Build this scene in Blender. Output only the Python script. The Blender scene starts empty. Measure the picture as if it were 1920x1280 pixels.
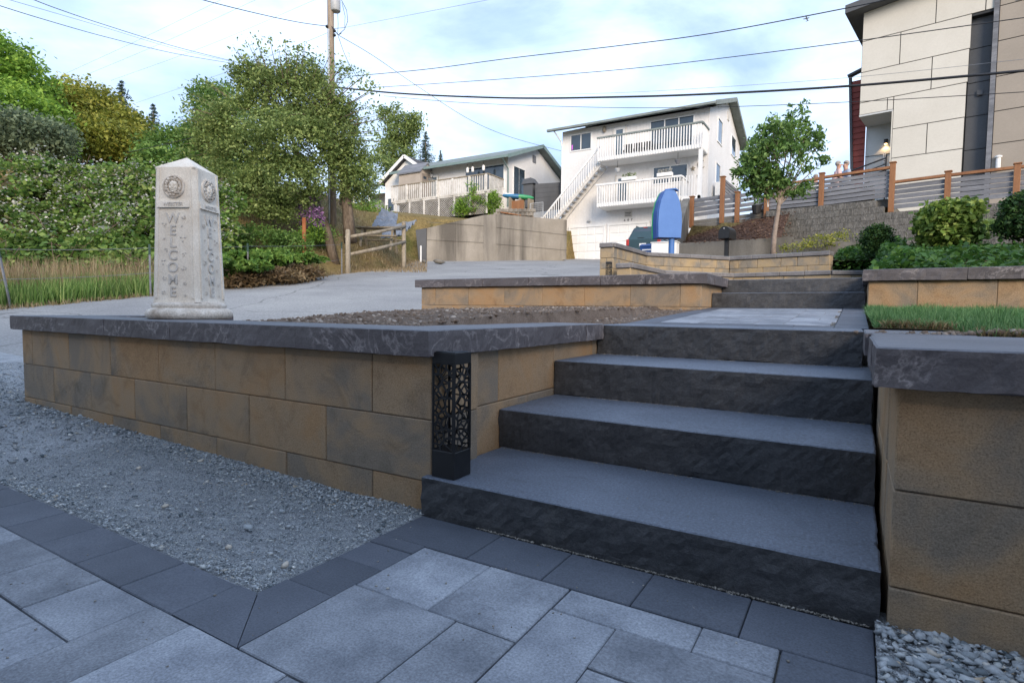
import bpy, bmesh, math, random
import numpy as np
from mathutils import Vector, Matrix, noise

random.seed(7)
RNG = np.random.default_rng(7)
R = math.radians
scene = bpy.context.scene
COL = scene.collection

# ------------------------------------------------------------------ camera
YAW, PITCH, ROLL, EYE = R(31.07), R(3.22), R(0.62), 0.65
_f = Vector((-math.sin(YAW) * math.cos(PITCH), math.cos(YAW) * math.cos(PITCH), -math.sin(PITCH)))
_r0 = Vector((math.cos(YAW), math.sin(YAW), 0))
_u0 = _r0.cross(_f)
_r = math.cos(ROLL) * _r0 + math.sin(ROLL) * _u0
_u = -math.sin(ROLL) * _r0 + math.cos(ROLL) * _u0
cam_data = bpy.data.cameras.new('camera')
cam_data.sensor_width = 36.0
cam_data.lens = 20.0
cam_data.clip_start = 0.02
cam_data.clip_end = 6000
cam = bpy.data.objects.new('camera', cam_data)
COL.objects.link(cam)
cam.matrix_world = Matrix(((_r.x, _u.x, -_f.x, 0), (_r.y, _u.y, -_f.y, 0), (_r.z, _u.z, -_f.z, EYE), (0, 0, 0, 1)))
scene.camera = cam

# ------------------------------------------------------------------ sky
SUN_EL = 21.0
SUN_DIR = Vector((0.66, -0.75, 0)).normalized() * math.cos(R(SUN_EL)) + Vector((0, 0, math.sin(R(SUN_EL))))
world = bpy.data.worlds.new('World')
scene.world = world
world.use_nodes = True
wn, wl = world.node_tree.nodes, world.node_tree.links
wn.clear()
sky = wn.new('ShaderNodeTexSky')
sky.sky_type = 'NISHITA'
sky.sun_disc = False
sky.sun_elevation = R(SUN_EL)
sky.sun_rotation = math.atan2(SUN_DIR.x, SUN_DIR.y)
sky.air_density = 1.0
sky.dust_density = 0.6
sky.ozone_density = 1.5
wtc = wn.new('ShaderNodeTexCoord')
wmap = wn.new('ShaderNodeMapping')
wmap.inputs['Scale'].default_value = (1.0, 1.0, 2.6)
wl.new(wtc.outputs['Generated'], wmap.inputs['Vector'])
wno = wn.new('ShaderNodeTexNoise')
wno.inputs['Scale'].default_value = 2.6
wno.inputs['Detail'].default_value = 9
wno.inputs['Roughness'].default_value = 0.58
wno.inputs['Distortion'].default_value = 0.5
wl.new(wmap.outputs[0], wno.inputs['Vector'])
wr = wn.new('ShaderNodeValToRGB')
wr.color_ramp.elements[0].position = 0.30
wr.color_ramp.elements[0].color = (0.35, 0.35, 0.35, 1)
wr.color_ramp.elements[1].position = 0.62
wr.color_ramp.elements[1].color = (1, 1, 1, 1)
wl.new(wno.outputs['Fac'], wr.inputs['Fac'])
wno2 = wn.new('ShaderNodeTexNoise')
wno2.inputs['Scale'].default_value = 5.0
wno2.inputs['Detail'].default_value = 8
wl.new(wmap.outputs[0], wno2.inputs['Vector'])
wr2 = wn.new('ShaderNodeValToRGB')
wr2.color_ramp.elements[0].position = 0.36
wr2.color_ramp.elements[0].color = (4.4, 5.9, 8.7, 1)
wr2.color_ramp.elements[1].position = 0.56
wr2.color_ramp.elements[1].color = (6.3, 7.8, 10.3, 1)
wl.new(wno2.outputs['Fac'], wr2.inputs['Fac'])
wmix = wn.new('ShaderNodeMix')
wmix.data_type = 'RGBA'
wl.new(wr.outputs['Color'], wmix.inputs[0])
wl.new(sky.outputs['Color'], wmix.inputs[6])
wl.new(wr2.outputs['Color'], wmix.inputs[7])
wbg = wn.new('ShaderNodeBackground')
wbg.inputs['Strength'].default_value = 0.10
wl.new(wmix.outputs[2], wbg.inputs['Color'])
wout = wn.new('ShaderNodeOutputWorld')
wl.new(wbg.outputs[0], wout.inputs['Surface'])

# ------------------------------------------------------------------ sun (soft, through thin cloud)
sl = bpy.data.lights.new('sun', 'SUN')
sl.energy = 2.4
sl.angle = R(26)
sl.color = (1.0, 0.84, 0.66)
so = bpy.data.objects.new('sun', sl)
COL.objects.link(so)
so.rotation_euler = SUN_DIR.to_track_quat('Z', 'Y').to_euler()
so.location = (30, -40, 30)

# ------------------------------------------------------------------ exposure
scene.view_settings.view_transform = 'Standard'
scene.view_settings.look = 'None'
scene.view_settings.exposure = 0.82
scene.view_settings.gamma = 1.0
scene.view_settings.use_curve_mapping = False
scene.cycles.max_bounces = 5
scene.cycles.diffuse_bounces = 3
scene.cycles.glossy_bounces = 2
scene.cycles.transmission_bounces = 2
scene.cycles.transparent_max_bounces = 4
scene.cycles.use_denoising = True

# ------------------------------------------------------------------ survey helpers: photo point (1920 x 1280) -> place
FPX = 1067.0
CAMP = Vector((0, 0, EYE))
def ray(x, y): return _f + (x - 960) / FPX * _r - (y - 640) / FPX * _u
def at(x, y, d): return CAMP + ray(x, y) * d                       # at distance d ahead
def on_z(x, y, z):
    v = ray(x, y); return CAMP + v * ((z - EYE) / v.z)
def on_y(x, y, Y):
    v = ray(x, y); return CAMP + v * (Y / v.y)
def on_x(x, y, X):
    v = ray(x, y); return CAMP + v * (X / v.x)
RH = Vector((math.cos(YAW), math.sin(YAW), 0)); FH = Vector((-math.sin(YAW), math.cos(YAW), 0))
def ud(u, d, z=0.0): return RH * u + FH * d + Vector((0, 0, z))
def to_ud(x, y): return RH.x * x + RH.y * y, FH.x * x + FH.y * y

# ------------------------------------------------------------------ mesh helpers
WO = {}
def place(o, loc, parent=None):
    loc = Vector(loc)
    WO[o.name] = loc
    if parent is not None:
        o.parent = parent
        o.location = loc - WO[parent.name]
    else:
        o.location = loc
def tag(o, label, cat=None, group=None):
    o['label'] = label
    if cat: o['category'] = cat
    if group: o['group'] = group
    return o
def thing(name, label, cat, loc, group=None):
    o = bpy.data.objects.new(name, None)
    o.empty_display_size = 0.1
    COL.objects.link(o)
    place(o, loc)
    return tag(o, label, cat, group)
def struct(o, kind='structure'):
    o['kind'] = kind
    return o

class MB:
    def __init__(s): s.v = []; s.f = []
    def add(s, vs, fs):
        n = len(s.v); s.v += [tuple(p) for p in vs]; s.f += [tuple(i + n for i in q) for q in fs]; return s
    def box(s, x0, x1, y0, y1, z0, z1):
        return s.add([(x0,y0,z0),(x1,y0,z0),(x1,y1,z0),(x0,y1,z0),(x0,y0,z1),(x1,y0,z1),(x1,y1,z1),(x0,y1,z1)],
                     [(0,3,2,1),(4,5,6,7),(0,1,5,4),(1,2,6,5),(2,3,7,6),(3,0,4,7)])
    def cbox(s, x0, x1, y0, y1, z0, z1, b=0.01):
        c = ((x0+x1)/2, (y0+y1)/2, (z0+z1)/2); h = ((x1-x0)/2, (y1-y0)/2, (z1-z0)/2)
        b = min(b, min(h) * 0.45)
        vs = []; idx = {}
        for sx in (-1, 1):
            for sy in (-1, 1):
                for sz in (-1, 1):
                    sg = (sx, sy, sz)
                    for k in range(3):
                        p = [c[i] + sg[i] * (h[i] - (0 if i == k else b)) for i in range(3)]
                        idx[(sx, sy, sz, k)] = len(vs); vs.append(p)
        fs = []
        for k in range(3):
            a, bb = [i for i in range(3) if i != k]
            for sg in (-1, 1):
                q = []
                for (i, j) in ((-1,-1),(1,-1),(1,1),(-1,1)):
                    t = [0,0,0]; t[k] = sg; t[a] = i; t[bb] = j
                    q.append(idx[(t[0],t[1],t[2],k)])
                fs.append(q)
            for i in (-1, 1):
                for j in (-1, 1):
                    t0 = [0,0,0]; t1 = [0,0,0]
                    t0[a] = i; t0[bb] = j; t1[a] = i; t1[bb] = j; t0[k] = -1; t1[k] = 1
                    fs.append([idx[(*t0, a)], idx[(*t1, a)], idx[(*t1, bb)], idx[(*t0, bb)]])
        for sx in (-1, 1):
            for sy in (-1, 1):
                for sz in (-1, 1):
                    fs.append([idx[(sx,sy,sz,k)] for k in range(3)])
        return s.add(vs, fs)
    def hexa(s, c):      # 8 corner points, bottom ring then top ring
        return s.add(c, [(0,3,2,1),(4,5,6,7),(0,1,5,4),(1,2,6,5),(2,3,7,6),(3,0,4,7)])
    def bar(s, p0, p1, w, h, up=(0,0,1)):
        p0, p1 = Vector(p0), Vector(p1); d = (p1 - p0).normalized(); up = Vector(up)
        sd = d.cross(up)
        if sd.length < 1e-4: sd = d.cross(Vector((1,0,0)))
        sd.normalize(); up = sd.cross(d).normalized()
        a, b = sd * w / 2, up * h / 2
        return s.hexa([p0-a-b, p0+a-b, p1+a-b, p1-a-b, p0-a+b, p0+a+b, p1+a+b, p1-a+b])
    def tube(s, pts, rad, n=8, cap=True):
        pts = [Vector(p) for p in pts]
        if not hasattr(rad, '__len__'): rad = [rad] * len(pts)
        base = len(s.v); prev = None
        for i, p in enumerate(pts):
            t = (pts[min(i+1, len(pts)-1)] - pts[max(i-1, 0)]).normalized()
            if prev is None:
                a = t.orthogonal().normalized()
            else:
                a = (prev - t * prev.dot(t)).normalized()
            prev = a; b = t.cross(a)
            for k in range(n):
                an = 2*math.pi*k/n
                s.v.append(tuple(p + (a*math.cos(an) + b*math.sin(an)) * rad[i]))
        for i in range(len(pts)-1):
            for k in range(n):
                k2 = (k+1) % n
                s.f.append((base+i*n+k, base+i*n+k2, base+(i+1)*n+k2, base+(i+1)*n+k))
        if cap:
            s.f.append(tuple(base+k for k in range(n))[::-1])
            s.f.append(tuple(base+(len(pts)-1)*n+k for k in range(n)))
        return s
    def lathe(s, c, prof, n=24):
        base = len(s.v); c = Vector(c)
        for (r, z) in prof:
            for k in range(n):
                an = 2*math.pi*k/n
                s.v.append((c.x + r*math.cos(an), c.y + r*math.sin(an), c.z + z))
        for i in range(len(prof)-1):
            for k in range(n):
                k2 = (k+1) % n
                s.f.append((base+i*n+k, base+i*n+k2, base+(i+1)*n+k2, base+(i+1)*n+k))
        s.f.append(tuple(base+k for k in range(n))[::-1])
        s.f.append(tuple(base+(len(prof)-1)*n+k for k in range(n)))
        return s
    def prism(s, poly, ext):
        ext = Vector(ext); n = len(poly); poly = [Vector(p) for p in poly]
        return s.add(poly + [p + ext for p in poly],
                     [tuple(range(n))[::-1], tuple(range(n, 2*n))] + [(i, (i+1) % n, n+(i+1) % n, n+i) for i in range(n)])
    def ball(s, c, r, n=8, m=6):
        c = Vector(c); rr = r if hasattr(r, '__len__') else (r, r, r)
        prof = []
        base = len(s.v)
        for i in range(m+1):
            th = math.pi * i / m
            for k in range(n):
                an = 2*math.pi*k/n
                s.v.append((c.x + rr[0]*math.sin(th)*math.cos(an), c.y + rr[1]*math.sin(th)*math.sin(an), c.z - rr[2]*math.cos(th)))
        for i in range(m):
            for k in range(n):
                k2 = (k+1) % n
                s.f.append((base+i*n+k, base+i*n+k2, base+(i+1)*n+k2, base+(i+1)*n+k))
        return s
    def build(s, name, mat, parent=None, smooth=False, fix=True, origin=None):
        vs = np.array(s.v, float)
        lo, hi = vs.min(0), vs.max(0)
        o0 = Vector(((lo[0]+hi[0])/2, (lo[1]+hi[1])/2, lo[2])) if origin is None else Vector(origin)
        me = bpy.data.meshes.new(name)
        me.from_pydata((vs - np.array(o0)).tolist(), [], s.f)
        if fix:
            bm = bmesh.new(); bm.from_mesh(me)
            bmesh.ops.recalc_face_normals(bm, faces=bm.faces)
            bm.to_mesh(me); bm.free()
        if smooth:
            me.polygons.foreach_set('use_smooth', [True] * len(me.polygons))
        me.materials.append(mat)
        o = bpy.data.objects.new(name, me)
        COL.objects.link(o)
        place(o, o0, parent)
        return o

PIECES = {}
def piece(name, dims, b, loc, mat, parent, rotz=0.0):
    """a chamfered box shared between alike pieces; loc = centre"""
    key = (name, tuple(round(d, 4) for d in dims), b, mat.name)
    me = PIECES.get(key)
    if me is None:
        m = MB().cbox(-dims[0]/2, dims[0]/2, -dims[1]/2, dims[1]/2, -dims[2]/2, dims[2]/2, b)
        me = bpy.data.meshes.new(name)
        me.from_pydata(m.v, [], m.f)
        bm = bmesh.new(); bm.from_mesh(me); bmesh.ops.recalc_face_normals(bm, faces=bm.faces); bm.to_mesh(me); bm.free()
        me.materials.append(mat)
        PIECES[key] = me
    o = bpy.data.objects.new(name, me)
    COL.objects.link(o)
    place(o, loc, parent)
    o.rotation_euler.z = rotz
    return o

def fast_mesh(name, verts, quads, mat, parent=None, rnd=None, tris=False, origin=None, smooth=False):
    """numpy quad / triangle soup -> one mesh object"""
    verts = np.asarray(verts, np.float32); quads = np.asarray(quads, np.int32)
    o0 = verts.min(0) * 0.5 + verts.max(0) * 0.5; o0[2] = verts[:, 2].min()
    if origin is not None: o0 = np.array(origin, np.float32)
    k = quads.shape[1]
    me = bpy.data.meshes.new(name)
    me.vertices.add(len(verts)); me.vertices.foreach_set('co', (verts - o0).astype(np.float32).ravel())
    me.loops.add(quads.size); me.loops.foreach_set('vertex_index', quads.ravel())
    me.polygons.add(len(quads)); me.polygons.foreach_set('loop_start', np.arange(0, quads.size, k, dtype=np.int32))
    if smooth: me.polygons.foreach_set('use_smooth', np.ones(len(quads), bool))
    me.update(calc_edges=True)
    if rnd is not None:
        a = me.attributes.new('rnd', 'FLOAT', 'FACE'); a.data.foreach_set('value', np.asarray(rnd, np.float32))
    me.materials.append(mat)
    o = bpy.data.objects.new(name, me); COL.objects.link(o)
    place(o, Vector([float(t) for t in o0]), parent)
    return o

def rough_box(name, x0, x1, y0, y1, z0, z1, cell, amp, mat, parent, seed=0, keep_top=True, fine=60.0, edge=0.004):
    """a stone slab: flat top, riven (uneven) sides with a ragged lower edge"""
    bm = bmesh.new()
    nx, ny, nz = [max(1, int(round((b - a) / cell))) for a, b in ((x0, x1), (y0, y1), (z0, z1))]
    nx2, ny2 = max(1, nx), max(1, ny)
    cache = {}
    def V(i, j, k):
        key = (i, j, k)
        if key not in cache:
            cache[key] = bm.verts.new((x0 + (x1-x0)*i/nx, y0 + (y1-y0)*j/ny, z0 + (z1-z0)*k/nz))
        return cache[key]
    for i in range(nx):
        for k in range(nz):
            bm.faces.new((V(i,0,k), V(i+1,0,k), V(i+1,0,k+1), V(i,0,k+1)))
            bm.faces.new((V(i+1,ny,k), V(i,ny,k), V(i,ny,k+1), V(i+1,ny,k+1)))
    for j in range(ny):
        for k in range(nz):
            bm.faces.new((V(0,j+1,k), V(0,j,k), V(0,j,k+1), V(0,j+1,k+1)))
            bm.faces.new((V(nx,j,k), V(nx,j+1,k), V(nx,j+1,k+1), V(nx,j,k+1)))
    # top and bottom: one big n-gon each
    ring_t = [V(i,0,nz) for i in range(nx)] + [V(nx,j,nz) for j in range(ny)] + [V(nx-i,ny,nz) for i in range(nx)] + [V(0,ny-j,nz) for j in range(ny)]
    ring_b = [V(i,0,0) for i in range(nx)] + [V(nx,j,0) for j in range(ny)] + [V(nx-i,ny,0) for i in range(nx)] + [V(0,ny-j,0) for j in range(ny)]
    for v in bm.verts:
        p = Vector(v.co); q = p + Vector((seed * 3.7, seed * 1.3, seed * 2.1))
        n1 = noise.noise_vector(q * 7.0); n2 = noise.noise_vector(q * 22.0); n3 = noise.noise_vector(q * fine)
        d = n1 * 0.5 + n2 * 0.35 + n3 * 0.25
        top = abs(p.z - z1) < 1e-6
        e = Vector((0, 0, 0))
        if abs(p.x - x0) < 1e-6 or abs(p.x - x1) < 1e-6: e.x = d.x
        if abs(p.y - y0) < 1e-6 or abs(p.y - y1) < 1e-6: e.y = d.y
        if abs(p.z - z0) < 1e-6: e.z = d.z * 0.7
        s = amp * (0.42 if top else 1.0)
        v.co = p + e * s
        if top:                                                   # small chips knocked out of the arris
            c_ = noise.noise(q * 16.0)
            if c_ > 0.38:
                k_ = min(0.004, (c_ - 0.38) * 0.016) * (amp / 0.010)
                v.co.x += k_ if abs(p.x - x0) < 1e-6 else (-k_ if abs(p.x - x1) < 1e-6 else 0)
                v.co.y += k_ if abs(p.y - y0) < 1e-6 else (-k_ if abs(p.y - y1) < 1e-6 else 0)
    cx_, cy_ = (x0 + x1) / 2, (y0 + y1) / 2; ch = edge
    inner = []
    for v in ring_t:
        q = v.co.copy()
        wob = 1.0 + 0.7 * noise.noise(Vector((q.x * 30 + seed, q.y * 30, 3.0)))
        dx_ = ch * wob if q.x < cx_ else -ch * wob; dy_ = ch * wob if q.y < cy_ else -ch * wob
        ex_ = abs(abs(q.x - cx_) - (x1 - x0) / 2) < 0.02; ey_ = abs(abs(q.y - cy_) - (y1 - y0) / 2) < 0.02
        inner.append(bm.verts.new((q.x + (dx_ if ex_ else 0), q.y + (dy_ if ey_ else 0), z1)))
    for v in ring_t: v.co.z = z1 - ch * 0.8
    k_ = len(ring_t)
    for i in range(k_): bm.faces.new((ring_t[i], ring_t[(i+1) % k_], inner[(i+1) % k_], inner[i]))
    bm.faces.new(inner); bm.faces.new(ring_b[::-1])
    bmesh.ops.recalc_face_normals(bm, faces=bm.faces)
    o0 = Vector(((x0+x1)/2, (y0+y1)/2, z0))
    bmesh.ops.translate(bm, verts=bm.verts, vec=-o0)
    me = bpy.data.meshes.new(name); bm.to_mesh(me); bm.free()
    me.materials.append(mat)
    o = bpy.data.objects.new(name, me); COL.objects.link(o); place(o, o0, parent)
    return o

# ------------------------------------------------------------------ material helpers
def new_mat(name):
    m = bpy.data.materials.new(name); m.use_nodes = True
    nt = m.node_tree; b = nt.nodes['Principled BSDF']
    return m, nt, nt.nodes, nt.links, b
def pos(nt, scale=(1,1,1)):
    g = nt.nodes.new('ShaderNodeNewGeometry'); mp = nt.nodes.new('ShaderNodeMapping')
    mp.inputs['Scale'].default_value = scale
    nt.links.new(g.outputs['Position'], mp.inputs['Vector'])
    return mp.outputs[0]
def nz(nt, vec, scale, detail=5, rough=0.55, dist=0.0):
    n = nt.nodes.new('ShaderNodeTexNoise')
    n.inputs['Scale'].default_value = scale; n.inputs['Detail'].default_value = detail
    n.inputs['Roughness'].default_value = rough; n.inputs['Distortion'].default_value = dist
    nt.links.new(vec, n.inputs['Vector'])
    return n.outputs['Fac']
def ramp(nt, fac, stops):
    r = nt.nodes.new('ShaderNodeValToRGB'); el = r.color_ramp.elements
    while len(el) < len(stops): el.new(0.5)
    for e, (p, c) in zip(el, stops):
        e.position = p; e.color = (c[0], c[1], c[2], 1) if hasattr(c, '__len__') else (c, c, c, 1)
    nt.links.new(fac, r.inputs['Fac'])
    return r.outputs['Color']
def mixc(nt, fac, a, b, mode='MIX'):
    m = nt.nodes.new('ShaderNodeMix'); m.data_type = 'RGBA'; m.blend_type = mode
    for i, v in ((0, fac), (6, a), (7, b)):
        if hasattr(v, 'is_linked') or hasattr(v, 'links'): nt.links.new(v, m.inputs[i])
        elif hasattr(v, '__len__'): m.inputs[i].default_value = (v[0], v[1], v[2], 1)
        else: m.inputs[i].default_value = v
    return m.outputs[2]
def math_n(nt, op, a, b=0.0):
    m = nt.nodes.new('ShaderNodeMath'); m.operation = op
    for i, v in ((0, a), (1, b)):
        if hasattr(v, 'links'): nt.links.new(v, m.inputs[i])
        else: m.inputs[i].default_value = v
    return m.outputs[0]
def bump(nt, height, strength=0.3, dist=0.01, chain=None):
    b = nt.nodes.new('ShaderNodeBump'); b.inputs['Strength'].default_value = strength; b.inputs['Distance'].default_value = dist
    nt.links.new(height, b.inputs['Height'])
    if chain is not None: nt.links.new(chain, b.inputs['Normal'])
    return b.outputs['Normal']
def obj_rand(nt):
    return nt.nodes.new('ShaderNodeObjectInfo').outputs['Random']
def pm(name, c1, c2, scale=4.0, fine=60.0, fine_amt=0.35, rough=0.85, spec=0.3, bmp=0.3, bscale=120.0, bdist=0.004, rnd=0.0, c3=None, stretch=(1,1,1)):
    """general weathered surface: two-tone large noise, fine speckle, bump, value shift per object"""
    m, nt, N, L, b = new_mat(name)
    p = pos(nt, stretch)
    if rnd:
        oi = obj_rand(nt)
        cmb = nt.nodes.new('ShaderNodeVectorMath'); cmb.operation = 'ADD'
        sc = nt.nodes.new('ShaderNodeVectorMath'); sc.operation = 'SCALE'; sc.inputs[0].default_value = (7.3, 3.1, 5.7)
        L.new(oi, sc.inputs['Scale']); L.new(p, cmb.inputs[0]); L.new(sc.outputs[0], cmb.inputs[1]); p = cmb.outputs[0]
    col = ramp(nt, nz(nt, p, scale, 5, 0.6), [(0.32, c1), (0.68, c2)] if c3 is None else [(0.28, c1), (0.5, c3), (0.72, c2)])
    fs = ramp(nt, nz(nt, p, fine, 4, 0.7), [(0.3, 1 - fine_amt), (0.7, 1 + fine_amt * 0.6)])
    col = mixc(nt, 1.0, col, fs, 'MULTIPLY')
    if rnd:
        v = nt.nodes.new('ShaderNodeMapRange'); v.inputs['To Min'].default_value = 1 - rnd; v.inputs['To Max'].default_value = 1 + rnd
        L.new(obj_rand(nt), v.inputs['Value'])
        cc = nt.nodes.new('ShaderNodeCombineColor')
        for i in range(3): L.new(v.outputs[0], cc.inputs[i])
        col = mixc(nt, 1.0, col, cc.outputs[0], 'MULTIPLY')
    L.new(col, b.inputs['Base Color'])
    b.inputs['Roughness'].default_value = rough
    b.inputs['Specular IOR Level'].default_value = spec
    if bmp:
        L.new(bump(nt, nz(nt, p, bscale, 6, 0.7), bmp, bdist), b.inputs['Normal'])
    return m
def leaf_mat(name, dark, mid, light, rough=0.55, transl=0.36, clump=0.6):
    m, nt, N, L, b = new_mat(name)
    a = N.new('ShaderNodeAttribute'); a.attribute_name = 'rnd'
    col = ramp(nt, a.outputs['Fac'], [(0.0, dark), (0.5, mid), (1.0, light)])
    v = ramp(nt, nz(nt, pos(nt), clump, 3, 0.6), [(0.3, 0.75), (0.7, 1.2)])
    col = mixc(nt, 1.0, col, v, 'MULTIPLY')
    L.new(col, b.inputs['Base Color'])
    b.inputs['Roughness'].default_value = rough
    b.inputs['Specular IOR Level'].default_value = 0.3
    t = N.new('ShaderNodeBsdfTranslucent'); L.new(col, t.inputs['Color'])
    ms = N.new('ShaderNodeMixShader'); ms.inputs[0].default_value = transl
    L.new(b.outputs[0], ms.inputs[1]); L.new(t.outputs[0], ms.inputs[2])
    L.new(ms.outputs[0], N['Material Output'].inputs['Surface'])
    return m
# ================================================================== materials of the near ground
def block_mat(name, tan, grey, rust, rnd=0.16):
    m, nt, N, L, b = new_mat(name)
    p = pos(nt); oi = obj_rand(nt)
    add = N.new('ShaderNodeVectorMath'); add.operation = 'ADD'
    sc = N.new('ShaderNodeVectorMath'); sc.operation = 'SCALE'; sc.inputs[0].default_value = (9.3, 4.1, 6.7)
    L.new(oi, sc.inputs['Scale']); L.new(p, add.inputs[0]); L.new(sc.outputs[0], add.inputs[1]); q = add.outputs[0]
    big = nz(nt, q, 3.2, 4, 0.55, 0.6)
    sh = math_n(nt, 'ADD', big, math_n(nt, 'MULTIPLY', math_n(nt, 'SUBTRACT', oi, 0.5), 0.16))
    col = ramp(nt, sh, [(0.36, grey), (0.52, tan), (0.68, rust)])
    smoke = ramp(nt, nz(nt, q, 6.0, 6, 0.65, 1.0), [(0.52, 1.0), (0.72, 0.70)])
    col = mixc(nt, 1.0, col, smoke, 'MULTIPLY')
    sp = ramp(nt, nz(nt, p, 260, 3, 0.7), [(0.30, 0.62), (0.5, 1.0), (0.7, 1.20)])
    col = mixc(nt, 1.0, col, sp, 'MULTIPLY')
    L.new(col, b.inputs['Base Color']); b.inputs['Roughness'].default_value = 0.9; b.inputs['Specular IOR Level'].default_value = 0.2
    n1 = bump(nt, nz(nt, p, 170, 5, 0.75), 0.8, 0.004)
    L.new(bump(nt, nz(nt, p, 25, 5, 0.65), 0.45, 0.008, n1), b.inputs['Normal'])
    return m
M_block = block_mat('block_tan', (0.375, 0.262, 0.160), (0.255, 0.208, 0.158), (0.40, 0.248, 0.130))
M_block_far = block_mat('block_buff', (0.33, 0.255, 0.165), (0.22, 0.195, 0.16), (0.36, 0.27, 0.155))

def cap_mat(name, base, vein):
    m, nt, N, L, b = new_mat(name)
    p = pos(nt)
    w = nz(nt, p, 5.5, 5, 0.6, 1.6)
    ln = math_n(nt, 'ABSOLUTE', math_n(nt, 'SUBTRACT', w, 0.5))
    v = ramp(nt, ln, [(0.0, 1.0), (0.035, 0.0)])
    msk = ramp(nt, nz(nt, p, 4.0, 3, 0.5), [(0.42, 0.0), (0.56, 0.9)])
    vv = mixc(nt, 1.0, v, msk, 'MULTIPLY')
    vv = mixc(nt, 1.0, vv, ramp(nt, nz(nt, p, 45, 4, 0.7), [(0.35, 0.2), (0.6, 1.0)]), 'MULTIPLY')
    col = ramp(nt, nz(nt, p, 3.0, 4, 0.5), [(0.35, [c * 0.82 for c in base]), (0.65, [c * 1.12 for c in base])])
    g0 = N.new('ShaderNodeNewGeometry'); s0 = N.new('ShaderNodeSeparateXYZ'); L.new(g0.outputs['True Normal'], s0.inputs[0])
    col = mixc(nt, ramp(nt, s0.outputs['Z'], [(0.35, 0.0), (0.6, 1.0)]), col, mixc(nt, 1.0, col, (1.25, 1.45, 1.6), 'MULTIPLY'))  # tops paler and bluer than sides: sky sheen put into the colour
    col = mixc(nt, 1.0, col, ramp(nt, nz(nt, p, 150, 3, 0.7), [(0.3, 0.75), (0.65, 1.1)]), 'MULTIPLY')
    g = N.new('ShaderNodeNewGeometry'); sx = N.new('ShaderNodeSeparateXYZ'); L.new(g.outputs['Normal'], sx.inputs[0])
    side = ramp(nt, math_n(nt, 'ABSOLUTE', sx.outputs['Z']), [(0.3, 1.0), (0.8, 0.0)])
    col = mixc(nt, mixc(nt, 1.0, vv, side, 'MULTIPLY'), col, vein)
    L.new(col, b.inputs['Base Color']); b.inputs['Roughness'].default_value = 0.55; b.inputs['Specular IOR Level'].default_value = 0.5
    n1 = bump(nt, nz(nt, p, 160, 4, 0.7), 0.5, 0.002)
    L.new(bump(nt, nz(nt, p, 22, 5, 0.6), 0.5, 0.008, n1), b.inputs['Normal'])
    return m
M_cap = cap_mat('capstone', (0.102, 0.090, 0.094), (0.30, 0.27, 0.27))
M_cap_far = cap_mat('capstone_far', (0.16, 0.15, 0.15), (0.25, 0.24, 0.24))
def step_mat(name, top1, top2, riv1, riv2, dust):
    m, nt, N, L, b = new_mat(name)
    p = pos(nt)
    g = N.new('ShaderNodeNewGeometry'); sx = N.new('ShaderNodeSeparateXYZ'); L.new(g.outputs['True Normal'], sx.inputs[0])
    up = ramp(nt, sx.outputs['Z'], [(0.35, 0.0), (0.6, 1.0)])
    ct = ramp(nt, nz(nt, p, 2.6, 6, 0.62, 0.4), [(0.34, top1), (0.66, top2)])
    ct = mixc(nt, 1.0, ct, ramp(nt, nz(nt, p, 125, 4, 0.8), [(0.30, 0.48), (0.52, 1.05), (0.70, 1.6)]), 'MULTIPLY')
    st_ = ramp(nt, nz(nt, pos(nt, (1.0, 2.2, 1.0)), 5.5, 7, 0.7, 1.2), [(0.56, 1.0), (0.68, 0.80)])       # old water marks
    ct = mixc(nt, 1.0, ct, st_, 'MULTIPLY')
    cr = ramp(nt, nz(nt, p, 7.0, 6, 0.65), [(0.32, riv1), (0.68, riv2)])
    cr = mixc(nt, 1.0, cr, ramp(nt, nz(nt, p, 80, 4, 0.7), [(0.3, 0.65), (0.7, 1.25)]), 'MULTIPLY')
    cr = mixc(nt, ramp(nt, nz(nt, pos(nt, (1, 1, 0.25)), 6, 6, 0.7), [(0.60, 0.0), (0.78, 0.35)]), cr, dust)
    col = mixc(nt, up, cr, ct)  # treads and arrises pale blue, risers darker: light and shade put into colour
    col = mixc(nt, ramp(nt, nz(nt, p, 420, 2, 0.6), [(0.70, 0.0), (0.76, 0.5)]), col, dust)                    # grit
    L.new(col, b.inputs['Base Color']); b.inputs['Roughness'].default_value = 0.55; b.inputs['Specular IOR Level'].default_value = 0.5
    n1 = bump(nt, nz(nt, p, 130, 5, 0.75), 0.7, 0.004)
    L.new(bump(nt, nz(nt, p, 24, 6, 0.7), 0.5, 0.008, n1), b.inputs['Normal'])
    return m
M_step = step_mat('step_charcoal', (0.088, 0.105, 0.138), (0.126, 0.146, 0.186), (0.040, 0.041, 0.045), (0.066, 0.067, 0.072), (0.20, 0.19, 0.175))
M_pave = pm('paver_granite', (0.165, 0.178, 0.205), (0.325, 0.342, 0.375), 6.0, 190, 0.42, 0.75, 0.35, 0.45, 200, 0.0025, rnd=0.20)
M_pave_dk = pm('paver_charcoal', (0.076, 0.086, 0.108), (0.112, 0.123, 0.150), 5.0, 210, 0.36, 0.7, 0.4, 0.4, 220, 0.002, rnd=0.10)
M_sand = pm('joint_sand', (0.12, 0.115, 0.105), (0.22, 0.21, 0.19), 30, 300, 0.4, 0.95, 0.1, 0.6, 300, 0.002)
M_fines = pm('gravel_fines', (0.38, 0.395, 0.42), (0.55, 0.57, 0.595), 7, 200, 0.7, 0.95, 0.15, 1.0, 240, 0.010)
M_soil = pm('soil', (0.135, 0.10, 0.078), (0.235, 0.185, 0.15), 8, 130, 0.5, 0.95, 0.1, 1.0, 110, 0.012)
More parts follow.
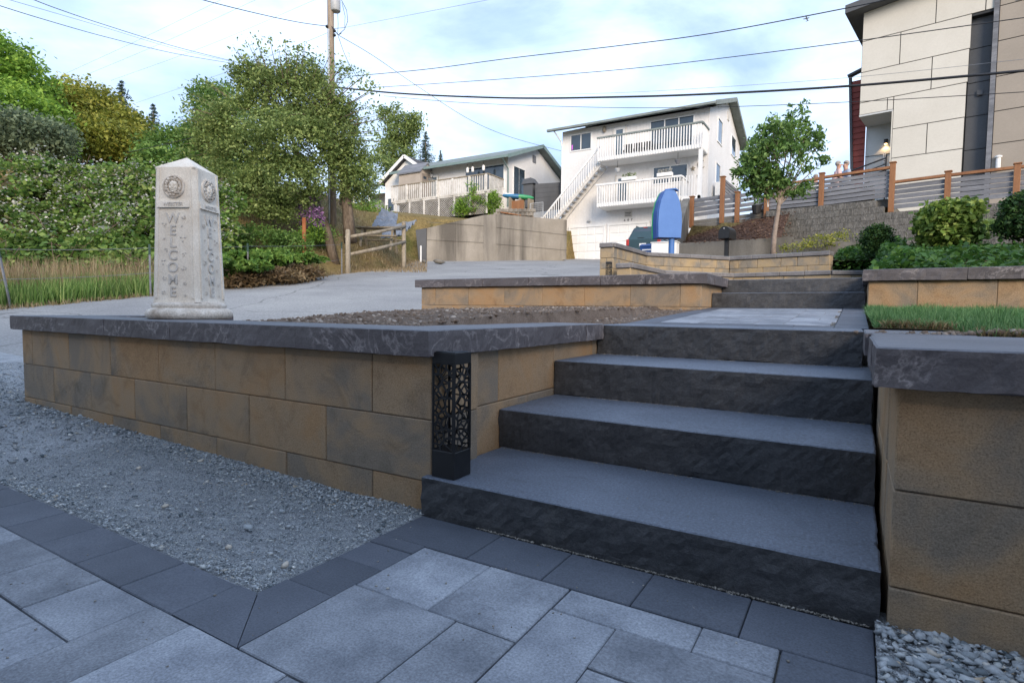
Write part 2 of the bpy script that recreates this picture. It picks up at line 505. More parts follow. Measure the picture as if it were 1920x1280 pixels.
M_turf = pm('turf_soil', (0.05, 0.045, 0.02), (0.09, 0.075, 0.04), 12, 120, 0.4, 0.95, 0.1, 0.8, 100, 0.01)
M_metal_bk = pm('black_metal', (0.008, 0.008, 0.009), (0.014, 0.014, 0.015), 20, 200, 0.2, 0.45, 0.45, 0.1, 300, 0.001)
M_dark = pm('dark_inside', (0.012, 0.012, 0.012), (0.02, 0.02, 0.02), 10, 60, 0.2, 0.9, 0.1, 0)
def asphalt(name):
    m, nt, N, L, b = new_mat(name)
    p = pos(nt)
    col = ramp(nt, nz(nt, p, 0.45, 6, 0.6), [(0.32, (0.235, 0.235, 0.24)), (0.68, (0.33, 0.33, 0.325))])
    col = mixc(nt, 1.0, col, ramp(nt, nz(nt, p, 34, 5, 0.8), [(0.3, 0.55), (0.7, 1.35)]), 'MULTIPLY')
    wv = N.new('ShaderNodeVectorMath'); wv.operation = 'ADD'; L.new(p, wv.inputs[0])
    nn = N.new('ShaderNodeTexNoise'); nn.inputs['Scale'].default_value = 0.9; nn.inputs['Detail'].default_value = 6; L.new(p, nn.inputs['Vector'])
    L.new(nn.outputs['Color'], wv.inputs[1])
    vo = N.new('ShaderNodeTexVoronoi'); vo.feature = 'DISTANCE_TO_EDGE'; vo.inputs['Scale'].default_value = 0.22; L.new(wv.outputs[0], vo.inputs['Vector'])
    crack = ramp(nt, vo.outputs['Distance'], [(0.0, 0.45), (0.006, 1.0)])
    col = mixc(nt, 1.0, col, crack, 'MULTIPLY')
    st = ramp(nt, nz(nt, pos(nt, (1, 1, 1)), 1.6, 7, 0.7, 1.0), [(0.60, 1.0), (0.75, 0.72)])
    col = mixc(nt, 1.0, col, st, 'MULTIPLY')
    L.new(col, b.inputs['Base Color']); b.inputs['Roughness'].default_value = 0.88; b.inputs['Specular IOR Level'].default_value = 0.3
    L.new(bump(nt, nz(nt, p, 90, 4, 0.7), 0.6, 0.006), b.inputs['Normal'])
    return m
M_asph = asphalt('asphalt_worn')

def rnd_mat(name, stops, rough=0.85, bscale=0, spec=0.25):
    m, nt, N, L, b = new_mat(name)
    a = N.new('ShaderNodeAttribute'); a.attribute_name = 'rnd'
    col = ramp(nt, a.outputs['Fac'], stops)
    col = mixc(nt, 1.0, col, ramp(nt, nz(nt, pos(nt), 150, 3, 0.7), [(0.3, 0.8), (0.7, 1.12)]), 'MULTIPLY')
    L.new(col, b.inputs['Base Color']); b.inputs['Roughness'].default_value = rough; b.inputs['Specular IOR Level'].default_value = spec
    return m
M_gravel = rnd_mat('gravel_stone', [(0.0, (0.10, 0.125, 0.14)), (0.3, (0.32, 0.345, 0.365)), (0.6, (0.46, 0.48, 0.495)), (0.85, (0.50, 0.505, 0.48)), (0.95, (0.46, 0.37, 0.27)), (1.0, (0.66, 0.64, 0.60))])
M_clod = rnd_mat('soil_clod', [(0.0, (0.10, 0.075, 0.058)), (0.5, (0.18, 0.14, 0.112)), (0.9, (0.25, 0.205, 0.17)), (1.0, (0.40, 0.36, 0.32))], 0.95)
M_grass = leaf_mat('lawn_blade', (0.05, 0.125, 0.035), (0.105, 0.235, 0.075), (0.22, 0.36, 0.15), 0.5, 0.3, 2.0)
M_dry = leaf_mat('dry_blade', (0.16, 0.11, 0.05), (0.28, 0.21, 0.11), (0.40, 0.33, 0.19), 0.7, 0.2, 2.0)

# ================================================================== ground shape
def softplus(x): return math.log1p(math.exp(min(x, 40))) if x < 40 else x
def road_z(d): return 0.04 + 0.125 * 0.5 * softplus((d - 5.9) / 0.5) if d < 60 else 0.04 + 0.125 * 54.1 + (d - 60) * 0.02
EDGE = [(-30, -16.0), (0, -13.0), (6, -10.8), (10.3, -8.85), (12.5, -7.85), (15.3, -7.0), (20.9, -5.95), (24, -4.9), (30, -5.2), (33, -5.4), (60, -5.6), (400, -6)]
def lerp_tab(tab, x):
    for (a, va), (b, vb) in zip(tab, tab[1:]):
        if x <= b: return va + (vb - va) * max(0.0, min(1.0, (x - a) / (b - a)))
    return tab[-1][1]
def sstep(a, b, x):
    t = max(0.0, min(1.0, (x - a) / (b - a))); return t * t * (3 - 2 * t)
def u_edge(d): return lerp_tab(EDGE, d)
def land_z(u, d):
    """height of the natural ground; the road lies on it"""
    z = road_z(d)
    s = u_edge(d) - u
    if s > 0:
        k = 0.34 + 0.5 * sstep(18, 26, d)
        rise = k * max(0.0, s - 0.3 - 4.2 * (1 - sstep(15, 20, d)))
        lim = 3.4
        if rise > lim: rise = lim + (rise - lim) * 0.12
        z = min(z, 4.6 + 0.02 * d) + rise if d > 34 else z + rise
    P = ud(u, d)
    if d > 30.0 and P.x < -16.2:                  # garden above the concrete wall
        back = d - lerp_tab([(-30, 27.0), (-9, 29.0), (-6.2, 30.6), (-4.7, 31.5), (-1.65, 32.6), (-0.93, 33.2), (3.5, 36.2)], u) - 0.8
        if back > 0:
            zz = 5.75 + min(1.6, max(0.0, back * 0.17))
            z = max(z, zz if u > -4.7 else z + (zz - z) * sstep(0.0, 2.2, back))
    if P.x > -5.4 and P.y > 21.25:
        z = 3.85 + 0.02 * max(0.0, d - 30)
    if d > 60: z = min(z, 9.0)
    return z

def ax(vals):
    out = []
    for a, b, n in vals: out += list(np.linspace(a, b, n, endpoint=False))
    return out + [vals[-1][1]]
def grid_mesh(name, us, ds, fz, mat, keep=None, dz=0.0, to_xy=True):
    vs = []; idx = {}; fs = []
    for i, u in enumerate(us):
        for j, d in enumerate(ds):
            p = ud(u, d) if to_xy else Vector((u, d, 0))
            idx[(i, j)] = len(vs); vs.append((p.x, p.y, fz(u, d) + dz))
    for i in range(len(us)-1):
        for j in range(len(ds)-1):
            if keep is None or keep((us[i]+us[i+1])/2, (ds[j]+ds[j+1])/2):
                fs.append((idx[(i,j)], idx[(i+1,j)], idx[(i+1,j+1)], idx[(i,j+1)]))
    return fast_mesh(name, vs, fs, mat, smooth=True)

M_bank = pm('dry_bank', (0.20, 0.145, 0.06), (0.115, 0.115, 0.04), 0.55, 9, 0.5, 0.95, 0.1, 0.9, 14, 0.08, c3=(0.25, 0.19, 0.085))
terrain = grid_mesh('terrain', ax([(-1500,-120,8),(-120,-40,10),(-40,-14,18),(-14,4,50),(4,30,30),(30,120,10),(120,1500,6)]),
                    ax([(-400,-30,8),(-30,2,14),(2,26,60),(26,48,50),(48,120,12),(120,2000,8)]),
                    lambda u, d: -0.12 if (ud(u, d).y < 2.0 and ud(u, d).x > -9 and d < 12) else land_z(u, d) - 0.05 - (0.5 if (d < 20 and u > u_edge(d) + 0.4) else 0.0), M_bank)
struct(terrain)
road = grid_mesh('road', ax([(-13,-4,40),(-4,14,40)]), ax([(2.2,26,70),(26,44,30)]), lambda u, d: road_z(d), M_asph,
                 keep=lambda u, d: u > u_edge(d) and not (u < 3.2 and d > 34.5) and (ud(u, d).y > 1.75 + max(0.0, -4.6 - ud(u, d).x) * -0.12 and not (ud(u, d).x > -4.5 and ud(u, d).y < 3.0)))
struct(road)

# ================================================================== unseen house added behind the viewpoint to shade the foreground
def shading_house():
    t = thing('shading_house', 'unseen house added behind the viewpoint to block light from the foreground', 'house', (-3, -6, 0))
    MB().box(-5, 9.0, -12, -3.2, -0.3, 3.75).build('wall', pm('shading_house_wall', (0.30, 0.30, 0.30), (0.36, 0.36, 0.36), 1, 10, 0.1), t)
    r_ = MB().prism([(-5.6, -2.6, 3.6), (-5.6, -2.6, 3.77), (-5.6, -7.6, 5.3), (-5.6, -12.6, 3.77), (-5.6, -12.6, 3.6)], (15.2, 0, 0)).build('roof', pm('shading_house_roof', (0.07, 0.07, 0.075), (0.11, 0.11, 0.115), 2, 20, 0.2), t)
    MB().box(-1.1, 0.0, -3.26, -3.205, 0.0, 2.1).build('door', pm('shading_house_door', (0.12, 0.05, 0.03), (0.16, 0.07, 0.04), 3, 30, 0.1), t)
shading_house()

# ================================================================== patio and its pavers
patio = MB().box(-7.4, 0.055, -3.1, 1.36, -0.10, -0.012).build('patio', M_sand)
struct(patio)
TH = 0.06
def paver(x0, x1, y0, y1, mat, parent=None, z=0.0, g=0.0009):
    o = piece('paver', (round(x1-x0-2*g, 3), round(y1-y0-2*g, 3), TH), 0.0022, ((x0+x1)/2, (y0+y1)/2, z - TH/2 + random.uniform(-0.0012, 0.0012)), mat, parent or patio)
    o.rotation_euler.z = random.uniform(-0.003, 0.003)
    return o
XL, XR, YB = -1.142, 0.058, 0.632                                       # gravel corner, right edge, border line
# charcoal border: beside the gravel (along X), up the side (along Y), below the steps, down the right side
x = XL - 0.072
prev = -1.214
for k in range(27):
    paver(prev - 0.222, prev, YB, 0.785, M_pave_dk); prev -= 0.222
def mitre(pts):
    m = MB().prism([(p[0], p[1], -TH) for p in pts], (0, 0, TH)); return m.build('paver', M_pave_dk, patio)
mitre([(-1.2125, YB+0.001), (-0.9885, YB+0.001), (-1.1425, 0.784), (-1.2125, 0.784)])
mitre([(-0.987, YB+0.002), (-0.987, 0.863), (-1.141, 0.863), (-1.141, 0.786)])
for y0, y1 in ((0.864, 1.018), (1.018, 1.132)): paver(XL, -0.986, y0, y1, M_pave_dk)
paver(XL, -0.848, 1.186, 1.362, M_pave_dk); paver(XL, -0.986, 1.132, 1.186, M_pave_dk)
for x0, x1 in ((-0.848, -0.626), (-0.626, -0.403), (-0.403, -0.177), (-0.177, XR)): paver(x0, x1, 1.186, 1.362, M_pave_dk)
yy = 1.186
for k in range(7): paver(-0.098, XR, yy - 0.222, yy, M_pave_dk); yy -= 0.222
# granite-grey field
for q in ((-0.986,-0.769,0.934,1.184), (-0.769,-0.547,0.934,1.184), (-0.545,-0.246,1.084,1.184), (-0.246,-0.1,1.084,1.184),
          (-0.986,-0.690,0.634,0.932), (-0.690,-0.547,0.634,0.932), (-0.545,-0.396,0.784,1.082), (-0.396,-0.1,0.934,1.082),
          (-0.396,-0.1,0.634,0.932), (-0.545,-0.396,0.634,0.782)): paver(*q, M_pave)
for q in ((-1.735,-1.510,0.475,YB), (-1.510,-1.281,0.475,YB), (-1.281,-1.138,0.33,YB), (-1.138,-0.838,0.33,YB), (-0.838,-0.540,0.33,YB), (-0.540,-0.396,0.48,YB), (-0.396,-0.1,0.33,YB),
          (-1.96,-1.735,0.475,YB), (-2.26,-1.96,0.475,YB), (-2.41,-2.26,0.33,YB), (-2.71,-2.41,0.475,YB), (-3.01,-2.71,0.33,YB), (-3.16,-3.01,0.33,YB), (-3.46,-3.16,0.33,YB),
          (-1.424,-1.281,0.33,0.473), (-1.62,-1.424,0.18,0.473), (-1.92,-1.62,0.18,0.473), (-2.26,-1.92,0.18,0.473), (-1.281,-0.986,0.03,0.328), (-0.986,-0.69,0.18,0.328), (-1.424,-1.281,0.03,0.328),
          (-0.69,-0.396,0.03,0.328), (-0.54,-0.396,0.33,0.478), (-0.396,-0.1,0.03,0.328), (-0.986,-0.69,0.03,0.178), (-1.62,-1.424,-0.1,0.178), (-1.92,-1.62,-0.1,0.178)): paver(*q, M_pave)

yy = 0.18
for r_ in range(9):
    hh_ = (0.30, 0.15, 0.225)[r_ % 3]; xx = -2.26 if r_ == 0 else -3.4
    k = r_
    while r_ > 0 and xx < -1.93:
        wd_ = (0.30, 0.225, 0.15)[k % 3]; wd_ = min(wd_, -1.922 - xx)
        if wd_ < 0.05: break
        paver(xx, xx + wd_, yy - hh_, yy, M_pave); xx += wd_; k += 1
    if r_ > 0: yy -= hh_

# ================================================================== gravel beds
def gravel_z(x, y):
    h = 0.026 * max(0.0, -1.6 - x) * sstep(0.85, 1.35, y) if x < 0 else 0.02 * sstep(0.9, 1.35, y)
    return h + 0.006 * noise.noise(Vector((x * 5, y * 5, 0)))
def gz_bed(name, xs, ys, keep=None):
    return struct(grid_mesh(name, xs, ys, lambda x, y: gravel_z(x, y) - 0.006, M_fines, keep=keep, to_xy=False))
gravel_bed = gz_bed('gravel_bed', ax([(-7.6, XL, 110)]), ax([(0.784, 2.3, 28)]), keep=lambda x, y: y < 1.45 or x < -4.25)
gravel_bed_r = gz_bed('gravel_bed', ax([(0.058, 4.3, 60)]), ax([(-1.0, 1.42, 36)]))
ICO_V = []; 
_t = (1 + 5 ** 0.5) / 2
ICO_V = np.array([(-1,_t,0),(1,_t,0),(-1,-_t,0),(1,-_t,0),(0,-1,_t),(0,1,_t),(0,-1,-_t),(0,1,-_t),(_t,0,-1),(_t,0,1),(-_t,0,-1),(-_t,0,1)], float) / 1.9
ICO_F = np.array([(0,11,5),(0,5,1),(0,1,7),(0,7,10),(0,10,11),(1,5,9),(5,11,4),(11,10,2),(10,7,6),(7,1,8),(3,9,4),(3,4,2),(3,2,6),(3,6,8),(3,8,9),(4,9,5),(2,4,11),(6,2,10),(8,6,7),(9,8,1)])
def rand_rot(n):
    q = RNG.normal(size=(n, 4)); q /= np.linalg.norm(q, axis=1)[:, None]
    w, x, y, z = q.T
    return np.stack([1-2*(y*y+z*z), 2*(x*y-z*w), 2*(x*z+y*w), 2*(x*y+z*w), 1-2*(x*x+z*z), 2*(y*z-x*w), 2*(x*z-y*w), 2*(y*z+x*w), 1-2*(x*x+y*y)], 1).reshape(n, 3, 3)
OCT_V = np.array([(1,0,0),(-1,0,0),(0,1,0),(0,-1,0),(0,0,1),(0,0,-1)], float)
OCT_F = np.array([(0,2,4),(2,1,4),(1,3,4),(3,0,4),(2,0,5),(1,2,5),(3,1,5),(0,3,5)])
def chips(name, pts, size, mat, parent=None, flat=0.55):
    n = len(pts)
    v = OCT_V[None] * RNG.uniform(0.55, 1.5, (n, 6, 1)) + RNG.normal(0, 0.18, (n, 6, 3))
    v = v * (size[:, None, None] * RNG.uniform(0.55, 1.5, (n, 1, 3)))
    v = np.einsum('nij,nkj->nki', rand_rot(n), v); v[:, :, 2] *= flat; v += pts[:, None, :]
    f = OCT_F[None] + (np.arange(n) * 6)[:, None, None]
    return fast_mesh(name, v.reshape(-1, 3), f.reshape(-1, 3), mat, parent, np.repeat(np.clip(RNG.normal(0.43, 0.27, n), 0, 1), 8))
def pebbles(name, pts, size, mat, parent=None, flat=0.6, rnd=None):
    n = len(pts)
    v = ICO_V[None] * RNG.uniform(0.65, 1.3, (n, 12, 1))
    v = v * (size[:, None, None] * RNG.uniform(0.7, 1.3, (n, 1, 3)))
    v = np.einsum('nij,nkj->nki', rand_rot(n), v)
    v[:, :, 2] *= flat
    v += pts[:, None, :]
    f = ICO_F[None] + (np.arange(n) * 12)[:, None, None]
    r = RNG.random(n) if rnd is None else rnd
    return fast_mesh(name, v.reshape(-1, 3), f.reshape(-1, 3), mat, parent, np.repeat(r, 20))
def scatter_gravel(x0, x1, y0, y1, n, smin, smax, dens):
    x = RNG.uniform(x0, x1, n); y = RNG.uniform(y0, y1, n)
    keep = RNG.random(n) < dens(x, y)
    x, y = x[keep], y[keep]
    fine = np.array([0.5 + 0.5 * noise.noise(Vector((a * 2.3, b * 2.3, 9.0))) for a, b in zip(x, y)])
    if x1 < 0: fine = np.clip(fine + 0.35 * np.exp(-((1.40 - y) / 0.12) ** 2) + 0.2 * np.exp(-((y - 0.79) / 0.07) ** 2), 0, 1)
    s = smin + (smax - smin) * RNG.random(len(x)) ** (9.0 - 6.5 * np.clip((fine - 0.25) / 0.55, 0, 1))
    z = np.array([gravel_z(a, b) for a, b in zip(x, y)]) + s * 0.12
    return np.stack([x, y, z], 1), s
def dens_l(x, y):
    edge = np.exp(-((1.40 - y) / 0.16) ** 2) + 0.75 * np.exp(-((y - 0.79) / 0.07) ** 2) + 0.5 * np.exp(-((x - XL) / 0.10) ** 2) + np.clip((-2.6 - x) * 0.5, 0, 0.8)
    patch = np.array([noise.noise(Vector((a * 3.1, b * 3.1, 4.0))) for a, b in zip(x, y)])
    ok = (y < 1.405) | (x < -4.28)
    return np.clip(0.75 + 0.5 * edge + 0.3 * patch, 0.3, 1) * ok
def dens_big(x, y): return np.clip((dens_l(x, y) - 0.62) * 1.1 + 0.75 * np.exp(-((1.40 - y) / 0.14) ** 2) + 0.25 * np.exp(-((y - 0.79) / 0.06) ** 2), 0.26, 1) * ((y < 1.405) | (x < -4.28))
PA, SA = scatter_gravel(-2.9, XL, 0.787, 1.402, 64000, 0.0011, 0.0034, dens_l)
PB, SB_ = scatter_gravel(-2.9, XL, 0.787, 1.402, 20000, 0.0018, 0.0075, dens_big)
PC, SC = scatter_gravel(-6.5, -2.9, 0.787, 2.1, 22000, 0.0022, 0.0060, dens_l)
PD, SD = scatter_gravel(-6.5, -2.9, 0.787, 2.1, 12000, 0.004, 0.013, dens_big)
g1 = struct(chips('gravel', np.concatenate([PA, PB, PC, PD]), np.concatenate([SA, SB_, SC, SD]), M_gravel, gravel_bed), 'stuff')
P3, S3 = scatter_gravel(0.062, 0.75, 0.80, 1.37, 9000, 0.002, 0.013, lambda x, y: np.ones_like(x))
g2 = struct(chips('gravel', P3, S3, M_gravel, gravel_bed_r), 'stuff')
# a few larger pale stones lying on the fines
for (px_, py_, s_) in ((430, 1018, 0.011), (535, 1052, 0.012), (310, 945, 0.011), (375, 868, 0.010), (466, 985, 0.016), (260, 880, 0.010)):
    c = on_z(px_, py_, 0.012)
    o = pebbles('pebble', np.array([[c.x, c.y, gravel_z(c.x, c.y) + 0.004]]), np.array([s_]), M_gravel, gravel_bed, 0.6, np.array([0.97 if px_ != 466 else 0.4]))

# ================================================================== block walls
BL, BH, BD = 0.4535, 0.2, 0.26
def wall_x(parent, x_joints, yf, z0, z1, depth=BD, mat=None, name='block', face=-1, b=0.0032):
    """a course of blocks whose face lies on Y = yf, between the given joints"""
    for a, c in zip(x_joints, x_joints[1:]):
        lo, hi = min(a, c), max(a, c)
        yc = yf + (depth / 2 if face < 0 else -depth / 2) + random.uniform(-0.002, 0.002)
        piece(name, (hi - lo - 0.002, depth, z1 - z0 - 0.002), b, ((lo + hi) / 2, yc, (z0 + z1) / 2), mat or M_block, parent)
def wall_y(parent, y_joints, xf, z0, z1, depth=BD, mat=None, face=1, name='block', b=0.0032):
    for a, c in zip(y_joints, y_joints[1:]):
        lo, hi = min(a, c), max(a, c)
        xc = xf - face * depth / 2 + random.uniform(-0.002, 0.002)
        piece(name, (depth, hi - lo - 0.002, z1 - z0 - 0.002), b, (xc, (lo + hi) / 2, (z0 + z1) / 2), mat or M_block, parent)
Z0, Z1, Z2, Z3, ZC = -0.10, 0.095, 0.295, 0.4985, 0.583

# --- lower left wall, with its corner and the return beside the steps
w = thing('retaining_wall', 'long low tan block wall with charcoal caps, carrying the pale welcome pillar', 'wall', (-2.7, 1.4, 0))
XC, YF = -1.135, 1.40
wall_x(w, [XC - 0.003, -1.398, -1.851, -2.304, -2.752, -3.203, -3.66, -4.13, -4.27], YF, Z2, Z3)
wall_x(w, [XC - 0.003, -1.626, -2.076, -2.523, -2.973, -3.42, -3.863, -4.27], YF, Z1, Z2)
wall_x(w, [XC - 0.022, -1.399, -1.851, -2.303, -2.75, -3.2, -3.656, -4.11, -4.27], YF + 0.001, Z0, Z1)
wall_y(w, [1.665, 1.837, 2.301, 2.75, 3.1], -1.165, Z2, Z3)
wall_y(w, [1.665, 2.064, 2.52, 3.0], -1.165, Z1, Z2)
wall_y(w, [1.665, 2.12, 2.57, 3.03, 3.48, 3.94, 4.39, 4.84, 5.02], -4.27, Z2, Z3, face=-1)
wall_y(w, [1.665, 1.90, 2.35, 2.80, 3.26, 3.71, 4.17, 4.62, 5.02], -4.27, Z1, Z2, face=-1)
cd = 0.30
for i, (a, b_) in enumerate(((-4.33, -3.782), (-3.782, -3.18), (-3.18, -2.581), (-2.581, -2.356), (-2.356, -1.74), (-1.74, -1.124))):
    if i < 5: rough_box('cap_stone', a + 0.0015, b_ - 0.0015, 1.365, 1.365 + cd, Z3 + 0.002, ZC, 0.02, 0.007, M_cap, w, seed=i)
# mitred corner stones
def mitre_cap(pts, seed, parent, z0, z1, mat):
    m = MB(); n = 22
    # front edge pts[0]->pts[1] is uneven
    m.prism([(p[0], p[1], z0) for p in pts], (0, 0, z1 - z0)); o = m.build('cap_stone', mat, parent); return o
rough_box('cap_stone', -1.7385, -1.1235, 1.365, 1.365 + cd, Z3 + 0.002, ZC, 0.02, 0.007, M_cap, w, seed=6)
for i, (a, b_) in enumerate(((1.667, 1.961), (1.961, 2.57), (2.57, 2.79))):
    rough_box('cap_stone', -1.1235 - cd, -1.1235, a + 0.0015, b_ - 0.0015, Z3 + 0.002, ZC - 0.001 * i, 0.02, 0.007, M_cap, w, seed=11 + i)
rough_box('cap_stone', -4.33, -4.03, 1.667, 2.6, Z3 + 0.002, ZC - 0.001, 0.04, 0.006, M_cap, w, seed=21)

# --- right wall beside the steps
w = thing('retaining_wall', 'tan block wall with a thick charcoal cap at the right of the lower steps', 'wall', (0.6, 1.5, 0))
XW = 0.078
wall_x(w, [XW, XW + 0.46, XW + 0.91, XW + 1.37, XW + 1.82, XW + 2.27, XW + 2.73, XW + 3.18, XW + 3.64, XW + 4.1], 1.366, Z2, Z3 + 0.006)
wall_x(w, [XW, XW + 0.23, XW + 0.69, XW + 1.14, XW + 1.6, XW + 2.05, XW + 2.5, XW + 2.95, XW + 3.4, XW + 3.86, XW + 4.1], 1.366, Z1, Z2)
wall_x(w, [XW, XW + 0.46, XW + 0.91, XW + 1.37, XW + 1.82, XW + 2.27, XW + 2.73, XW + 3.18, XW + 3.64, XW + 4.1], 1.367, Z0, Z1)
wall_y(w, [1.63, 2.08, 2.54, 2.8], XW, Z2, Z3 + 0.006, face=-1)
wall_y(w, [1.63, 1.86, 2.32, 2.8], XW, Z1, Z2, face=-1)
wall_y(w, [1.63, 2.08, 2.54, 2.8], XW, Z0, Z1, face=-1)
for i, (a, b_) in enumerate(((0.036, 0.70), (0.70, 1.31), (1.31, 1.92), (1.92, 2.52), (2.52, 3.1), (3.1, 3.7), (3.7, 4.22))):
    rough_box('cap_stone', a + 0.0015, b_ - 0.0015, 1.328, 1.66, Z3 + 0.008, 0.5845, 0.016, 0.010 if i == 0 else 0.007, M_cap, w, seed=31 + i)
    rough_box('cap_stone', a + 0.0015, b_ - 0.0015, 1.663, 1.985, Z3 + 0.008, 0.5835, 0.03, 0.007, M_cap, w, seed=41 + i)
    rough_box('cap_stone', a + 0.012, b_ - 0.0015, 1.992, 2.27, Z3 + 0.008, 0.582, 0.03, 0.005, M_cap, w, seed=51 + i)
rough_box('cap_stone', 0.030, 0.33, 2.274, 2.77, Z3 + 0.008, 0.5835, 0.03, 0.006, M_cap, w, seed=61)

# ================================================================== the lower steps
st = thing('stone_steps', 'four charcoal riven stone steps rising from the paver patio', 'steps', (-0.55, 1.37, 0))
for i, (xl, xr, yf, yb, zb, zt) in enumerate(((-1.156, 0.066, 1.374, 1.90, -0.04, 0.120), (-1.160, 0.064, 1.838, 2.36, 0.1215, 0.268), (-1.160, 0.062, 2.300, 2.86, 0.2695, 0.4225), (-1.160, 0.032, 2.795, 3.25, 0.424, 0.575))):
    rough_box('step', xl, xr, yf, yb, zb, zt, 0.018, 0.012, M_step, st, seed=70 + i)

# grit gathered in the corners of the steps and crumbs strewn over paving and treads
def grit(name, segs, parent, n, smax=0.003):
    pts_ = []
    for (xa, xb, y_, z_, wd_) in segs:
        k = int(n * abs(xb - xa)); x_ = RNG.uniform(xa, xb, k)
        cl = np.array([noise.noise(Vector((a * 4.0, y_ * 7, z_ * 9))) for a in x_]) > -0.15
        pts_.append(np.stack([x_, y_ - np.abs(RNG.normal(0, wd_, k)), np.full(k, z_ + 0.0006)], 1)[cl])
    P_ = np.concatenate(pts_)
    return struct(chips(name, P_, 0.0006 + smax * RNG.random(len(P_)) ** 4, M_grit, parent, 0.6), 'stuff')
M_grit = rnd_mat('grit', [(0, (0.16, 0.145, 0.125)), (0.6, (0.30, 0.275, 0.24)), (1, (0.48, 0.45, 0.40))])
grit('grit', [(-1.15, 0.06, 1.836, 0.120, 0.006), (-1.15, 0.06, 2.298, 0.268, 0.006), (-1.15, 0.05, 2.793, 0.4225, 0.006)], st, 700)
grit('grit', [(-1.13, 0.05, 1.372, 0.0, 0.006), (-1.13, 0.05, 1.372, 0.0, 0.003)], patio, 1100)
k = 900; x_ = RNG.uniform(-1.9, 0.05, k); y_ = RNG.uniform(0.35, 1.36, k)
okk = ~((x_ < XL + 0.01) & (y_ > 0.78))
P_ = np.stack([x_, y_, np.full(k, 0.0006)], 1)[okk]
struct(chips('crumbs', P_, 0.0005 + 0.0028 * RNG.random(len(P_)) ** 5, M_grit, patio, 0.6), 'stuff')
k = 260; x_ = RNG.uniform(-1.1, 0.03, k); sel = RNG.integers(0, 3, k)
P_ = np.stack([x_, np.array([1.40, 1.86, 2.32])[sel] + 0.4 * RNG.random(k), np.array([0.1206, 0.2686, 0.4231])[sel]], 1)
struct(chips('crumbs', P_, 0.0005 + 0.0022 * RNG.random(k) ** 4, M_grit, st, 0.6), 'stuff')

# ================================================================== landing, soil bed, lawn
SL = 0.0433
def land2(y): return 0.575 + (y - 3.25) * SL * 1.18
landing = MB().hexa([(-1.16, 3.24, 0.4), (0.06, 3.24, 0.4), (0.06, 5.5, 0.4), (-1.16, 5.5, 0.4),
                     (-1.16, 3.24, land2(3.24) - 0.012), (0.06, 3.24, land2(3.24) - 0.012), (0.06, 5.5, land2(5.5) - 0.012), (-1.16, 5.5, land2(5.5) - 0.012)]).build('landing', M_sand)
struct(landing)
def lpaver(x0, x1, y0, y1, mat):
    yc = (y0 + y1) / 2
    o = paver(x0, x1, y0, y1, mat, landing, land2(yc)); o.rotation_euler.x = math.atan(SL * 1.18); return o
yy = 3.252
while yy < 5.3:
    lpaver(-1.165, -1.015, yy, yy + 0.2225, M_pave_dk); lpaver(-0.09, 0.06, yy, yy + 0.2225, M_pave_dk); yy += 0.2225
for k in range(5):
    xx = -1.012 + k * 0.184
    lpaver(xx, xx + 0.184, 3.252, 3.40, M_pave_dk); lpaver(xx, xx + 0.184, 5.33, 5.45, M_pave_dk)
yy = 3.403; row = 0
while yy < 5.25:
    hgt = (0.30, 0.15, 0.225)[row % 3]; xx = -1.012; k = row
    while xx < -0.10:
        wd = min((0.225, 0.30, 0.15)[k % 3], -0.092 - xx)
        if wd < 0.06: break
        lpaver(xx, xx + wd, yy, min(yy + hgt, 5.328), M_pave); xx += wd; k += 1
    yy += hgt; row += 1

def soil_h(x, y):
    base = 0.50 + 0.10 * sstep(-3.5, -2.4, x) + 0.03 * sstep(1.7, 2.6, y) + 0.022 * (y - 2.6)
    base = min(base, 0.560 + 0.05 * max(0.0, y - 3.0)) if x > -1.5 else base
    return base + 0.012 * noise.noise(Vector((x * 3, y * 3, 1))) + 0.006 * noise.noise(Vector((x * 9, y * 9, 2)))
soil = struct(grid_mesh('soil_bed', ax([(-4.05, -1.17, 90)]), ax([(1.66, 5.05, 100)]), soil_h, M_soil, to_xy=False))
n = 12000
sx_, sy_ = RNG.uniform(-3.9, -1.19, n), 1.7 + 3.3 * RNG.random(n) ** 1.2
sp_ = np.array([(a, b, soil_h(a, b)) for a, b in zip(sx_, sy_)])
struct(pebbles('clods', sp_, 0.002 + 0.013 * RNG.random(n) ** 5, M_clod, soil, 0.8), 'stuff')
for (px_, py_, s_) in ((680, 583, 0.03), (827, 578, 0.028)):
    c = at(px_, py_, 4.3 if px_ < 700 else 5.0)
    pebbles('clod', np.array([[c.x, c.y, soil_h(c.x, c.y) + 0.012]]), np.array([s_]), M_clod, soil, 0.9, np.array([0.3]))

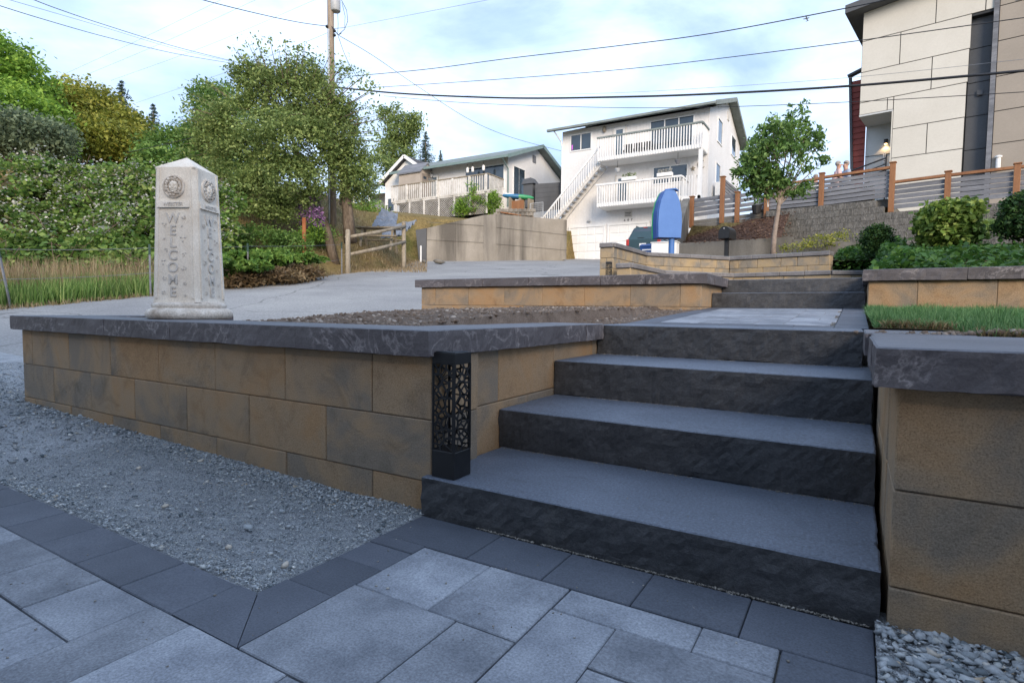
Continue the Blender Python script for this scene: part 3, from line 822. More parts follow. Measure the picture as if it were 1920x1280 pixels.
def lawn_h(x, y): return 0.572 + 0.040 * (y - 2.27) * 0.9 + 0.006 * noise.noise(Vector((x * 4, y * 4, 3)))
lawn = struct(grid_mesh('lawn', ax([(0.065, 5.2, 46)]), ax([(2.272, 5.08, 30)]), lawn_h, M_turf, keep=lambda x, y: not (x < 0.33 and y < 2.77), to_xy=False))
def blades(name, base, h, wdt, lean, mat, parent=None, rnd=None):
    n = len(base)
    az = RNG.uniform(0, 2*math.pi, n); ln = RNG.uniform(0, 2*math.pi, n)
    sx = np.stack([np.cos(az), np.sin(az), np.zeros(n)], 1) * wdt[:, None] / 2
    dl = np.stack([np.cos(ln), np.sin(ln), np.zeros(n)], 1) * lean[:, None]
    up = np.zeros((n, 3)); up[:, 2] = h
    m = base + up * 0.55 + dl * 0.35; t = base + up * (1 - 0.25 * (lean / np.maximum(h, 1e-3))[:, None]) + dl
    v = np.stack([base - sx, base + sx, m + sx * 0.8, m - sx * 0.8, t], 1)
    i0 = (np.arange(n) * 5)[:, None]
    tri = np.concatenate([i0 + np.array([[0, 1, 2]]), i0 + np.array([[0, 2, 3]]), i0 + np.array([[3, 2, 4]])], 1).reshape(-1, 3)
    r = RNG.random(n) if rnd is None else rnd
    return fast_mesh(name, v.reshape(-1, 3), tri, mat, parent, np.repeat(r, 3))
n = 46000
gx = 0.07 + 3.6 * RNG.random(n) ** 1.5; gy = 2.29 + 2.72 * RNG.random(n) ** 1.15
ok = ~((gx < 0.335) & (gy < 2.79)); gx, gy = gx[ok], gy[ok]; n = len(gx)
gb = np.stack([gx, gy, np.array([lawn_h(a, b) for a, b in zip(gx, gy)]) - 0.004], 1)
struct(blades('grass', gb, (0.7 + 0.5 * np.array([noise.noise(Vector((a * 6, b * 6, 2.0))) for a, b in zip(gx, gy)])) * RNG.uniform(0.045, 0.095, n), RNG.uniform(0.002, 0.004, n), RNG.uniform(0.0, 0.055, n), M_grass, lawn), 'stuff')
n = 5200
dx = 0.10 + 1.4 * RNG.random(n); dy = np.where(RNG.random(n) < 0.7, 2.285 + 0.05 * RNG.random(n), 2.29 + 0.5 * RNG.random(n) ** 2)
dy = np.where(dx < 0.335, dy + 0.505, dy)
db = np.stack([dx, dy, np.array([lawn_h(a, b) for a, b in zip(dx, dy)]) - 0.002], 1)
struct(blades('dead_grass', db, RNG.uniform(0.010, 0.05, n), RNG.uniform(0.002, 0.004, n), RNG.uniform(0.01, 0.06, n), M_dry, lawn), 'stuff')

k = 900; x_ = 0.50 + 0.16 * RNG.normal(size=k); y_ = 2.30 + 0.06 * np.abs(RNG.normal(size=k))
P_ = np.stack([x_, y_, 0.583 + 0.022 * np.exp(-((x_ - 0.5) / 0.16) ** 2) * RNG.random(k)], 1)
struct(pebbles('soil_crumbs', P_, 0.003 + 0.010 * RNG.random(k) ** 3, M_clod, lawn, 0.8), 'stuff')

# ================================================================== second tier
w = thing('retaining_wall', 'two-course tan block wall with charcoal caps behind the bare soil bed', 'wall', (-2.7, 5.03, 0.6))
ZT = 0.975; ZB = 0.889
js = [-1.14, -1.32] + [-1.32 - 0.4535 * k for k in range(1, 7)] + [-4.24]
wall_x(w, js, 5.03, ZB - 0.2, ZB - 0.002)
wall_x(w, [-1.14] + [-1.54 - 0.4535 * k for k in range(0, 6)] + [-4.24], 5.031, ZB - 0.4, ZB - 0.2)
wall_y(w, [5.292, 5.5, 5.95], -1.145, ZB - 0.2, ZB - 0.002)
wall_y(w, [5.292, 5.75, 5.95], -1.145, ZB - 0.4, ZB - 0.2)
cj = [-1.085, -1.62, -2.05, -2.25, -2.82, -3.38, -3.88, -4.305]
for i, (a, b_) in enumerate(zip(cj, cj[1:])):
    rough_box('cap_stone', b_ + 0.0015, a - 0.0015, 4.99, 5.29, ZB, ZT, 0.03, 0.007, M_cap, w, seed=80 + i)
rough_box('cap_stone', -1.40, -1.0855, 5.2925, 5.62, ZB, ZT - 0.001, 0.03, 0.007, M_cap, w, seed=90)
rough_box('cap_stone', -1.40, -1.0855, 5.6235, 5.95, ZB, ZT - 0.002, 0.03, 0.007, M_cap, w, seed=91)

w = thing('retaining_wall', 'block wall with dark caps behind the lawn at the right edge', 'wall', (1.8, 5.1, 0.6))
wall_x(w, [0.075, 0.38, 0.83, 1.29, 1.74, 2.19, 2.65, 3.1, 3.56, 4.01, 4.46, 4.92, 5.2], 5.09, 0.69, 0.892)
wall_x(w, [0.075, 0.61, 1.06, 1.51, 1.97, 2.42, 2.87, 3.33, 3.78, 4.23, 4.68, 5.2], 5.091, 0.49, 0.69)
wall_y(w, [5.352, 5.8, 6.1], 0.075, 0.69, 0.892, face=-1)
wall_y(w, [5.352, 5.58, 6.1], 0.075, 0.49, 0.69, face=-1)
cj = [0.035, 0.66, 1.15, 1.75, 2.35, 2.95, 3.55, 4.1, 4.7, 5.25]
for i, (a, b_) in enumerate(zip(cj, cj[1:])):
    rough_box('cap_stone', a + 0.0015, b_ - 0.0015, 5.05, 5.36, 0.894, 0.978, 0.03, 0.010 if i == 0 else 0.007, M_cap, w, seed=100 + i)
rough_box('cap_stone', 0.04, 0.34, 5.3635, 6.1, 0.894, 0.977, 0.04, 0.006, M_cap, w, seed=110)

st = thing('stone_steps', 'two charcoal stone steps at the far end of the paved landing', 'steps', (-0.55, 5.45, 0.69))
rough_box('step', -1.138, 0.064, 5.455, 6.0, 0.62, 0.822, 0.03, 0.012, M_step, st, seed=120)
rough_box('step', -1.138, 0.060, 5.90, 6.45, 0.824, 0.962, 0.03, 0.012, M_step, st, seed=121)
terrace = MB().hexa([(-4.3, 5.25, 0.5), (0.07, 6.44, 0.5), (0.3, 13.3, 0.5), (-4.6, 13.3, 0.5), (-4.3, 5.25, 0.78), (0.07, 6.44, 0.955), (0.3, 13.3, 1.18), (-4.6, 13.3, 1.10)]).build('terrace_path', M_pave)
struct(terrace)

# ================================================================== third tier: two walls wrapped round the upper court
def seg_wall(parent, pts, z_courses, length, mat, depth=0.24, start=0.0):
    for ci, (z0, z1) in enumerate(z_courses):
        for si, (a, b_) in enumerate(zip(pts, pts[1:])):
            a, b_ = Vector((a[0], a[1], 0)), Vector((b_[0], b_[1], 0)); L_ = (b_ - a).length; e = (b_ - a) / L_
            nrm = Vector((-e.y, e.x, 0))                       # points behind the face (left of travel)
            n_ = max(1, round(L_ / length)); s = 0.0; cuts = [0.0]
            off = 0.5 if (ci + si) % 2 else 1.0
            while s < L_ - 0.02:
                s = min(L_, s + L_ / n_ * (off if s == 0.0 else random.choice((0.8, 1.0, 1.2)))); cuts.append(s)
                if L_ - s < 0.12: cuts[-1] = L_; break
            for c0, c1 in zip(cuts, cuts[1:]):
                c = a + e * (c0 + c1) / 2 + nrm * depth / 2
                piece('block', (round(c1 - c0 - 0.005, 2), depth, z1 - z0 - 0.004), 0.008, (c.x, c.y, (z0 + z1) / 2), mat, parent, math.atan2(e.y, e.x))
def seg_caps(parent, pts, z0, z1, length, mat, depth=0.33, over=0.04):
    for a, b_ in zip(pts, pts[1:]):
        a, b_ = Vector((a[0], a[1], 0)), Vector((b_[0], b_[1], 0)); L_ = (b_ - a).length; e = (b_ - a) / L_; nrm = Vector((-e.y, e.x, 0))
        n_ = max(1, round(L_ / length))
        for k in range(n_):
            c = a + e * (k + 0.5) * L_ / n_ + nrm * (depth / 2 - over)
            piece('cap_stone', (round(L_ / n_ - 0.004, 3), depth, z1 - z0), 0.008, (c.x, c.y, (z0 + z1) / 2 + random.uniform(-0.001, 0.001)), mat, parent, math.atan2(e.y, e.x))
# the face lies to the right of travel: along Y from the far bend back to the end pillar
up_pts = [(-4.24, 10.26), (-3.965, 10.26), (-3.965, 12.25), (-2.56, 14.02), (-0.50, 13.56)]
lo_pts = [(-3.74, 9.86), (-3.475, 9.86), (-3.475, 11.95), (-2.36, 13.42), (-0.45, 13.14), (0.25, 13.5)]
w = thing('court_wall', 'pale buff block wall wrapping round the upper court, below the blue boat-shaped box', 'wall', (-3.0, 12.9, 1.1))
seg_wall(w, up_pts, [(1.645, 1.845), (1.445, 1.645), (1.245, 1.445), (1.045, 1.245)], 0.42, M_block_far)
seg_caps(w, up_pts, 1.847, 1.93, 0.55, M_cap_far)
MB().box(-0.515, -0.49, 13.58, 13.9, 1.05, 1.843).build('block', M_block_far, w)
w = thing('seat_wall', 'lower buff block wall with slim caps running in front of the taller court wall', 'wall', (-2.6, 12.3, 1.1))
seg_wall(w, lo_pts, [(1.215, 1.415), (1.015, 1.215)], 0.42, M_block_far)
seg_caps(w, lo_pts, 1.417, 1.50, 0.55, M_cap_far)

# ================================================================== bollard lamps
def clip_poly(poly, p, nrm):
    out = []
    for i in range(len(poly)):
        a, b_ = poly[i], poly[(i+1) % len(poly)]
        da = (a[0]-p[0])*nrm[0] + (a[1]-p[1])*nrm[1]; db_ = (b_[0]-p[0])*nrm[0] + (b_[1]-p[1])*nrm[1]
        if da <= 0: out.append(a)
        if (da < 0 < db_) or (db_ < 0 < da):
            t = da / (da - db_); out.append((a[0]+(b_[0]-a[0])*t, a[1]+(b_[1]-a[1])*t))
    return out
def lattice_panel(w_, h_, seed, bar=0.0034, nseed=30):
    rs = random.Random(seed); m = MB()
    sd = []
    while len(sd) < nseed:
        c = (rs.uniform(-w_/2, w_/2), rs.uniform(0, h_))
        if all((c[0]-q[0])**2 + (c[1]-q[1])**2 > (0.0145)**2 for q in sd) or rs.random() < 0.02: sd.append(c)
    for c in sd:
        poly = [(-w_/2, 0), (w_/2, 0), (w_/2, h_), (-w_/2, h_)]
        for q in sd:
            if q is c: continue
            mid = ((c[0]+q[0])/2, (c[1]+q[1])/2); poly = clip_poly(poly, mid, (q[0]-c[0], q[1]-c[1]))
            if len(poly) < 3: break
        if len(poly) < 3: continue
        cx = sum(p[0] for p in poly)/len(poly); cy = sum(p[1] for p in poly)/len(poly)
        inner = []
        for p in poly:
            dx_, dy_ = p[0]-cx, p[1]-cy; l = math.hypot(dx_, dy_); k = max(0.12, (l - bar*1.25) / l) if l > 1e-6 else 0
            inner.append((cx+dx_*k, cy+dy_*k))
        n_ = len(poly); ty = 0.0016
        vs = [(p[0], -ty/2, p[1]) for p in poly] + [(p[0], -ty/2, p[1]) for p in inner] + [(p[0], ty/2, p[1]) for p in poly] + [(p[0], ty/2, p[1]) for p in inner]
        fs = []
        for i in range(n_):
            j = (i+1) % n_
            fs += [(i, j, n_+j, n_+i), (2*n_+j, 2*n_+i, 3*n_+i, 3*n_+j), (n_+i, n_+j, 3*n_+j, 3*n_+i)]
        m.add(vs, fs)
    return m
def bollard(label, x, y, z, group):
    t = thing('bollard_lamp', label, 'lamp', (x, y, z), group)
    W = 0.088
    MB().cbox(x-W/2, x+W/2, y-W/2, y+W/2, z, z+0.085, 0.0012).build('base', M_metal_bk, t)
    for sx in (-1, 1):
        for sy in (-1, 1):
            MB().box(x+sx*W/2-0.005*(sx+1)/1.0*0.999+(0.0 if sx > 0 else 0), x+sx*W/2+(0.005 if sx < 0 else 0.0), y+sy*W/2-(0.005 if sy > 0 else 0), y+sy*W/2+(0.005 if sy < 0 else 0), z+0.085, z+0.36).build('post', M_metal_bk, t)
    for k in range(4):
        o = lattice_panel(W-0.010, 0.275, 5+k).build('lattice_panel', M_metal_bk, t, fix=False, origin=(0, 0, 0))
        a = k * math.pi/2
        place(o, (x + math.sin(a)*(W/2-0.002), y - math.cos(a)*(W/2-0.002), z+0.085), t); o.rotation_euler.z = a
    MB().cbox(x-W/2, x+W/2, y-W/2, y+W/2, z+0.36, z+0.394, 0.0012).build('head', M_metal_bk, t)
    MB().cbox(x-W/2+0.008, x+W/2-0.008, y-W/2+0.008, y+W/2-0.008, z+0.3945, z+0.3965, 0.0008).build('solar_panel', M_glass, t)
    return t
# ================================================================== more materials
def glass_mat(name, col=(0.02, 0.032, 0.045)):
    m, nt, N, L, b = new_mat(name)
    c = ramp(nt, nz(nt, pos(nt), 1.3, 3), [(0.35, col), (0.65, [k * 1.7 for k in col])])
    L.new(c, b.inputs['Base Color']); b.inputs['Roughness'].default_value = 0.06; b.inputs['Specular IOR Level'].default_value = 0.9
    L.new(bump(nt, nz(nt, pos(nt), 0.9, 2), 0.05, 0.02), b.inputs['Normal'])
    return m
M_glass = glass_mat('window_glass')
M_glass_l = glass_mat('window_glass_pale', (0.05, 0.075, 0.10))
M_cast = pm('cast_stone', (0.68, 0.61, 0.52), (0.82, 0.77, 0.69), 9, 160, 0.20, 0.9, 0.2, 0.5, 150, 0.003)
M_cast_d = pm('cast_stone_worn', (0.45, 0.38, 0.31), (0.78, 0.73, 0.66), 14, 120, 0.3, 0.92, 0.2, 0.6, 120, 0.003)
M_letter = pm('cast_letter', (0.52, 0.49, 0.45), (0.64, 0.61, 0.57), 20, 160, 0.2, 0.9, 0.2, 0.3, 150, 0.002)
M_white = pm('white_siding', (0.58, 0.57, 0.56), (0.67, 0.66, 0.65), 0.7, 12, 0.06, 0.75, 0.3, 0.12, 30, 0.004)
def siding(name, c1, c2):
    m = pm(name, c1, c2, 0.7, 12, 0.08, 0.75, 0.3, 0)
    nt = m.node_tree; b = nt.nodes['Principled BSDF']
    g = nt.nodes.new('ShaderNodeNewGeometry'); sx = nt.nodes.new('ShaderNodeSeparateXYZ'); nt.links.new(g.outputs['Position'], sx.inputs[0])
    w = math_n(nt, 'FRACT', math_n(nt, 'MULTIPLY', math_n(nt, 'ADD', sx.outputs['X'], sx.outputs['Y']), 4.9))
    gr = ramp(nt, w, [(0.0, 0.0), (0.06, 1.0), (0.94, 1.0), (1.0, 0.0)])
    nt.links.new(bump(nt, gr, 0.8, 0.012), b.inputs['Normal'])
    return m
M_white = siding('white_siding_grooved', (0.68, 0.67, 0.665), (0.77, 0.76, 0.755))
M_trim = pm('white_paint', (0.74, 0.74, 0.735), (0.82, 0.82, 0.815), 2.0, 25, 0.10, 0.6, 0.35, 0.05, 60, 0.002)
M_trim_old = pm('weathered_white_paint', (0.48, 0.46, 0.43), (0.72, 0.70, 0.67), 2.5, 14, 0.18, 0.8, 0.25, 0.1, 60, 0.002)
M_cream = pm('cream_panel', (0.56, 0.535, 0.475), (0.61, 0.585, 0.525), 0.8, 18, 0.05, 0.75, 0.3, 0.08, 80, 0.002)
M_taupe = pm('taupe_panel', (0.30, 0.265, 0.225), (0.34, 0.30, 0.255), 0.8, 18, 0.06, 0.75, 0.3, 0.08, 80, 0.002)
M_chark = pm('charcoal_panel', (0.075, 0.08, 0.088), (0.10, 0.105, 0.115), 0.8, 18, 0.08, 0.7, 0.3, 0.08, 80, 0.002)
M_joint = pm('dark_joint', (0.035, 0.037, 0.04), (0.05, 0.052, 0.055), 4, 30, 0.1, 0.8, 0.2, 0)
M_greyp = pm('grey_entry_panel', (0.48, 0.50, 0.50), (0.55, 0.565, 0.565), 1.0, 20, 0.05, 0.75, 0.3, 0.05, 80, 0.002)
M_red = pm('red_siding', (0.20, 0.045, 0.035), (0.27, 0.065, 0.05), 1.5, 20, 0.12, 0.7, 0.3, 0.1, 40, 0.003)
M_roof = pm('roof_grey_green', (0.16, 0.19, 0.185), (0.24, 0.27, 0.265), 2.0, 30, 0.15, 0.8, 0.25, 0.2, 40, 0.004)
M_roof_dk = pm('roof_shingle_dark', (0.06, 0.06, 0.065), (0.10, 0.10, 0.105), 3.0, 25, 0.3, 0.9, 0.2, 0.5, 30, 0.01)
M_fascia = pm('green_fascia', (0.15, 0.22, 0.22), (0.20, 0.27, 0.265), 2.0, 20, 0.1, 0.7, 0.3, 0.05, 60, 0.002)
M_conc = None
def stained_concrete(name, c1, c2, stain):
    m, nt, N, L, b = new_mat(name)
    p = pos(nt)
    col = ramp(nt, nz(nt, p, 0.8, 5, 0.6), [(0.3, c1), (0.7, c2)])
    ps = pos(nt, (0.55, 0.55, 0.07))
    s = ramp(nt, nz(nt, ps, 1.4, 5, 0.6, 0.3), [(0.46, 0.0), (0.66, 0.8)])
    col = mixc(nt, s, col, stain)
    col = mixc(nt, 1.0, col, ramp(nt, nz(nt, p, 28, 4, 0.7), [(0.3, 0.82), (0.7, 1.1)]), 'MULTIPLY')
    L.new(col, b.inputs['Base Color']); b.inputs['Roughness'].default_value = 0.92; b.inputs['Specular IOR Level'].default_value = 0.2
    L.new(bump(nt, nz(nt, p, 30, 5, 0.7), 0.4, 0.01), b.inputs['Normal'])
    return m
M_conc = stained_concrete('stained_concrete', (0.25, 0.225, 0.19), (0.34, 0.31, 0.27), (0.085, 0.077, 0.068))
M_conc_g = stained_concrete('grey_concrete', (0.155, 0.145, 0.13), (0.22, 0.21, 0.19), (0.075, 0.07, 0.062))
M_split = pm('split_face_block', (0.115, 0.112, 0.105), (0.215, 0.208, 0.195), 7, 26, 0.5, 0.95, 0.15, 1.0, 22, 0.04, rnd=0.05, stretch=(1.6, 1.6, 0.5))
M_wood = pm('cedar_post', (0.22, 0.10, 0.048), (0.31, 0.15, 0.072), 3, 50, 0.2, 0.7, 0.3, 0.2, 80, 0.003, stretch=(1,1,0.2))
M_slat = pm('grey_slat', (0.13, 0.137, 0.155), (0.235, 0.243, 0.268), 3, 45, 0.25, 0.8, 0.25, 0.25, 60, 0.003, rnd=0.12, stretch=(0.25,1,2))
M_oldwood = pm('weathered_wood', (0.21, 0.175, 0.13), (0.35, 0.305, 0.24), 4, 40, 0.35, 0.9, 0.2, 0.5, 60, 0.006, stretch=(1,1,0.3))
M_bark = pm('bark', (0.10, 0.075, 0.055), (0.19, 0.15, 0.115), 5, 22, 0.45, 0.95, 0.1, 1.0, 25, 0.02, stretch=(1,1,0.3))
M_bark_s = pm('smooth_bark', (0.20, 0.16, 0.13), (0.31, 0.25, 0.21), 8, 50, 0.25, 0.85, 0.2, 0.4, 60, 0.004)
M_pole = pm('pole_wood', (0.19, 0.145, 0.105), (0.31, 0.25, 0.195), 2, 25, 0.35, 0.95, 0.1, 0.6, 30, 0.01, stretch=(1,1,0.1))
M_steel = pm('galvanised', (0.33, 0.35, 0.37), (0.46, 0.48, 0.50), 4, 40, 0.15, 0.5, 0.5, 0.1, 60, 0.002)
M_cable = pm('cable', (0.018, 0.02, 0.024), (0.03, 0.032, 0.038), 3, 20, 0.1, 0.6, 0.3, 0)
M_cable_g = pm('cable_grey', (0.16, 0.175, 0.20), (0.22, 0.235, 0.26), 3, 20, 0.1, 0.6, 0.3, 0)
M_mulch = pm('bark_mulch', (0.075, 0.042, 0.030), (0.15, 0.09, 0.065), 6, 40, 0.55, 0.95, 0.1, 1.0, 45, 0.03)
M_green_post = pm('green_steel_post', (0.03, 0.06, 0.045), (0.06, 0.10, 0.08), 8, 60, 0.2, 0.6, 0.3, 0.1, 60, 0.002)
M_rust = pm('rusty_post', (0.26, 0.085, 0.035), (0.36, 0.14, 0.06), 5, 60, 0.3, 0.85, 0.2, 0.3, 80, 0.003)

# ================================================================== welcome pillar
PX, PY, PZ = -2.953, 1.667, ZC - 0.002
pil = thing('welcome_pillar', 'tall tapered cast-stone pillar carved WELCOME with a face medallion, on the wall cap', 'pillar', (PX, PY, PZ))
a1 = R(-62.5)                                                   # direction the broad left face looks
n1 = Vector((math.cos(a1), math.sin(a1), 0)); n2 = Vector((math.cos(a1 + math.pi/2), math.sin(a1 + math.pi/2), 0))
c0 = Vector((PX, PY, PZ))
prof = [(0.172, 0.0), (0.192, 0.006), (0.2, 0.022), (0.2, 0.036), (0.19, 0.05), (0.175, 0.056), (0.166, 0.058), (0.172, 0.066), (0.170, 0.078), (0.158, 0.086)]
MB().lathe(c0, prof, 48).build('base', M_cast_d, pil, smooth=True)
HB, HT, SB, ST = 0.086, 0.752, 0.124, 0.104                     # shaft heights and half widths
def octo(h, s, ch):
    q = []
    for (a, b_) in ((1,-1),(1,1),(-1,1),(-1,-1)):
        for (da, db_) in (((-ch, 0), (0, ch)) if (a, b_) == (1,-1) else ((0, -ch), (-ch, 0)) if (a, b_) == (1,1) else ((ch, 0), (0, -ch)) if (a, b_) == (-1,1) else ((0, ch), (ch, 0))):
            q.append(c0 + n1 * (a*s + da) + n2 * (b_*s + db_) + Vector((0, 0, h)))
    return q
m = MB(); lv = [octo(HB, SB, 0.016), octo(HB + 0.02, SB - 0.002, 0.018), octo(HT - 0.012, ST + 0.0005, 0.016), octo(HT, ST, 0.006)]
vs = [p for l in lv for p in l] + [c0 + Vector((0, 0, HT + 0.072))]
fs = [tuple(range(8))[::-1]]
for l in range(3):
    for k in range(8): fs.append((l*8+k, l*8+(k+1) % 8, (l+1)*8+(k+1) % 8, (l+1)*8+k))
for k in range(8): fs.append((24+k, 24+(k+1) % 8, 32))
m.add(vs, fs).build('shaft', M_cast, pil)
def face_pt(nr, tr, t, h, out=0.0):
    s = SB + (ST - SB) * (h - HB) / (HT - HB)
    return c0 + nr * (s + out) + tr * t + Vector((0, 0, h))
FONT_CURVES = 0
def carve_text(txt, nr, tr, h, size, out, name, vertical=False, lw=0.0):
    """raised lettering laid on a face (nr = outward, tr = to the right)"""
    cu = bpy.data.curves.new(name, 'FONT'); cu.body = txt; cu.size = size; cu.align_x = 'CENTER'; cu.align_y = 'CENTER'; cu.extrude = 0.0022; cu.bevel_depth = 0.0006; cu.offset = lw
    tmp = bpy.data.objects.new(name, cu); COL.objects.link(tmp)
    dg = bpy.context.evaluated_depsgraph_get(); me = bpy.data.meshes.new_from_object(tmp.evaluated_get(dg))
    bpy.data.objects.remove(tmp)
    return me
def put_text(me, name, o0, tr, upv, nr, mat, parent):
    me.materials.clear(); me.materials.append(mat)
    o = bpy.data.objects.new(name, me); COL.objects.link(o)
    mw = Matrix(((tr.x, upv.x, nr.x, 0), (tr.y, upv.y, nr.y, 0), (tr.z, upv.z, nr.z, 0), (0, 0, 0, 1)))
    o.rotation_euler = mw.to_euler()
    place(o, o0, parent)
    return o
UPZ = Vector((0, 0, 1))
for (nr, tr) in ((n1, n2), (n2, -n1)):
    tilt = (UPZ + nr * ((ST - SB) / (HT - HB))).normalized(); nn = tr.cross(tilt) * 1.0
    if nn.dot(nr) < 0: nn = -nn
    # sunk field edges: two raised borders and the ledge with the small inscription
    for sgn in (-1, 1):
        p0 = face_pt(nr, tr, sgn * 0.094, HB + 0.02, 0.001); p1 = face_pt(nr, tr, sgn * 0.079, HT - 0.005, 0.001)
        MB().bar(p0, p1, 0.014, 0.006, nr).build('edge_border', M_cast, pil)
    hb = 0.553
    MB().hexa([face_pt(nr, tr, -0.083, hb, -0.004), face_pt(nr, tr, 0.083, hb, -0.004), face_pt(nr, tr, 0.083, hb, 0.011), face_pt(nr, tr, -0.083, hb, 0.011),
               face_pt(nr, tr, -0.083, hb + 0.034, -0.004), face_pt(nr, tr, 0.083, hb + 0.034, -0.004), face_pt(nr, tr, 0.083, hb + 0.034, 0.007), face_pt(nr, tr, -0.083, hb + 0.034, 0.007)]).build('ledge', M_cast, pil)
    put_text(carve_text('WEBSTER', nr, tr, 0, 0.024, 0, 't'), 'inscription', face_pt(nr, tr, 0.0, hb + 0.015, 0.0095), tr, tilt, nn, M_letter, pil)
    # medallion: rim, curly hair and a face in relief
    mc = face_pt(nr, tr, 0.0, 0.655, 0.0)
    md = MB(); nseg = 28
    for (r0, o0_, r1, o1_) in ((0.058, 0.0, 0.056, 0.008), (0.056, 0.008, 0.050, 0.010), (0.050, 0.010, 0.047, 0.004), (0.047, 0.004, 0.0, 0.003)):
        vs = []
        for k in range(nseg):
            an = 2*math.pi*k/nseg; dv = tr*math.cos(an) + tilt*math.sin(an)
            vs += [mc + dv*r0 + nn*o0_, mc + dv*r1 + nn*o1_]
        md.add(vs, [(2*k, 2*((k+1) % nseg), 2*((k+1) % nseg)+1, 2*k+1) for k in range(nseg)])
    med = md.build('medallion', M_cast_d, pil, smooth=True)
    hair = MB()
    for k in range(30):
        an = 2*math.pi*k/30 + random.uniform(-0.1, 0.1); rr = 0.036 + random.uniform(-0.004, 0.007)
        hair.ball(mc + (tr*math.cos(an) + tilt*math.sin(an))*rr + nn*0.006, 0.0075 + random.uniform(-0.002, 0.002), 6, 4)
    hair.build('curls', M_cast_d, med, smooth=True)
    fc = MB()
    def fb(x_, y_, o_, rx, ry, ro):
        b0 = len(fc.v); fc.ball((0, 0, 0), 1.0, 10, 7)
        for i in range(b0, len(fc.v)):
            q = fc.v[i]; fc.v[i] = tuple(mc + tr*(x_ + q[0]*rx) + tilt*(y_ + q[2]*ry) + nn*(o_ + q[1]*ro))
    fb(0, 0, 0.006, 0.024, 0.031, 0.009); fb(0, 0.012, 0.011, 0.020, 0.012, 0.005); fb(0, -0.001, 0.0155, 0.0036, 0.011, 0.005); fb(0, -0.015, 0.0135, 0.009, 0.003, 0.003)
    fb(0, -0.024, 0.012, 0.007, 0.005, 0.004); fb(-0.012, -0.006, 0.0125, 0.007, 0.007, 0.004); fb(0.012, -0.006, 0.0125, 0.007, 0.007, 0.004)
    fb(-0.009, 0.007, 0.0135, 0.006, 0.0018, 0.003); fb(0.009, 0.007, 0.0135, 0.006, 0.0018, 0.003); fb(-0.009, 0.003, 0.0125, 0.004, 0.002, 0.003); fb(0.009, 0.003, 0.0125, 0.004, 0.002, 0.003)
    fc.build('relief_face', M_cast, med, smooth=True)
    # WELCOME, letter under letter
    for k, ch in enumerate('WELCOME'):
        h = 0.500 - k * 0.0605
        put_text(carve_text(ch, nr, tr, 0, 0.068, 0, 't', lw=0.0008), 'letter', face_pt(nr, tr, -0.006, h, 0.0015), tr, tilt, nn, M_letter, pil)
    # little carved leaves and flowers strewn over the field
    rs = random.Random(3 if nr is n1 else 8)
    for (tx, th, sc_) in ((0.050, 0.505, 1.0), (-0.052, 0.47, 1.1), (0.046, 0.40, 1.5), (-0.05, 0.40, 0.5), (-0.042, 0.345, 0.8), (0.052, 0.325, 0.9), (-0.055, 0.285, 1.3), (0.05, 0.255, 1.1), (-0.05, 0.205, 1.0), (0.055, 0.18, 0.8), (-0.055, 0.135, 1.0), (0.04, 0.462, 0.5), (0.055, 0.12, 0.6)):
        sp = MB(); cc = face_pt(nr, tr, tx, th, 0.001); na = rs.choice((5, 6, 5, 3))
        for k in range(na):
            an = 2*math.pi*k/na + rs.random(); dv = tr*math.cos(an) + tilt*math.sin(an); sd = tr*-math.sin(an) + tilt*math.cos(an); l = 0.013*sc_
            sp.add([cc + dv*l*0.2 - nn*0.002, cc + dv*l*0.6 + sd*l*0.24 + nn*0.002, cc + dv*l + nn*0.0005, cc + dv*l*0.6 - sd*l*0.24 + nn*0.002, cc + dv*l*0.55 + nn*0.005], [(0,1,4),(1,2,4),(2,3,4),(3,0,4)])
        sp.build('carved_flower', M_letter, pil)

bollard('black perforated metal bollard lamp standing on the lowest step', -1.086, 1.436, 0.1205, 'black perforated bollard lamps')
pb = at(1141.5, 517, 10.15)
bollard('small distant black bollard lamp beside the end of the court wall', pb.x, pb.y, 1.118, 'black perforated bollard lamps')

# ================================================================== foliage builders
def leaf_soup(name, pts, size, mat, parent=None, upbias=0.35, rnd=None, aspect=0.55, droop=0.0):
    n = len(pts)
    nrm = RNG.normal(size=(n, 3)); nrm[:, 2] = np.abs(nrm[:, 2]) + upbias; nrm /= np.linalg.norm(nrm, axis=1)[:, None]
    t = RNG.normal(size=(n, 3)); t[:, 2] -= droop; t -= nrm * np.sum(t * nrm, 1)[:, None]; t /= np.linalg.norm(t, axis=1)[:, None]
    s = np.cross(nrm, t)
    sz = (size * RNG.uniform(0.6, 1.35, n))[:, None]
    v = np.stack([pts - t*sz*0.5, pts + s*sz*aspect*0.5 + nrm*sz*0.06, pts + t*sz*0.55, pts - s*sz*aspect*0.5 + nrm*sz*0.06], 1)
    q = np.arange(n*4).reshape(n, 4)
    r = np.clip(RNG.normal(0.5, 0.22, n), 0, 1) if rnd is None else rnd
    return fast_mesh(name, v.reshape(-1, 3), q, mat, parent, r)
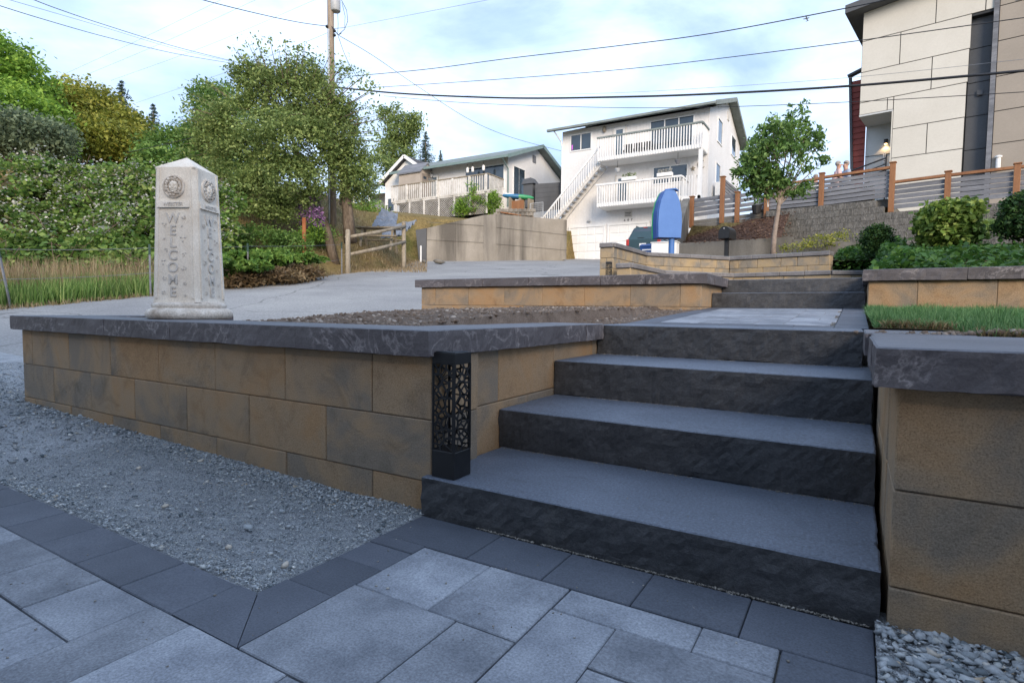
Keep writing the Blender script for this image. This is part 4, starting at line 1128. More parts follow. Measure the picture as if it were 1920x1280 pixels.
def crown_points(ells, n_sub, per, sub_r, shell=0.55, hole=0.0, seed=0):
    """points in tufts spread through a set of ellipsoids (cx,cy,cz,rx,ry,rz), most of them towards the outside"""
    vol = np.array([e[3]*e[4]*e[5] for e in ells]) ** 0.75; pr = vol / vol.sum()
    which = RNG.choice(len(ells), n_sub, p=pr)
    E_ = np.array(ells, float)[which]
    d = RNG.normal(size=(n_sub, 3)); d /= np.linalg.norm(d, axis=1)[:, None]
    r = (shell + (1 - shell) * RNG.random(n_sub)) ** 0.6
    sub = E_[:, :3] + d * r[:, None] * E_[:, 3:]
    keep = np.ones(n_sub, bool)
    if hole:
        keep = np.array([noise.noise(Vector((p[0]*0.9+seed, p[1]*0.9, p[2]*0.9))) > -0.5 + hole for p in sub])
    sub = sub[keep]
    k = len(sub)
    tone = np.clip(RNG.normal(0.5, 0.16, k), 0, 1)
    pts = np.repeat(sub, per, 0) + RNG.normal(size=(k*per, 3)) * sub_r * np.array([1, 1, 0.6])
    rn = np.clip(np.repeat(tone, per) + RNG.normal(0, 0.16, k*per), 0, 1)
    return sub, pts, rn
def limb_mesh(trunks, subs, n_limbs, mat, parent, r0=0.06, name='trunk'):
    m = MB()
    for pts, rad in trunks: m.tube(pts, rad, 10)
    o = m.build(name, mat, parent, smooth=True)
    if n_limbs:
        b = MB(); tp = [Vector(p) for pts, rad in trunks for p in pts[len(pts)//2:]]
        for k in RNG.choice(len(subs), min(n_limbs, len(subs)), replace=False):
            e = Vector(subs[k]); s = min(tp, key=lambda q: (q - e).length + random.uniform(0, 1.0))
            mid = (s + e) / 2 + Vector((random.uniform(-.1, .1), random.uniform(-.1, .1), (e - s).length * 0.08))
            b.tube([s, mid, e], [r0, r0*0.6, r0*0.2], 5, cap=False)
        b.build('limbs', mat, parent, smooth=True, fix=False)
    return o
def tree(name, label, base, trunks, ells, n_sub, per, sub_r, leaf, lmat, bmat, n_limbs=30, r0=0.05, cat='tree', group=None, shell=0.5, hole=0.0, up=0.35, aspect=0.55, droop=0.0):
    t = thing(name, label, cat, base, group)
    sub, pts, rn = crown_points(ells, n_sub, per, sub_r, shell, hole, seed=base[0])
    limb_mesh(trunks, sub, n_limbs, bmat, t, r0)
    leaf_soup('crown', pts, leaf, lmat, t, up, rn, aspect, droop)
    return t
def E(px, py, d, rpx, rpy, depth_ratio=1.0):
    """ellipsoid seen at a photo point, radii in photo pixels"""
    c = at(px, py, d); k = d / FPX
    return (c.x, c.y, c.z, rpx*k*depth_ratio, rpx*k*depth_ratio, rpy*k)

L_haw = leaf_mat('leaf_olive', (0.080, 0.130, 0.040), (0.203, 0.276, 0.086), (0.415, 0.484, 0.176), clump=0.9, transl=0.35)
L_lime = leaf_mat('leaf_lime', (0.078, 0.168, 0.026), (0.202, 0.356, 0.055), (0.445, 0.624, 0.110), clump=0.5)
L_gold = leaf_mat('leaf_gold_green', (0.096, 0.134, 0.023), (0.243, 0.269, 0.046), (0.461, 0.422, 0.090), clump=0.5, transl=0.35)
L_mid = leaf_mat('leaf_mid_green', (0.049, 0.110, 0.026), (0.133, 0.246, 0.054), (0.290, 0.422, 0.110), clump=0.6)
L_grey = leaf_mat('leaf_grey_green', (0.074, 0.102, 0.065), (0.168, 0.223, 0.131), (0.315, 0.371, 0.223), clump=0.6)
L_bram = leaf_mat('leaf_bramble', (0.042, 0.102, 0.022), (0.138, 0.240, 0.050), (0.348, 0.432, 0.132), clump=0.55, transl=0.36)
L_flow = leaf_mat('blossom_white', (0.38, 0.36, 0.30), (0.54, 0.52, 0.46), (0.70, 0.68, 0.63), clump=2.0)
L_con = leaf_mat('needle_blue_green', (0.022, 0.052, 0.041), (0.052, 0.096, 0.074), (0.111, 0.168, 0.120), clump=0.6)
L_young = leaf_mat('leaf_fresh_green', (0.049, 0.104, 0.028), (0.113, 0.217, 0.052), (0.260, 0.383, 0.122), clump=1.5)
L_ivy = leaf_mat('leaf_ivy', (0.014, 0.045, 0.010), (0.045, 0.12, 0.022), (0.13, 0.23, 0.045), clump=1.8)
L_box = leaf_mat('leaf_boxwood', (0.012, 0.036, 0.012), (0.034, 0.082, 0.022), (0.084, 0.156, 0.042), clump=1.5)
L_map = leaf_mat('leaf_yellow_green', (0.042, 0.090, 0.014), (0.144, 0.228, 0.042), (0.360, 0.432, 0.120), clump=1.8)
L_fern = leaf_mat('fern_frond', (0.052, 0.122, 0.026), (0.139, 0.260, 0.052), (0.295, 0.418, 0.104), clump=1.5)
L_dead = leaf_mat('dead_fern', (0.085, 0.055, 0.03), (0.17, 0.115, 0.06), (0.26, 0.20, 0.11), clump=1.5)
L_purp = leaf_mat('purple_petal', (0.20, 0.08, 0.22), (0.36, 0.19, 0.40), (0.52, 0.34, 0.55), clump=2.0)
L_tall = leaf_mat('tall_grass', (0.061, 0.131, 0.026), (0.148, 0.260, 0.061), (0.348, 0.434, 0.157), clump=0.8)
L_straw = leaf_mat('seed_grass', (0.17, 0.12, 0.06), (0.30, 0.225, 0.13), (0.44, 0.35, 0.22), clump=0.8)

def gpt(px, d, dz=0.0):
    """ground point below a photo column at distance d"""
    u = (px - 960) / FPX * d
    p = ud(u, d); return Vector((p.x, p.y, land_z(u, d) + dz))

# ------------------------------------------------------------------ left hillside trees
b = gpt(20, 27)
tree('maple_tree', 'bright green broadleaf tree rising at the far left edge', b, [([b, at(10, 260, 27)], [0.25, 0.12])],
     [E(-40, 190, 27, 130, 130), E(40, 240, 26, 75, 80), E(70, 280, 25.5, 55, 60), E(-60, 110, 28, 80, 70), E(20, 130, 27, 40, 60)], 1500, 22, 0.30, 0.21, L_lime, M_bark, 20)
b = gpt(190, 33)
tree('golden_tree', 'wide yellow-green tree on the slope left of the pillar', b, [([b, at(190, 260, 33)], [0.25, 0.1])],
     [E(150, 215, 33, 75, 62), E(215, 245, 33, 62, 45), E(255, 285, 32, 38, 45), E(120, 200, 34, 50, 36), E(190, 270, 31, 80, 45), E(110, 260, 32, 50, 50)], 1500, 22, 0.32, 0.22, L_gold, M_bark, 16)
b = gpt(60, 21)
tree('willow_bush', 'grey-green willow shrub above the brambles at the left', b, [([b, at(60, 330, 21)], [0.12, 0.06])],
     [E(40, 255, 21, 65, 45), E(95, 265, 21.5, 40, 40), E(-20, 260, 21, 60, 50)], 700, 22, 0.2, 0.15, L_grey, M_bark, 10)
b = gpt(345, 32)
tree('broadleaf_tree', 'mid green tree mass filling the gap left of the olive tree', b, [([b, at(345, 330, 32)], [0.2, 0.1])],
     [E(335, 290, 31, 62, 50), E(390, 290, 30, 50, 75), E(300, 315, 28, 45, 40), E(420, 215, 31, 40, 55), E(395, 195, 32, 35, 45), E(440, 340, 27, 55, 60)], 1300, 20, 0.28, 0.19, L_mid, M_bark, 14)
def conifer(label, px, y_top, y_bot, d, half_px, group='dark conifers on the skyline'):
    top = at(px, y_top, d); bot = at(px, y_bot, d); h = top.z - bot.z; rmax = half_px * d / FPX
    t = thing('conifer', label, 'tree', bot, group)
    MB().tube([bot - Vector((0, 0, 6)), bot, top], [0.035 * h, 0.03 * h, 0.01], 7).build('trunk', M_bark, t, smooth=True)
    P = []; nl = 15
    for i in range(nl):
        f = (i + 0.6) / nl; zc = top.z - h * f; rr = rmax * f ** 0.85
        for k in range(int(6 + 9 * f)):
            an = random.uniform(0, 2*math.pi); rl = rr * random.uniform(0.55, 1.15); m_ = int(8 + 14 * f)
            s = np.linspace(0.08, 1, m_)
            P.append(np.stack([top.x + math.cos(an)*rl*s, top.y + math.sin(an)*rl*s, zc - rl*0.40*s + rl*0.18*s*s], 1) + RNG.normal(size=(m_, 3)) * 0.010 * h)
    P = np.concatenate(P); P = np.repeat(P, 2, 0) + RNG.normal(size=(len(P)*2, 3)) * 0.010 * h
    leaf_soup('crown', P, 0.042 * h, L_con, t, 0.1, None, 0.35)
conifer('tallest dark conifer at the left, rising behind the golden tree', 228, 150, 245, 60, 38)
conifer('small spire-like conifer in the sky gap left of the olive tree', 287, 194, 282, 70, 27)
conifer('dark conifer left of the deck house roof', 798, 247, 318, 75, 28)
conifer('smallest conifer tip close to the deck house roof', 826, 282, 320, 80, 14)
# the olive-green tree by the utility pole
d0 = 21.5
b = gpt(628, d0)
tr1 = [at(628, 468, d0), at(612, 430, d0), at(598, 395, d0), at(585, 365, d0), at(560, 300, d0), at(540, 230, d0)]
tr1[0].z = b.z - 0.1
tr2 = [at(657, 455, d0), at(652, 400, d0), at(648, 360, d0), at(640, 310, d0), at(610, 230, d0)]
tree('olive_tree', 'big rounded olive-green tree with two leaning trunks beside the utility pole', b, [(tr1, [0.19, 0.16, 0.14, 0.12, 0.08, 0.04]), (tr2, [0.24, 0.2, 0.17, 0.1, 0.04])],
     [E(520, 185, d0, 70, 50), E(455, 235, d0, 62, 55), E(590, 205, d0, 62, 55), E(530, 265, d0 - 1, 88, 62), E(440, 310, d0 - 0.6, 55, 50), E(610, 275, d0 - 0.5, 62, 55), E(475, 360, d0 - 1, 50, 42), E(545, 345, d0 - 1, 66, 45), E(655, 310, d0, 48, 52), E(665, 345, d0, 45, 36), E(405, 255, d0, 38, 44), E(475, 150, d0, 40, 32), E(565, 145, d0, 48, 32), E(515, 395, d0 - 1, 36, 24), E(640, 225, d0, 36, 42), E(425, 365, d0, 36, 32)],
     3400, 24, 0.16, 0.115, L_haw, M_bark, 70, 0.03, shell=0.35, hole=0.20)
sub, pts, rn = crown_points([E(395, 195, d0, 50, 45), E(380, 250, d0, 45, 50), E(520, 112, d0, 80, 20), E(650, 170, d0, 60, 50), E(690, 240, d0, 45, 50), E(600, 115, d0, 50, 24), E(365, 270, d0, 30, 50)], 260, 9, 0.16)
t = bpy.data.objects['olive_tree']
leaf_soup('outer_sprays', pts, 0.13, L_haw, t, 0.2, rn)
sp = MB()
for s_ in sub[::2]:
    e = Vector([float(q) for q in s_]); c = at(545, 260, d0); sp.tube([c + (e - c) * 0.55, e], [0.02, 0.006], 4, cap=False)
sp.build('twigs', M_bark, t, fix=False)
b = gpt(735, 54)
tree('alder_tree', 'loose tree with drooping top right of the utility pole, above the small houses', b, [([b, at(735, 300, 54), at(748, 230, 54)], [0.3, 0.16, 0.06])],
     [E(742, 285, 54, 34, 30), E(755, 245, 54, 30, 28), E(722, 215, 54, 14, 12), E(774, 228, 54, 20, 14), E(715, 310, 50, 24, 18), E(742, 208, 54, 6, 12)], 620, 20, 0.32, 0.24, L_haw, M_bark, 24, 0.03, hole=0.15)
b = gpt(640, 30)
tree('background_shrub', 'green shrub row under the olive tree, in front of the red deck', b, [([b, b + Vector((0, 0, 0.8))], [0.08, 0.04])],
     [E(470, 400, 27, 60, 30), E(540, 415, 26, 60, 35), E(430, 380, 28, 40, 40), E(690, 400, 33, 35, 25)], 600, 20, 0.2, 0.14, L_lime, M_bark, 6, cat='shrub')

# ------------------------------------------------------------------ bramble bank
ells = []
for px_ in range(-60, 430, 28):
    d = 17.5 + random.uniform(-0.7, 0.7)
    top = 300 + 12 * math.sin(px_ * 0.05) + random.uniform(-12, 16) + max(0, px_ - 290) * 0.3
    for yy_, dd in ((top + 38, 0.6), (top + 80, 0.0), (top + 125, -0.7), (top + 165, -1.5), (top + 190, -2.2), (top + 212, -2.6)):
        ells.append(E(px_, yy_, d + dd, 34, 36))
sub, pts, rn = crown_points(ells, 3000, 22, 0.15, 0.35, hole=0.22)
br = struct(leaf_soup('brambles', pts, 0.135, L_bram, None, 0.5, rn, 0.75), 'stuff')
tag(br, 'dense bramble thicket with white blossom covering the left bank')
hi = sub[(sub[:, 2] > np.percentile(sub[:, 2], 45))]
hi = hi[RNG.random(len(hi)) < 0.7]
fp = np.repeat(hi, 9, 0) + RNG.normal(size=(len(hi)*9, 3)) * 0.10 + np.array([0.06, -0.12, 0.10])
fl = struct(leaf_soup('bramble_blossom', fp, 0.07, L_flow, br, 0.8, None, 0.9), 'stuff')
cn = MB()
for k in range(260):
    s = Vector([float(q) for q in sub[RNG.integers(len(sub))]]); cn.tube([s, s + Vector((random.uniform(-.5, .5), random.uniform(-.5, .5), random.uniform(-.2, .5))), s + Vector((random.uniform(-.9, .9), random.uniform(-.9, .9), random.uniform(-.6, .3)))], [0.012, 0.01, 0.006], 4, cap=False)
struct(cn.build('canes', M_bark, br, fix=False), 'stuff')

# ------------------------------------------------------------------ tall grass along the road, wire fence
def grass_strip(name, px0, px1, d_of, n, hmin, hmax, mat, spread, wd=0.012, lean=0.25):
    px_ = RNG.uniform(px0, px1, n); dd = np.array([d_of(p) for p in px_]) + RNG.uniform(*spread, n)
    base = np.array([tuple(gpt(p, q, -0.03)) for p, q in zip(px_, dd)])
    h = RNG.uniform(hmin, hmax, n)
    return struct(blades(name, base, h, np.full(n, wd), RNG.uniform(0, lean, n) * h, mat), 'stuff')
def edge_d(px_):
    lo, hi_ = 8.0, 26.0
    for _ in range(30):
        md_ = (lo + hi_) / 2
        if (px_ - 960) / FPX * md_ < u_edge(md_): hi_ = md_
        else: lo = md_
    return (lo + hi_) / 2 if hi_ < 25.9 else 12.0
def edge_px(px_):
    # distance at which the road edge crosses this photo column
    best = 12.0
    for q in np.arange(7.0, 30.0, 0.1):
        if abs((px_ - 960) / FPX * q - u_edge(q)) < 0.12: best = q; break
    return best
tg = grass_strip('tall_grass', -60, 300, edge_px, 9000, 0.25, 0.62, L_tall, (0.15, 2.4), 0.013, 0.5)
tag(tg, 'tall green grass behind the wire fence at the left roadside')
tg2 = grass_strip('seed_grass', -60, 300, edge_px, 3600, 0.45, 0.95, L_straw, (0.7, 3.2), 0.012, 0.35)
tag(tg2, 'pale straw-coloured seed grass between brambles and wire fence')
tg3 = grass_strip('dry_grass', -60, 700, edge_px, 6000, 0.03, 0.16, L_straw, (-0.1, 1.1), 0.012, 0.8)
tag(tg3, 'short dry grass along the left edge of the road')
tg4 = grass_strip('bank_grass', 600, 800, lambda p: 24.0, 6000, 0.04, 0.22, L_straw, (-2.5, 8.0), 0.02, 0.8)
tag(tg4, 'dry yellow grass on the bank behind the split-rail fence')

posts = [(-40, 9.6), (22, 10.3), (283, 12.4), (466, 15.2), (641, 20.2)]
tops = []
GF = 'green steel fence posts along the road'
LB = ['', 'leaning green steel fence post at the far left', 'green steel fence post just left of the welcome pillar', 'green steel fence post in front of the ferns', 'thin steel fence post beside the split-rail fence']
for i, (px_, d) in enumerate(posts):
    g = gpt(px_, d); lean = Vector((0, 0, 0))
    if i == 1: lean = RH * -0.22
    tp = g + Vector((0, 0, 1.12)) + lean; tops.append((g, tp))
    if i == 0: continue
    t = thing('fence_post', LB[i], 'post', g, GF)
    MB().bar(g - Vector((0, 0, 0.1)), g + (tp - g) * 0.80, 0.028, 0.028).build('post', M_slat, t)
    MB().bar(g + (tp - g) * 0.802, tp, 0.032, 0.032).build('painted_top', M_green_post, t)
for k, (fr, nm) in enumerate(((0.93, 'upper'), (0.45, 'lower'))):
    pts = [g + (tp - g) * fr for g, tp in tops]
    path = []
    for a, b_ in zip(pts, pts[1:]):
        for s in range(8):
            f_ = s / 8; path.append(a + (b_ - a) * f_ - Vector((0, 0, 0.10 * f_ * (1 - f_))))
    o = MB().tube(path + [pts[-1]], 0.0045, 5).build('fence_wire', M_slat); tag(o, nm + ' wire strung between the green roadside posts', 'wire')

# split-rail fence
def mk_rail_post(px_, d, y_top, lab):
    g = at(px_, 512 if px_ < 700 else 487, d); tp = at(px_, y_top, d)
    t = tag(MB().tube([g - Vector((0, 0, 0.4)), g, tp - Vector((0, 0, 0.04)), tp], [0.10, 0.095, 0.085, 0.05], 8).build('rail_post', M_oldwood, smooth=True), lab, 'post', 'split-rail fence posts')
    return g, tp
A = mk_rail_post(652, 20.6, 430, 'pale weathered fence post at the left end of the split rails')
B = mk_rail_post(757, 23.6, 415, 'pale weathered fence post at the right end of the split rails')
for (ya, yb, lab) in ((445, 424, 'upper weathered split rail between the two pale posts'), (478, 453, 'lower weathered split rail between the two pale posts')):
    p0, p1 = at(648, ya, 20.55), at(760, yb, 23.55); mid = (p0 + p1) / 2 - Vector((0, 0, 0.03))
    tag(MB().tube([p0, mid, p1], [0.055, 0.07, 0.055], 7).build('fence_rail', M_oldwood, smooth=True), lab, 'rail', 'split rails')
for (px_, y0, y1, d, lab) in ((570, 410, 466, 19.5, 'orange rusty post beside the purple flowers'), (438, 398, 426, 24, 'short rusty post in the greenery right of the pillar')):
    a, b_ = at(px_, y1, d), at(px_, y0, d)
    m = MB().tube([a - Vector((0, 0, 0.3)), b_], [0.07, 0.065], 8); m.tube([b_, b_ + Vector((0, 0, 0.03))], [0.075, 0.05], 8)
    tag(m.build('rusty_post', M_rust), lab, 'post', 'rusty posts')

# ferns, flowers
def fern(px_, y_, d, rad, n_fr, mat, lab, grp='roadside ferns'):
    c = at(px_, y_, d); t = thing('fern', lab, 'fern', c, grp); P = []
    for k in range(n_fr):
        an = random.uniform(0, 2*math.pi); L_ = rad * random.uniform(0.7, 1.15); s = np.linspace(0.08, 1, 26)
        x_ = math.cos(an)*L_*s*0.8; y2 = math.sin(an)*L_*s*0.8; z_ = L_*(1.15*s - 0.85*s*s)
        sp_ = np.stack([c.x + x_, c.y + y2, c.z + z_], 1); sd = np.array([-math.sin(an), math.cos(an), 0.0]); wv = (0.10*L_*np.sin(np.pi*np.clip(s, 0.05, 1)**0.7))[:, None]
        for f_ in (-1.0, -0.5, 0.5, 1.0): P.append(sp_ + sd*wv*f_)
    leaf_soup('fronds', np.concatenate(P), 0.16 * rad, mat, t, 0.6, None, 0.5)
for i, (px_, y_, d, r_, lab) in enumerate(((432, 526, 14.6, 1.15, 'green fern closest to the welcome pillar'), (482, 515, 16.0, 1.25, 'fern directly behind the third green fence post'), (530, 507, 17.2, 1.2, 'fern in the middle of the roadside clump'), (570, 502, 18.0, 0.85, 'smallest fern at the right end of the clump'), (405, 522, 15.3, 1.1, 'fern half hidden behind the welcome pillar'))):
    fern(px_, y_, d, r_, 40, L_fern, lab)
sub, pts, rn = crown_points([E(440, 528, 14.6, 40, 12), E(510, 520, 15.8, 60, 14), E(560, 512, 17, 40, 12)], 300, 20, 0.12)
tag(struct(leaf_soup('dead_fronds', pts, 0.13, L_dead, None, 0.3, rn, 0.35), 'stuff'), 'brown dead fern fronds under the green ferns')
b = at(582, 452, 21)
fx = thing('foxgloves', 'clump of tall purple flower spikes left of the leaning trunk', 'flowers', b)
P = []; S = MB(); LV = []
for k in range(22):
    x_, y_ = random.uniform(-0.5, 0.45), random.uniform(-0.35, 0.35); h = random.uniform(0.9, 1.7)
    o_ = b + RH * x_ + FH * y_
    S.tube([o_, o_ + Vector((random.uniform(-.08, .08), random.uniform(-.08, .08), h))], [0.012, 0.005], 4, cap=False)
    n_ = 70; zz = RNG.uniform(0.45, 1.0, n_); P.append(np.stack([o_.x + RNG.normal(0, 0.05, n_), o_.y + RNG.normal(0, 0.05, n_), o_.z + zz*h], 1))
    n_ = 40; zz = RNG.uniform(0.0, 0.55, n_); LV.append(np.stack([o_.x + RNG.normal(0, 0.10, n_), o_.y + RNG.normal(0, 0.10, n_), o_.z + zz*h], 1))
S.build('stems', L_fern, fx, fix=False); leaf_soup('petals', np.concatenate(P), 0.07, L_purp, fx, 0.2, None, 0.8); leaf_soup('leaves', np.concatenate(LV), 0.12, L_lime, fx, 0.3, None, 0.35)
sub, pts, rn = crown_points([E(480, 450, 20, 55, 25), E(540, 460, 19.5, 40, 25), E(440, 455, 19, 30, 25), E(600, 440, 22, 25, 25)], 400, 22, 0.15)
tag(struct(leaf_soup('weeds', pts, 0.10, L_mid, None, 0.4, rn), 'stuff'), 'low green weeds behind the ferns')
# ================================================================== concrete wall, driveway side
cw = thing('concrete_wall', 'stained board-formed concrete wall below the deck house garden', 'wall', at(930, 488, 33.5))
a0, a1, a2, a3 = at(800, 486, 31.5), at(906, 488, 32.6), at(930, 489, 33.2), at(1062, 490, 36.2)
def cpanel(p, q, zt0, zt1, name='wall_panel', zb=1.5, th=0.3):
    p, q = Vector(p), Vector(q); e = (q - p).normalized(); n_ = Vector((-e.y, e.x, 0)); n_.z = 0
    P = Vector((p.x, p.y, zb)); Q = Vector((q.x, q.y, zb)); g = e * 0.006
    return MB().hexa([P+g, Q-g, Q-g+n_*th, P+g+n_*th, Vector((P.x, P.y, zt0))+g, Vector((Q.x, Q.y, zt1))-g, Vector((Q.x, Q.y, zt1))-g+n_*th, Vector((P.x, P.y, zt0))+g+n_*th]).build(name, M_conc, cw)
zA = at(795, 428, 31.5).z; zB = at(906, 404, 32.6).z; zC = at(930, 402, 33.2).z; zD = at(1062, 413, 36.2).z
mid = a0.lerp(a1, 0.5)
cpanel(a0, mid, zA, (zA + zB) / 2); cpanel(mid, a1, (zA + zB) / 2, zB); cpanel(a1, a2, zB, zC)
for k in range(2):
    cpanel(a2.lerp(a3, k / 2), a2.lerp(a3, (k + 1) / 2), zC + (zD - zC) * k / 2, zC + (zD - zC) * (k + 1) / 2)
for f_ in (0.38, 0.70):   # form-tie ledges
    for p, q in ((a0, a1), (a2, a3)):
        z_ = 3.3 + f_ * 3.0
        e = (q - p).normalized(); nn_ = Vector((e.y, -e.x, 0)) * 0.012
        MB().bar(Vector((p.x, p.y, z_)) + nn_, Vector((q.x, q.y, z_)) + nn_, 0.03, 0.02).build('form_line', M_conc_g, cw)
e0 = (a0 - a1).normalized()
bk = MB().prism([Vector((a0.x, a0.y, 1.5)) + e0 * 0.02, Vector((a0.x, a0.y, zA)) + e0 * 0.02, Vector((a0.x, a0.y, zA - 0.1)) + e0 * 0.75 + Vector((0, 0.2, 0)), Vector((a0.x, a0.y, 2.2)) + e0 * 0.45 + Vector((0, 0.2, 0))], Vector((-0.1, 0.25, 0)))
tag(bk.build('black_panel', M_chark), 'dark panel leaning at the left end of the concrete wall', 'panel')
p = at(789, 472, 30.5); tag(MB().tube([p - Vector((0, 0, 0.8)), p + Vector((0, 0, 0.3)), p + Vector((0, 0, 0.33))], [0.045, 0.045, 0.02], 8).build('marker_post', M_trim), 'short white marker post at the left end of the concrete wall', 'post')
for (px_, s_, lab) in ((795, 0.16, 'flat dark rock nearest the white marker post'), (822, 0.26, 'largest dark rock at the road edge below the concrete wall')):
    c = at(px_, 490, 28.0); tag(pebbles('rock', np.array([[c.x, c.y, c.z]]), np.array([s_]), M_conc_g, None, 0.55), lab, 'rock')

# ================================================================== white three-storey house
HX0, HX1, HY, HG = -17.15, -7.68, 34.7, 3.9
H = thing('white_house', 'white three-storey house with two balconies and garage doors', 'house', (-12.4, HY, HG))
EZ = 12.45; YR = 40.0; ZR = 14.35; YB_ = 44.6
MB().prism([(HX0, HY, 2.0), (HX0, HY, EZ), (HX0, YR, ZR), (HX0, YB_, EZ + 0.2), (HX0, YB_, 2.0)], (HX1 - HX0, 0, 0)).build('wall', M_white, H)
rf = MB().prism([(HX0 - 0.75, HY - 0.75, EZ - 0.12), (HX0 - 0.75, HY - 0.75, EZ + 0.05), (HX0 - 0.75, YR, ZR + 0.22), (HX0 - 0.75, YB_ + 0.6, EZ + 0.22), (HX0 - 0.75, YB_ + 0.6, EZ + 0.05), (HX0 - 0.75, YR, ZR + 0.03)], (HX1 - HX0 + 1.25, 0, 0)).build('roof', M_roof, H)
MB().bar((HX0 - 0.76, HY - 0.80, EZ - 0.02), (HX1 + 0.5, HY - 0.80, EZ - 0.02), 0.10, 0.13).build('gutter', M_roof, rf)
MB().tube([(HX0 - 0.3, HY - 0.72, EZ - 0.05), (HX0 - 0.05, HY - 0.1, EZ - 0.65), (HX0 + 0.02, HY - 0.06, EZ - 1.0), (HX0 + 0.02, HY - 0.06, HG + 2.5)], 0.045, 6).build('downpipe', M_trim, H)
for sgn, (ya, za, yb, zb) in (('front', (HY - 0.77, EZ - 0.03, YR, ZR + 0.13)), ('back', (YR, ZR + 0.13, YB_ + 0.62, EZ + 0.12))):
    MB().bar((HX1 + 0.51, ya, za), (HX1 + 0.51, yb, zb), 0.05, 0.26).build('barge_board', M_roof, rf)
def win_y(par, x0, x1, z0, z1, yf, mull=1, fr=0.07, glass=None, name='window', out=-1):
    """window in a wall facing -Y: frame bars, panes"""
    wd = MB(); 
    for (a, b_, c, d) in ((x0 - fr, x1 + fr, z1, z1 + fr), (x0 - fr, x1 + fr, z0 - fr, z0), (x0 - fr, x0, z0, z1), (x1, x1 + fr, z0, z1)):
        wd.box(a, b_, yf - 0.05, yf + 0.02, c, d)
    o = wd.build(name, M_trim, par)
    n_ = mull + 1
    for k in range(n_):
        a = x0 + (x1 - x0) * k / n_; b_ = x0 + (x1 - x0) * (k + 1) / n_
        MB().box(a + (0.03 if k else 0), b_ - (0.03 if k < mull else 0), yf - 0.018, yf + 0.015, z0, z1).build('pane', glass or M_glass, o)
        if k < mull: MB().box(b_ - 0.028, b_ + 0.028, yf - 0.045, yf + 0.01, z0, z1).build('mullion', M_trim, o)
    return o
def win_x(par, y0, y1, z0, z1, xf, mull=0, fr=0.07, glass=None):
    wd = MB()
    for (a, b_, c, d) in ((y0 - fr, y1 + fr, z1, z1 + fr), (y0 - fr, y1 + fr, z0 - fr, z0), (y0 - fr, y0, z0, z1), (y1, y1 + fr, z0, z1)):
        wd.box(xf - 0.02, xf + 0.05, a, b_, c, d)
    o = wd.build('window', M_trim, par); n_ = mull + 1
    for k in range(n_):
        a = y0 + (y1 - y0) * k / n_; b_ = y0 + (y1 - y0) * (k + 1) / n_
        MB().box(xf - 0.015, xf + 0.018, a + (0.03 if k else 0), b_ - (0.03 if k < mull else 0), z0, z1).build('pane', glass or M_glass, o)
    return o
w1 = win_y(H, -16.5, -15.1, 11.12, 12.1, HY, 1)
M_glow = pm('pink_strip', (0.6, 0.12, 0.7), (0.7, 0.2, 0.8), 3, 20, 0.1, 0.6, 0.3, 0)
MB().box(-16.46, -16.38, HY - 0.03, HY - 0.02, 11.2, 11.5).build('pink_ornament', M_glow, w1)
win_y(H, -11.15, -8.6, 10.25, 12.15, HY, 2, glass=M_glass)
def door(par, x0, x1, z0, z1, yf, name='door'):
    o = MB().box(x0, x1, yf - 0.04, yf + 0.02, z0, z1).build(name, M_trim, par)
    MB().box(x0 + 0.13, x1 - 0.13, yf - 0.055, yf - 0.042, z0 + 0.25, z1 - 0.15).build('glass', M_glass_l, o)
    MB().box(x0 - 0.09, x0 - 0.004, yf - 0.06, yf + 0.01, z0, z1 + 0.09).build('frame', M_trim_old, o); MB().box(x1 + 0.004, x1 + 0.09, yf - 0.06, yf + 0.01, z0, z1 + 0.09).build('frame', M_trim_old, o)
    MB().ball((x1 - 0.07, yf - 0.08, z0 + 1.0), 0.035, 6, 4).build('handle', M_steel, o)
    return o
door(H, -13.5, -12.8, 9.95, 12.15, HY)
win_y(H, -10.9, -8.9, 8.4, 9.35, HY, 1)
door(H, -13.3, -12.5, 7.15, 9.1, HY)
for (y0, y1, z0, z1, ml) in ((36.9, 38.2, 11.15, 12.5, 1), (41.3, 42.9, 11.4, 12.6, 1), (36.7, 37.9, 8.6, 9.75, 1)):
    win_x(H, y0, y1, z0, z1, HX1, ml)
MB().box(HX1 - 0.02, HX1 + 0.04, YR - 0.25, YR + 0.25, 13.2, 13.75).build('gable_vent', M_trim_old, H)
for k, (x0, x1) in enumerate(((-16.42, -14.1), (-13.68, -11.25), (-10.85, -8.4))):
    g = MB().box(x0, x1, HY - 0.03, HY + 0.02, HG - 0.02, 6.05).build('garage_door', M_trim, H)
    for i in range(4):
        for j in range(4):
            xx, zz = x0 + (x1 - x0) * (i + 0.5) / 4, HG + 0.02 + (6.05 - HG) * (j + 0.5) / 4
            piece('door_panel', (round((x1 - x0) / 4 - 0.06, 2), 0.05, 0.46), 0.02, (xx, HY - 0.035, zz), M_trim, g)
    tr_ = MB(); tr_.box(x0 - 0.14, x1 + 0.14, HY - 0.09, HY + 0.01, 6.055, 6.19); tr_.box(x0 - 0.14, x0 - 0.005, HY - 0.09, HY + 0.01, HG, 6.05); tr_.box(x1 + 0.005, x1 + 0.14, HY - 0.09, HY + 0.01, HG, 6.05)
    tr_.build('door_trim', M_trim, H)
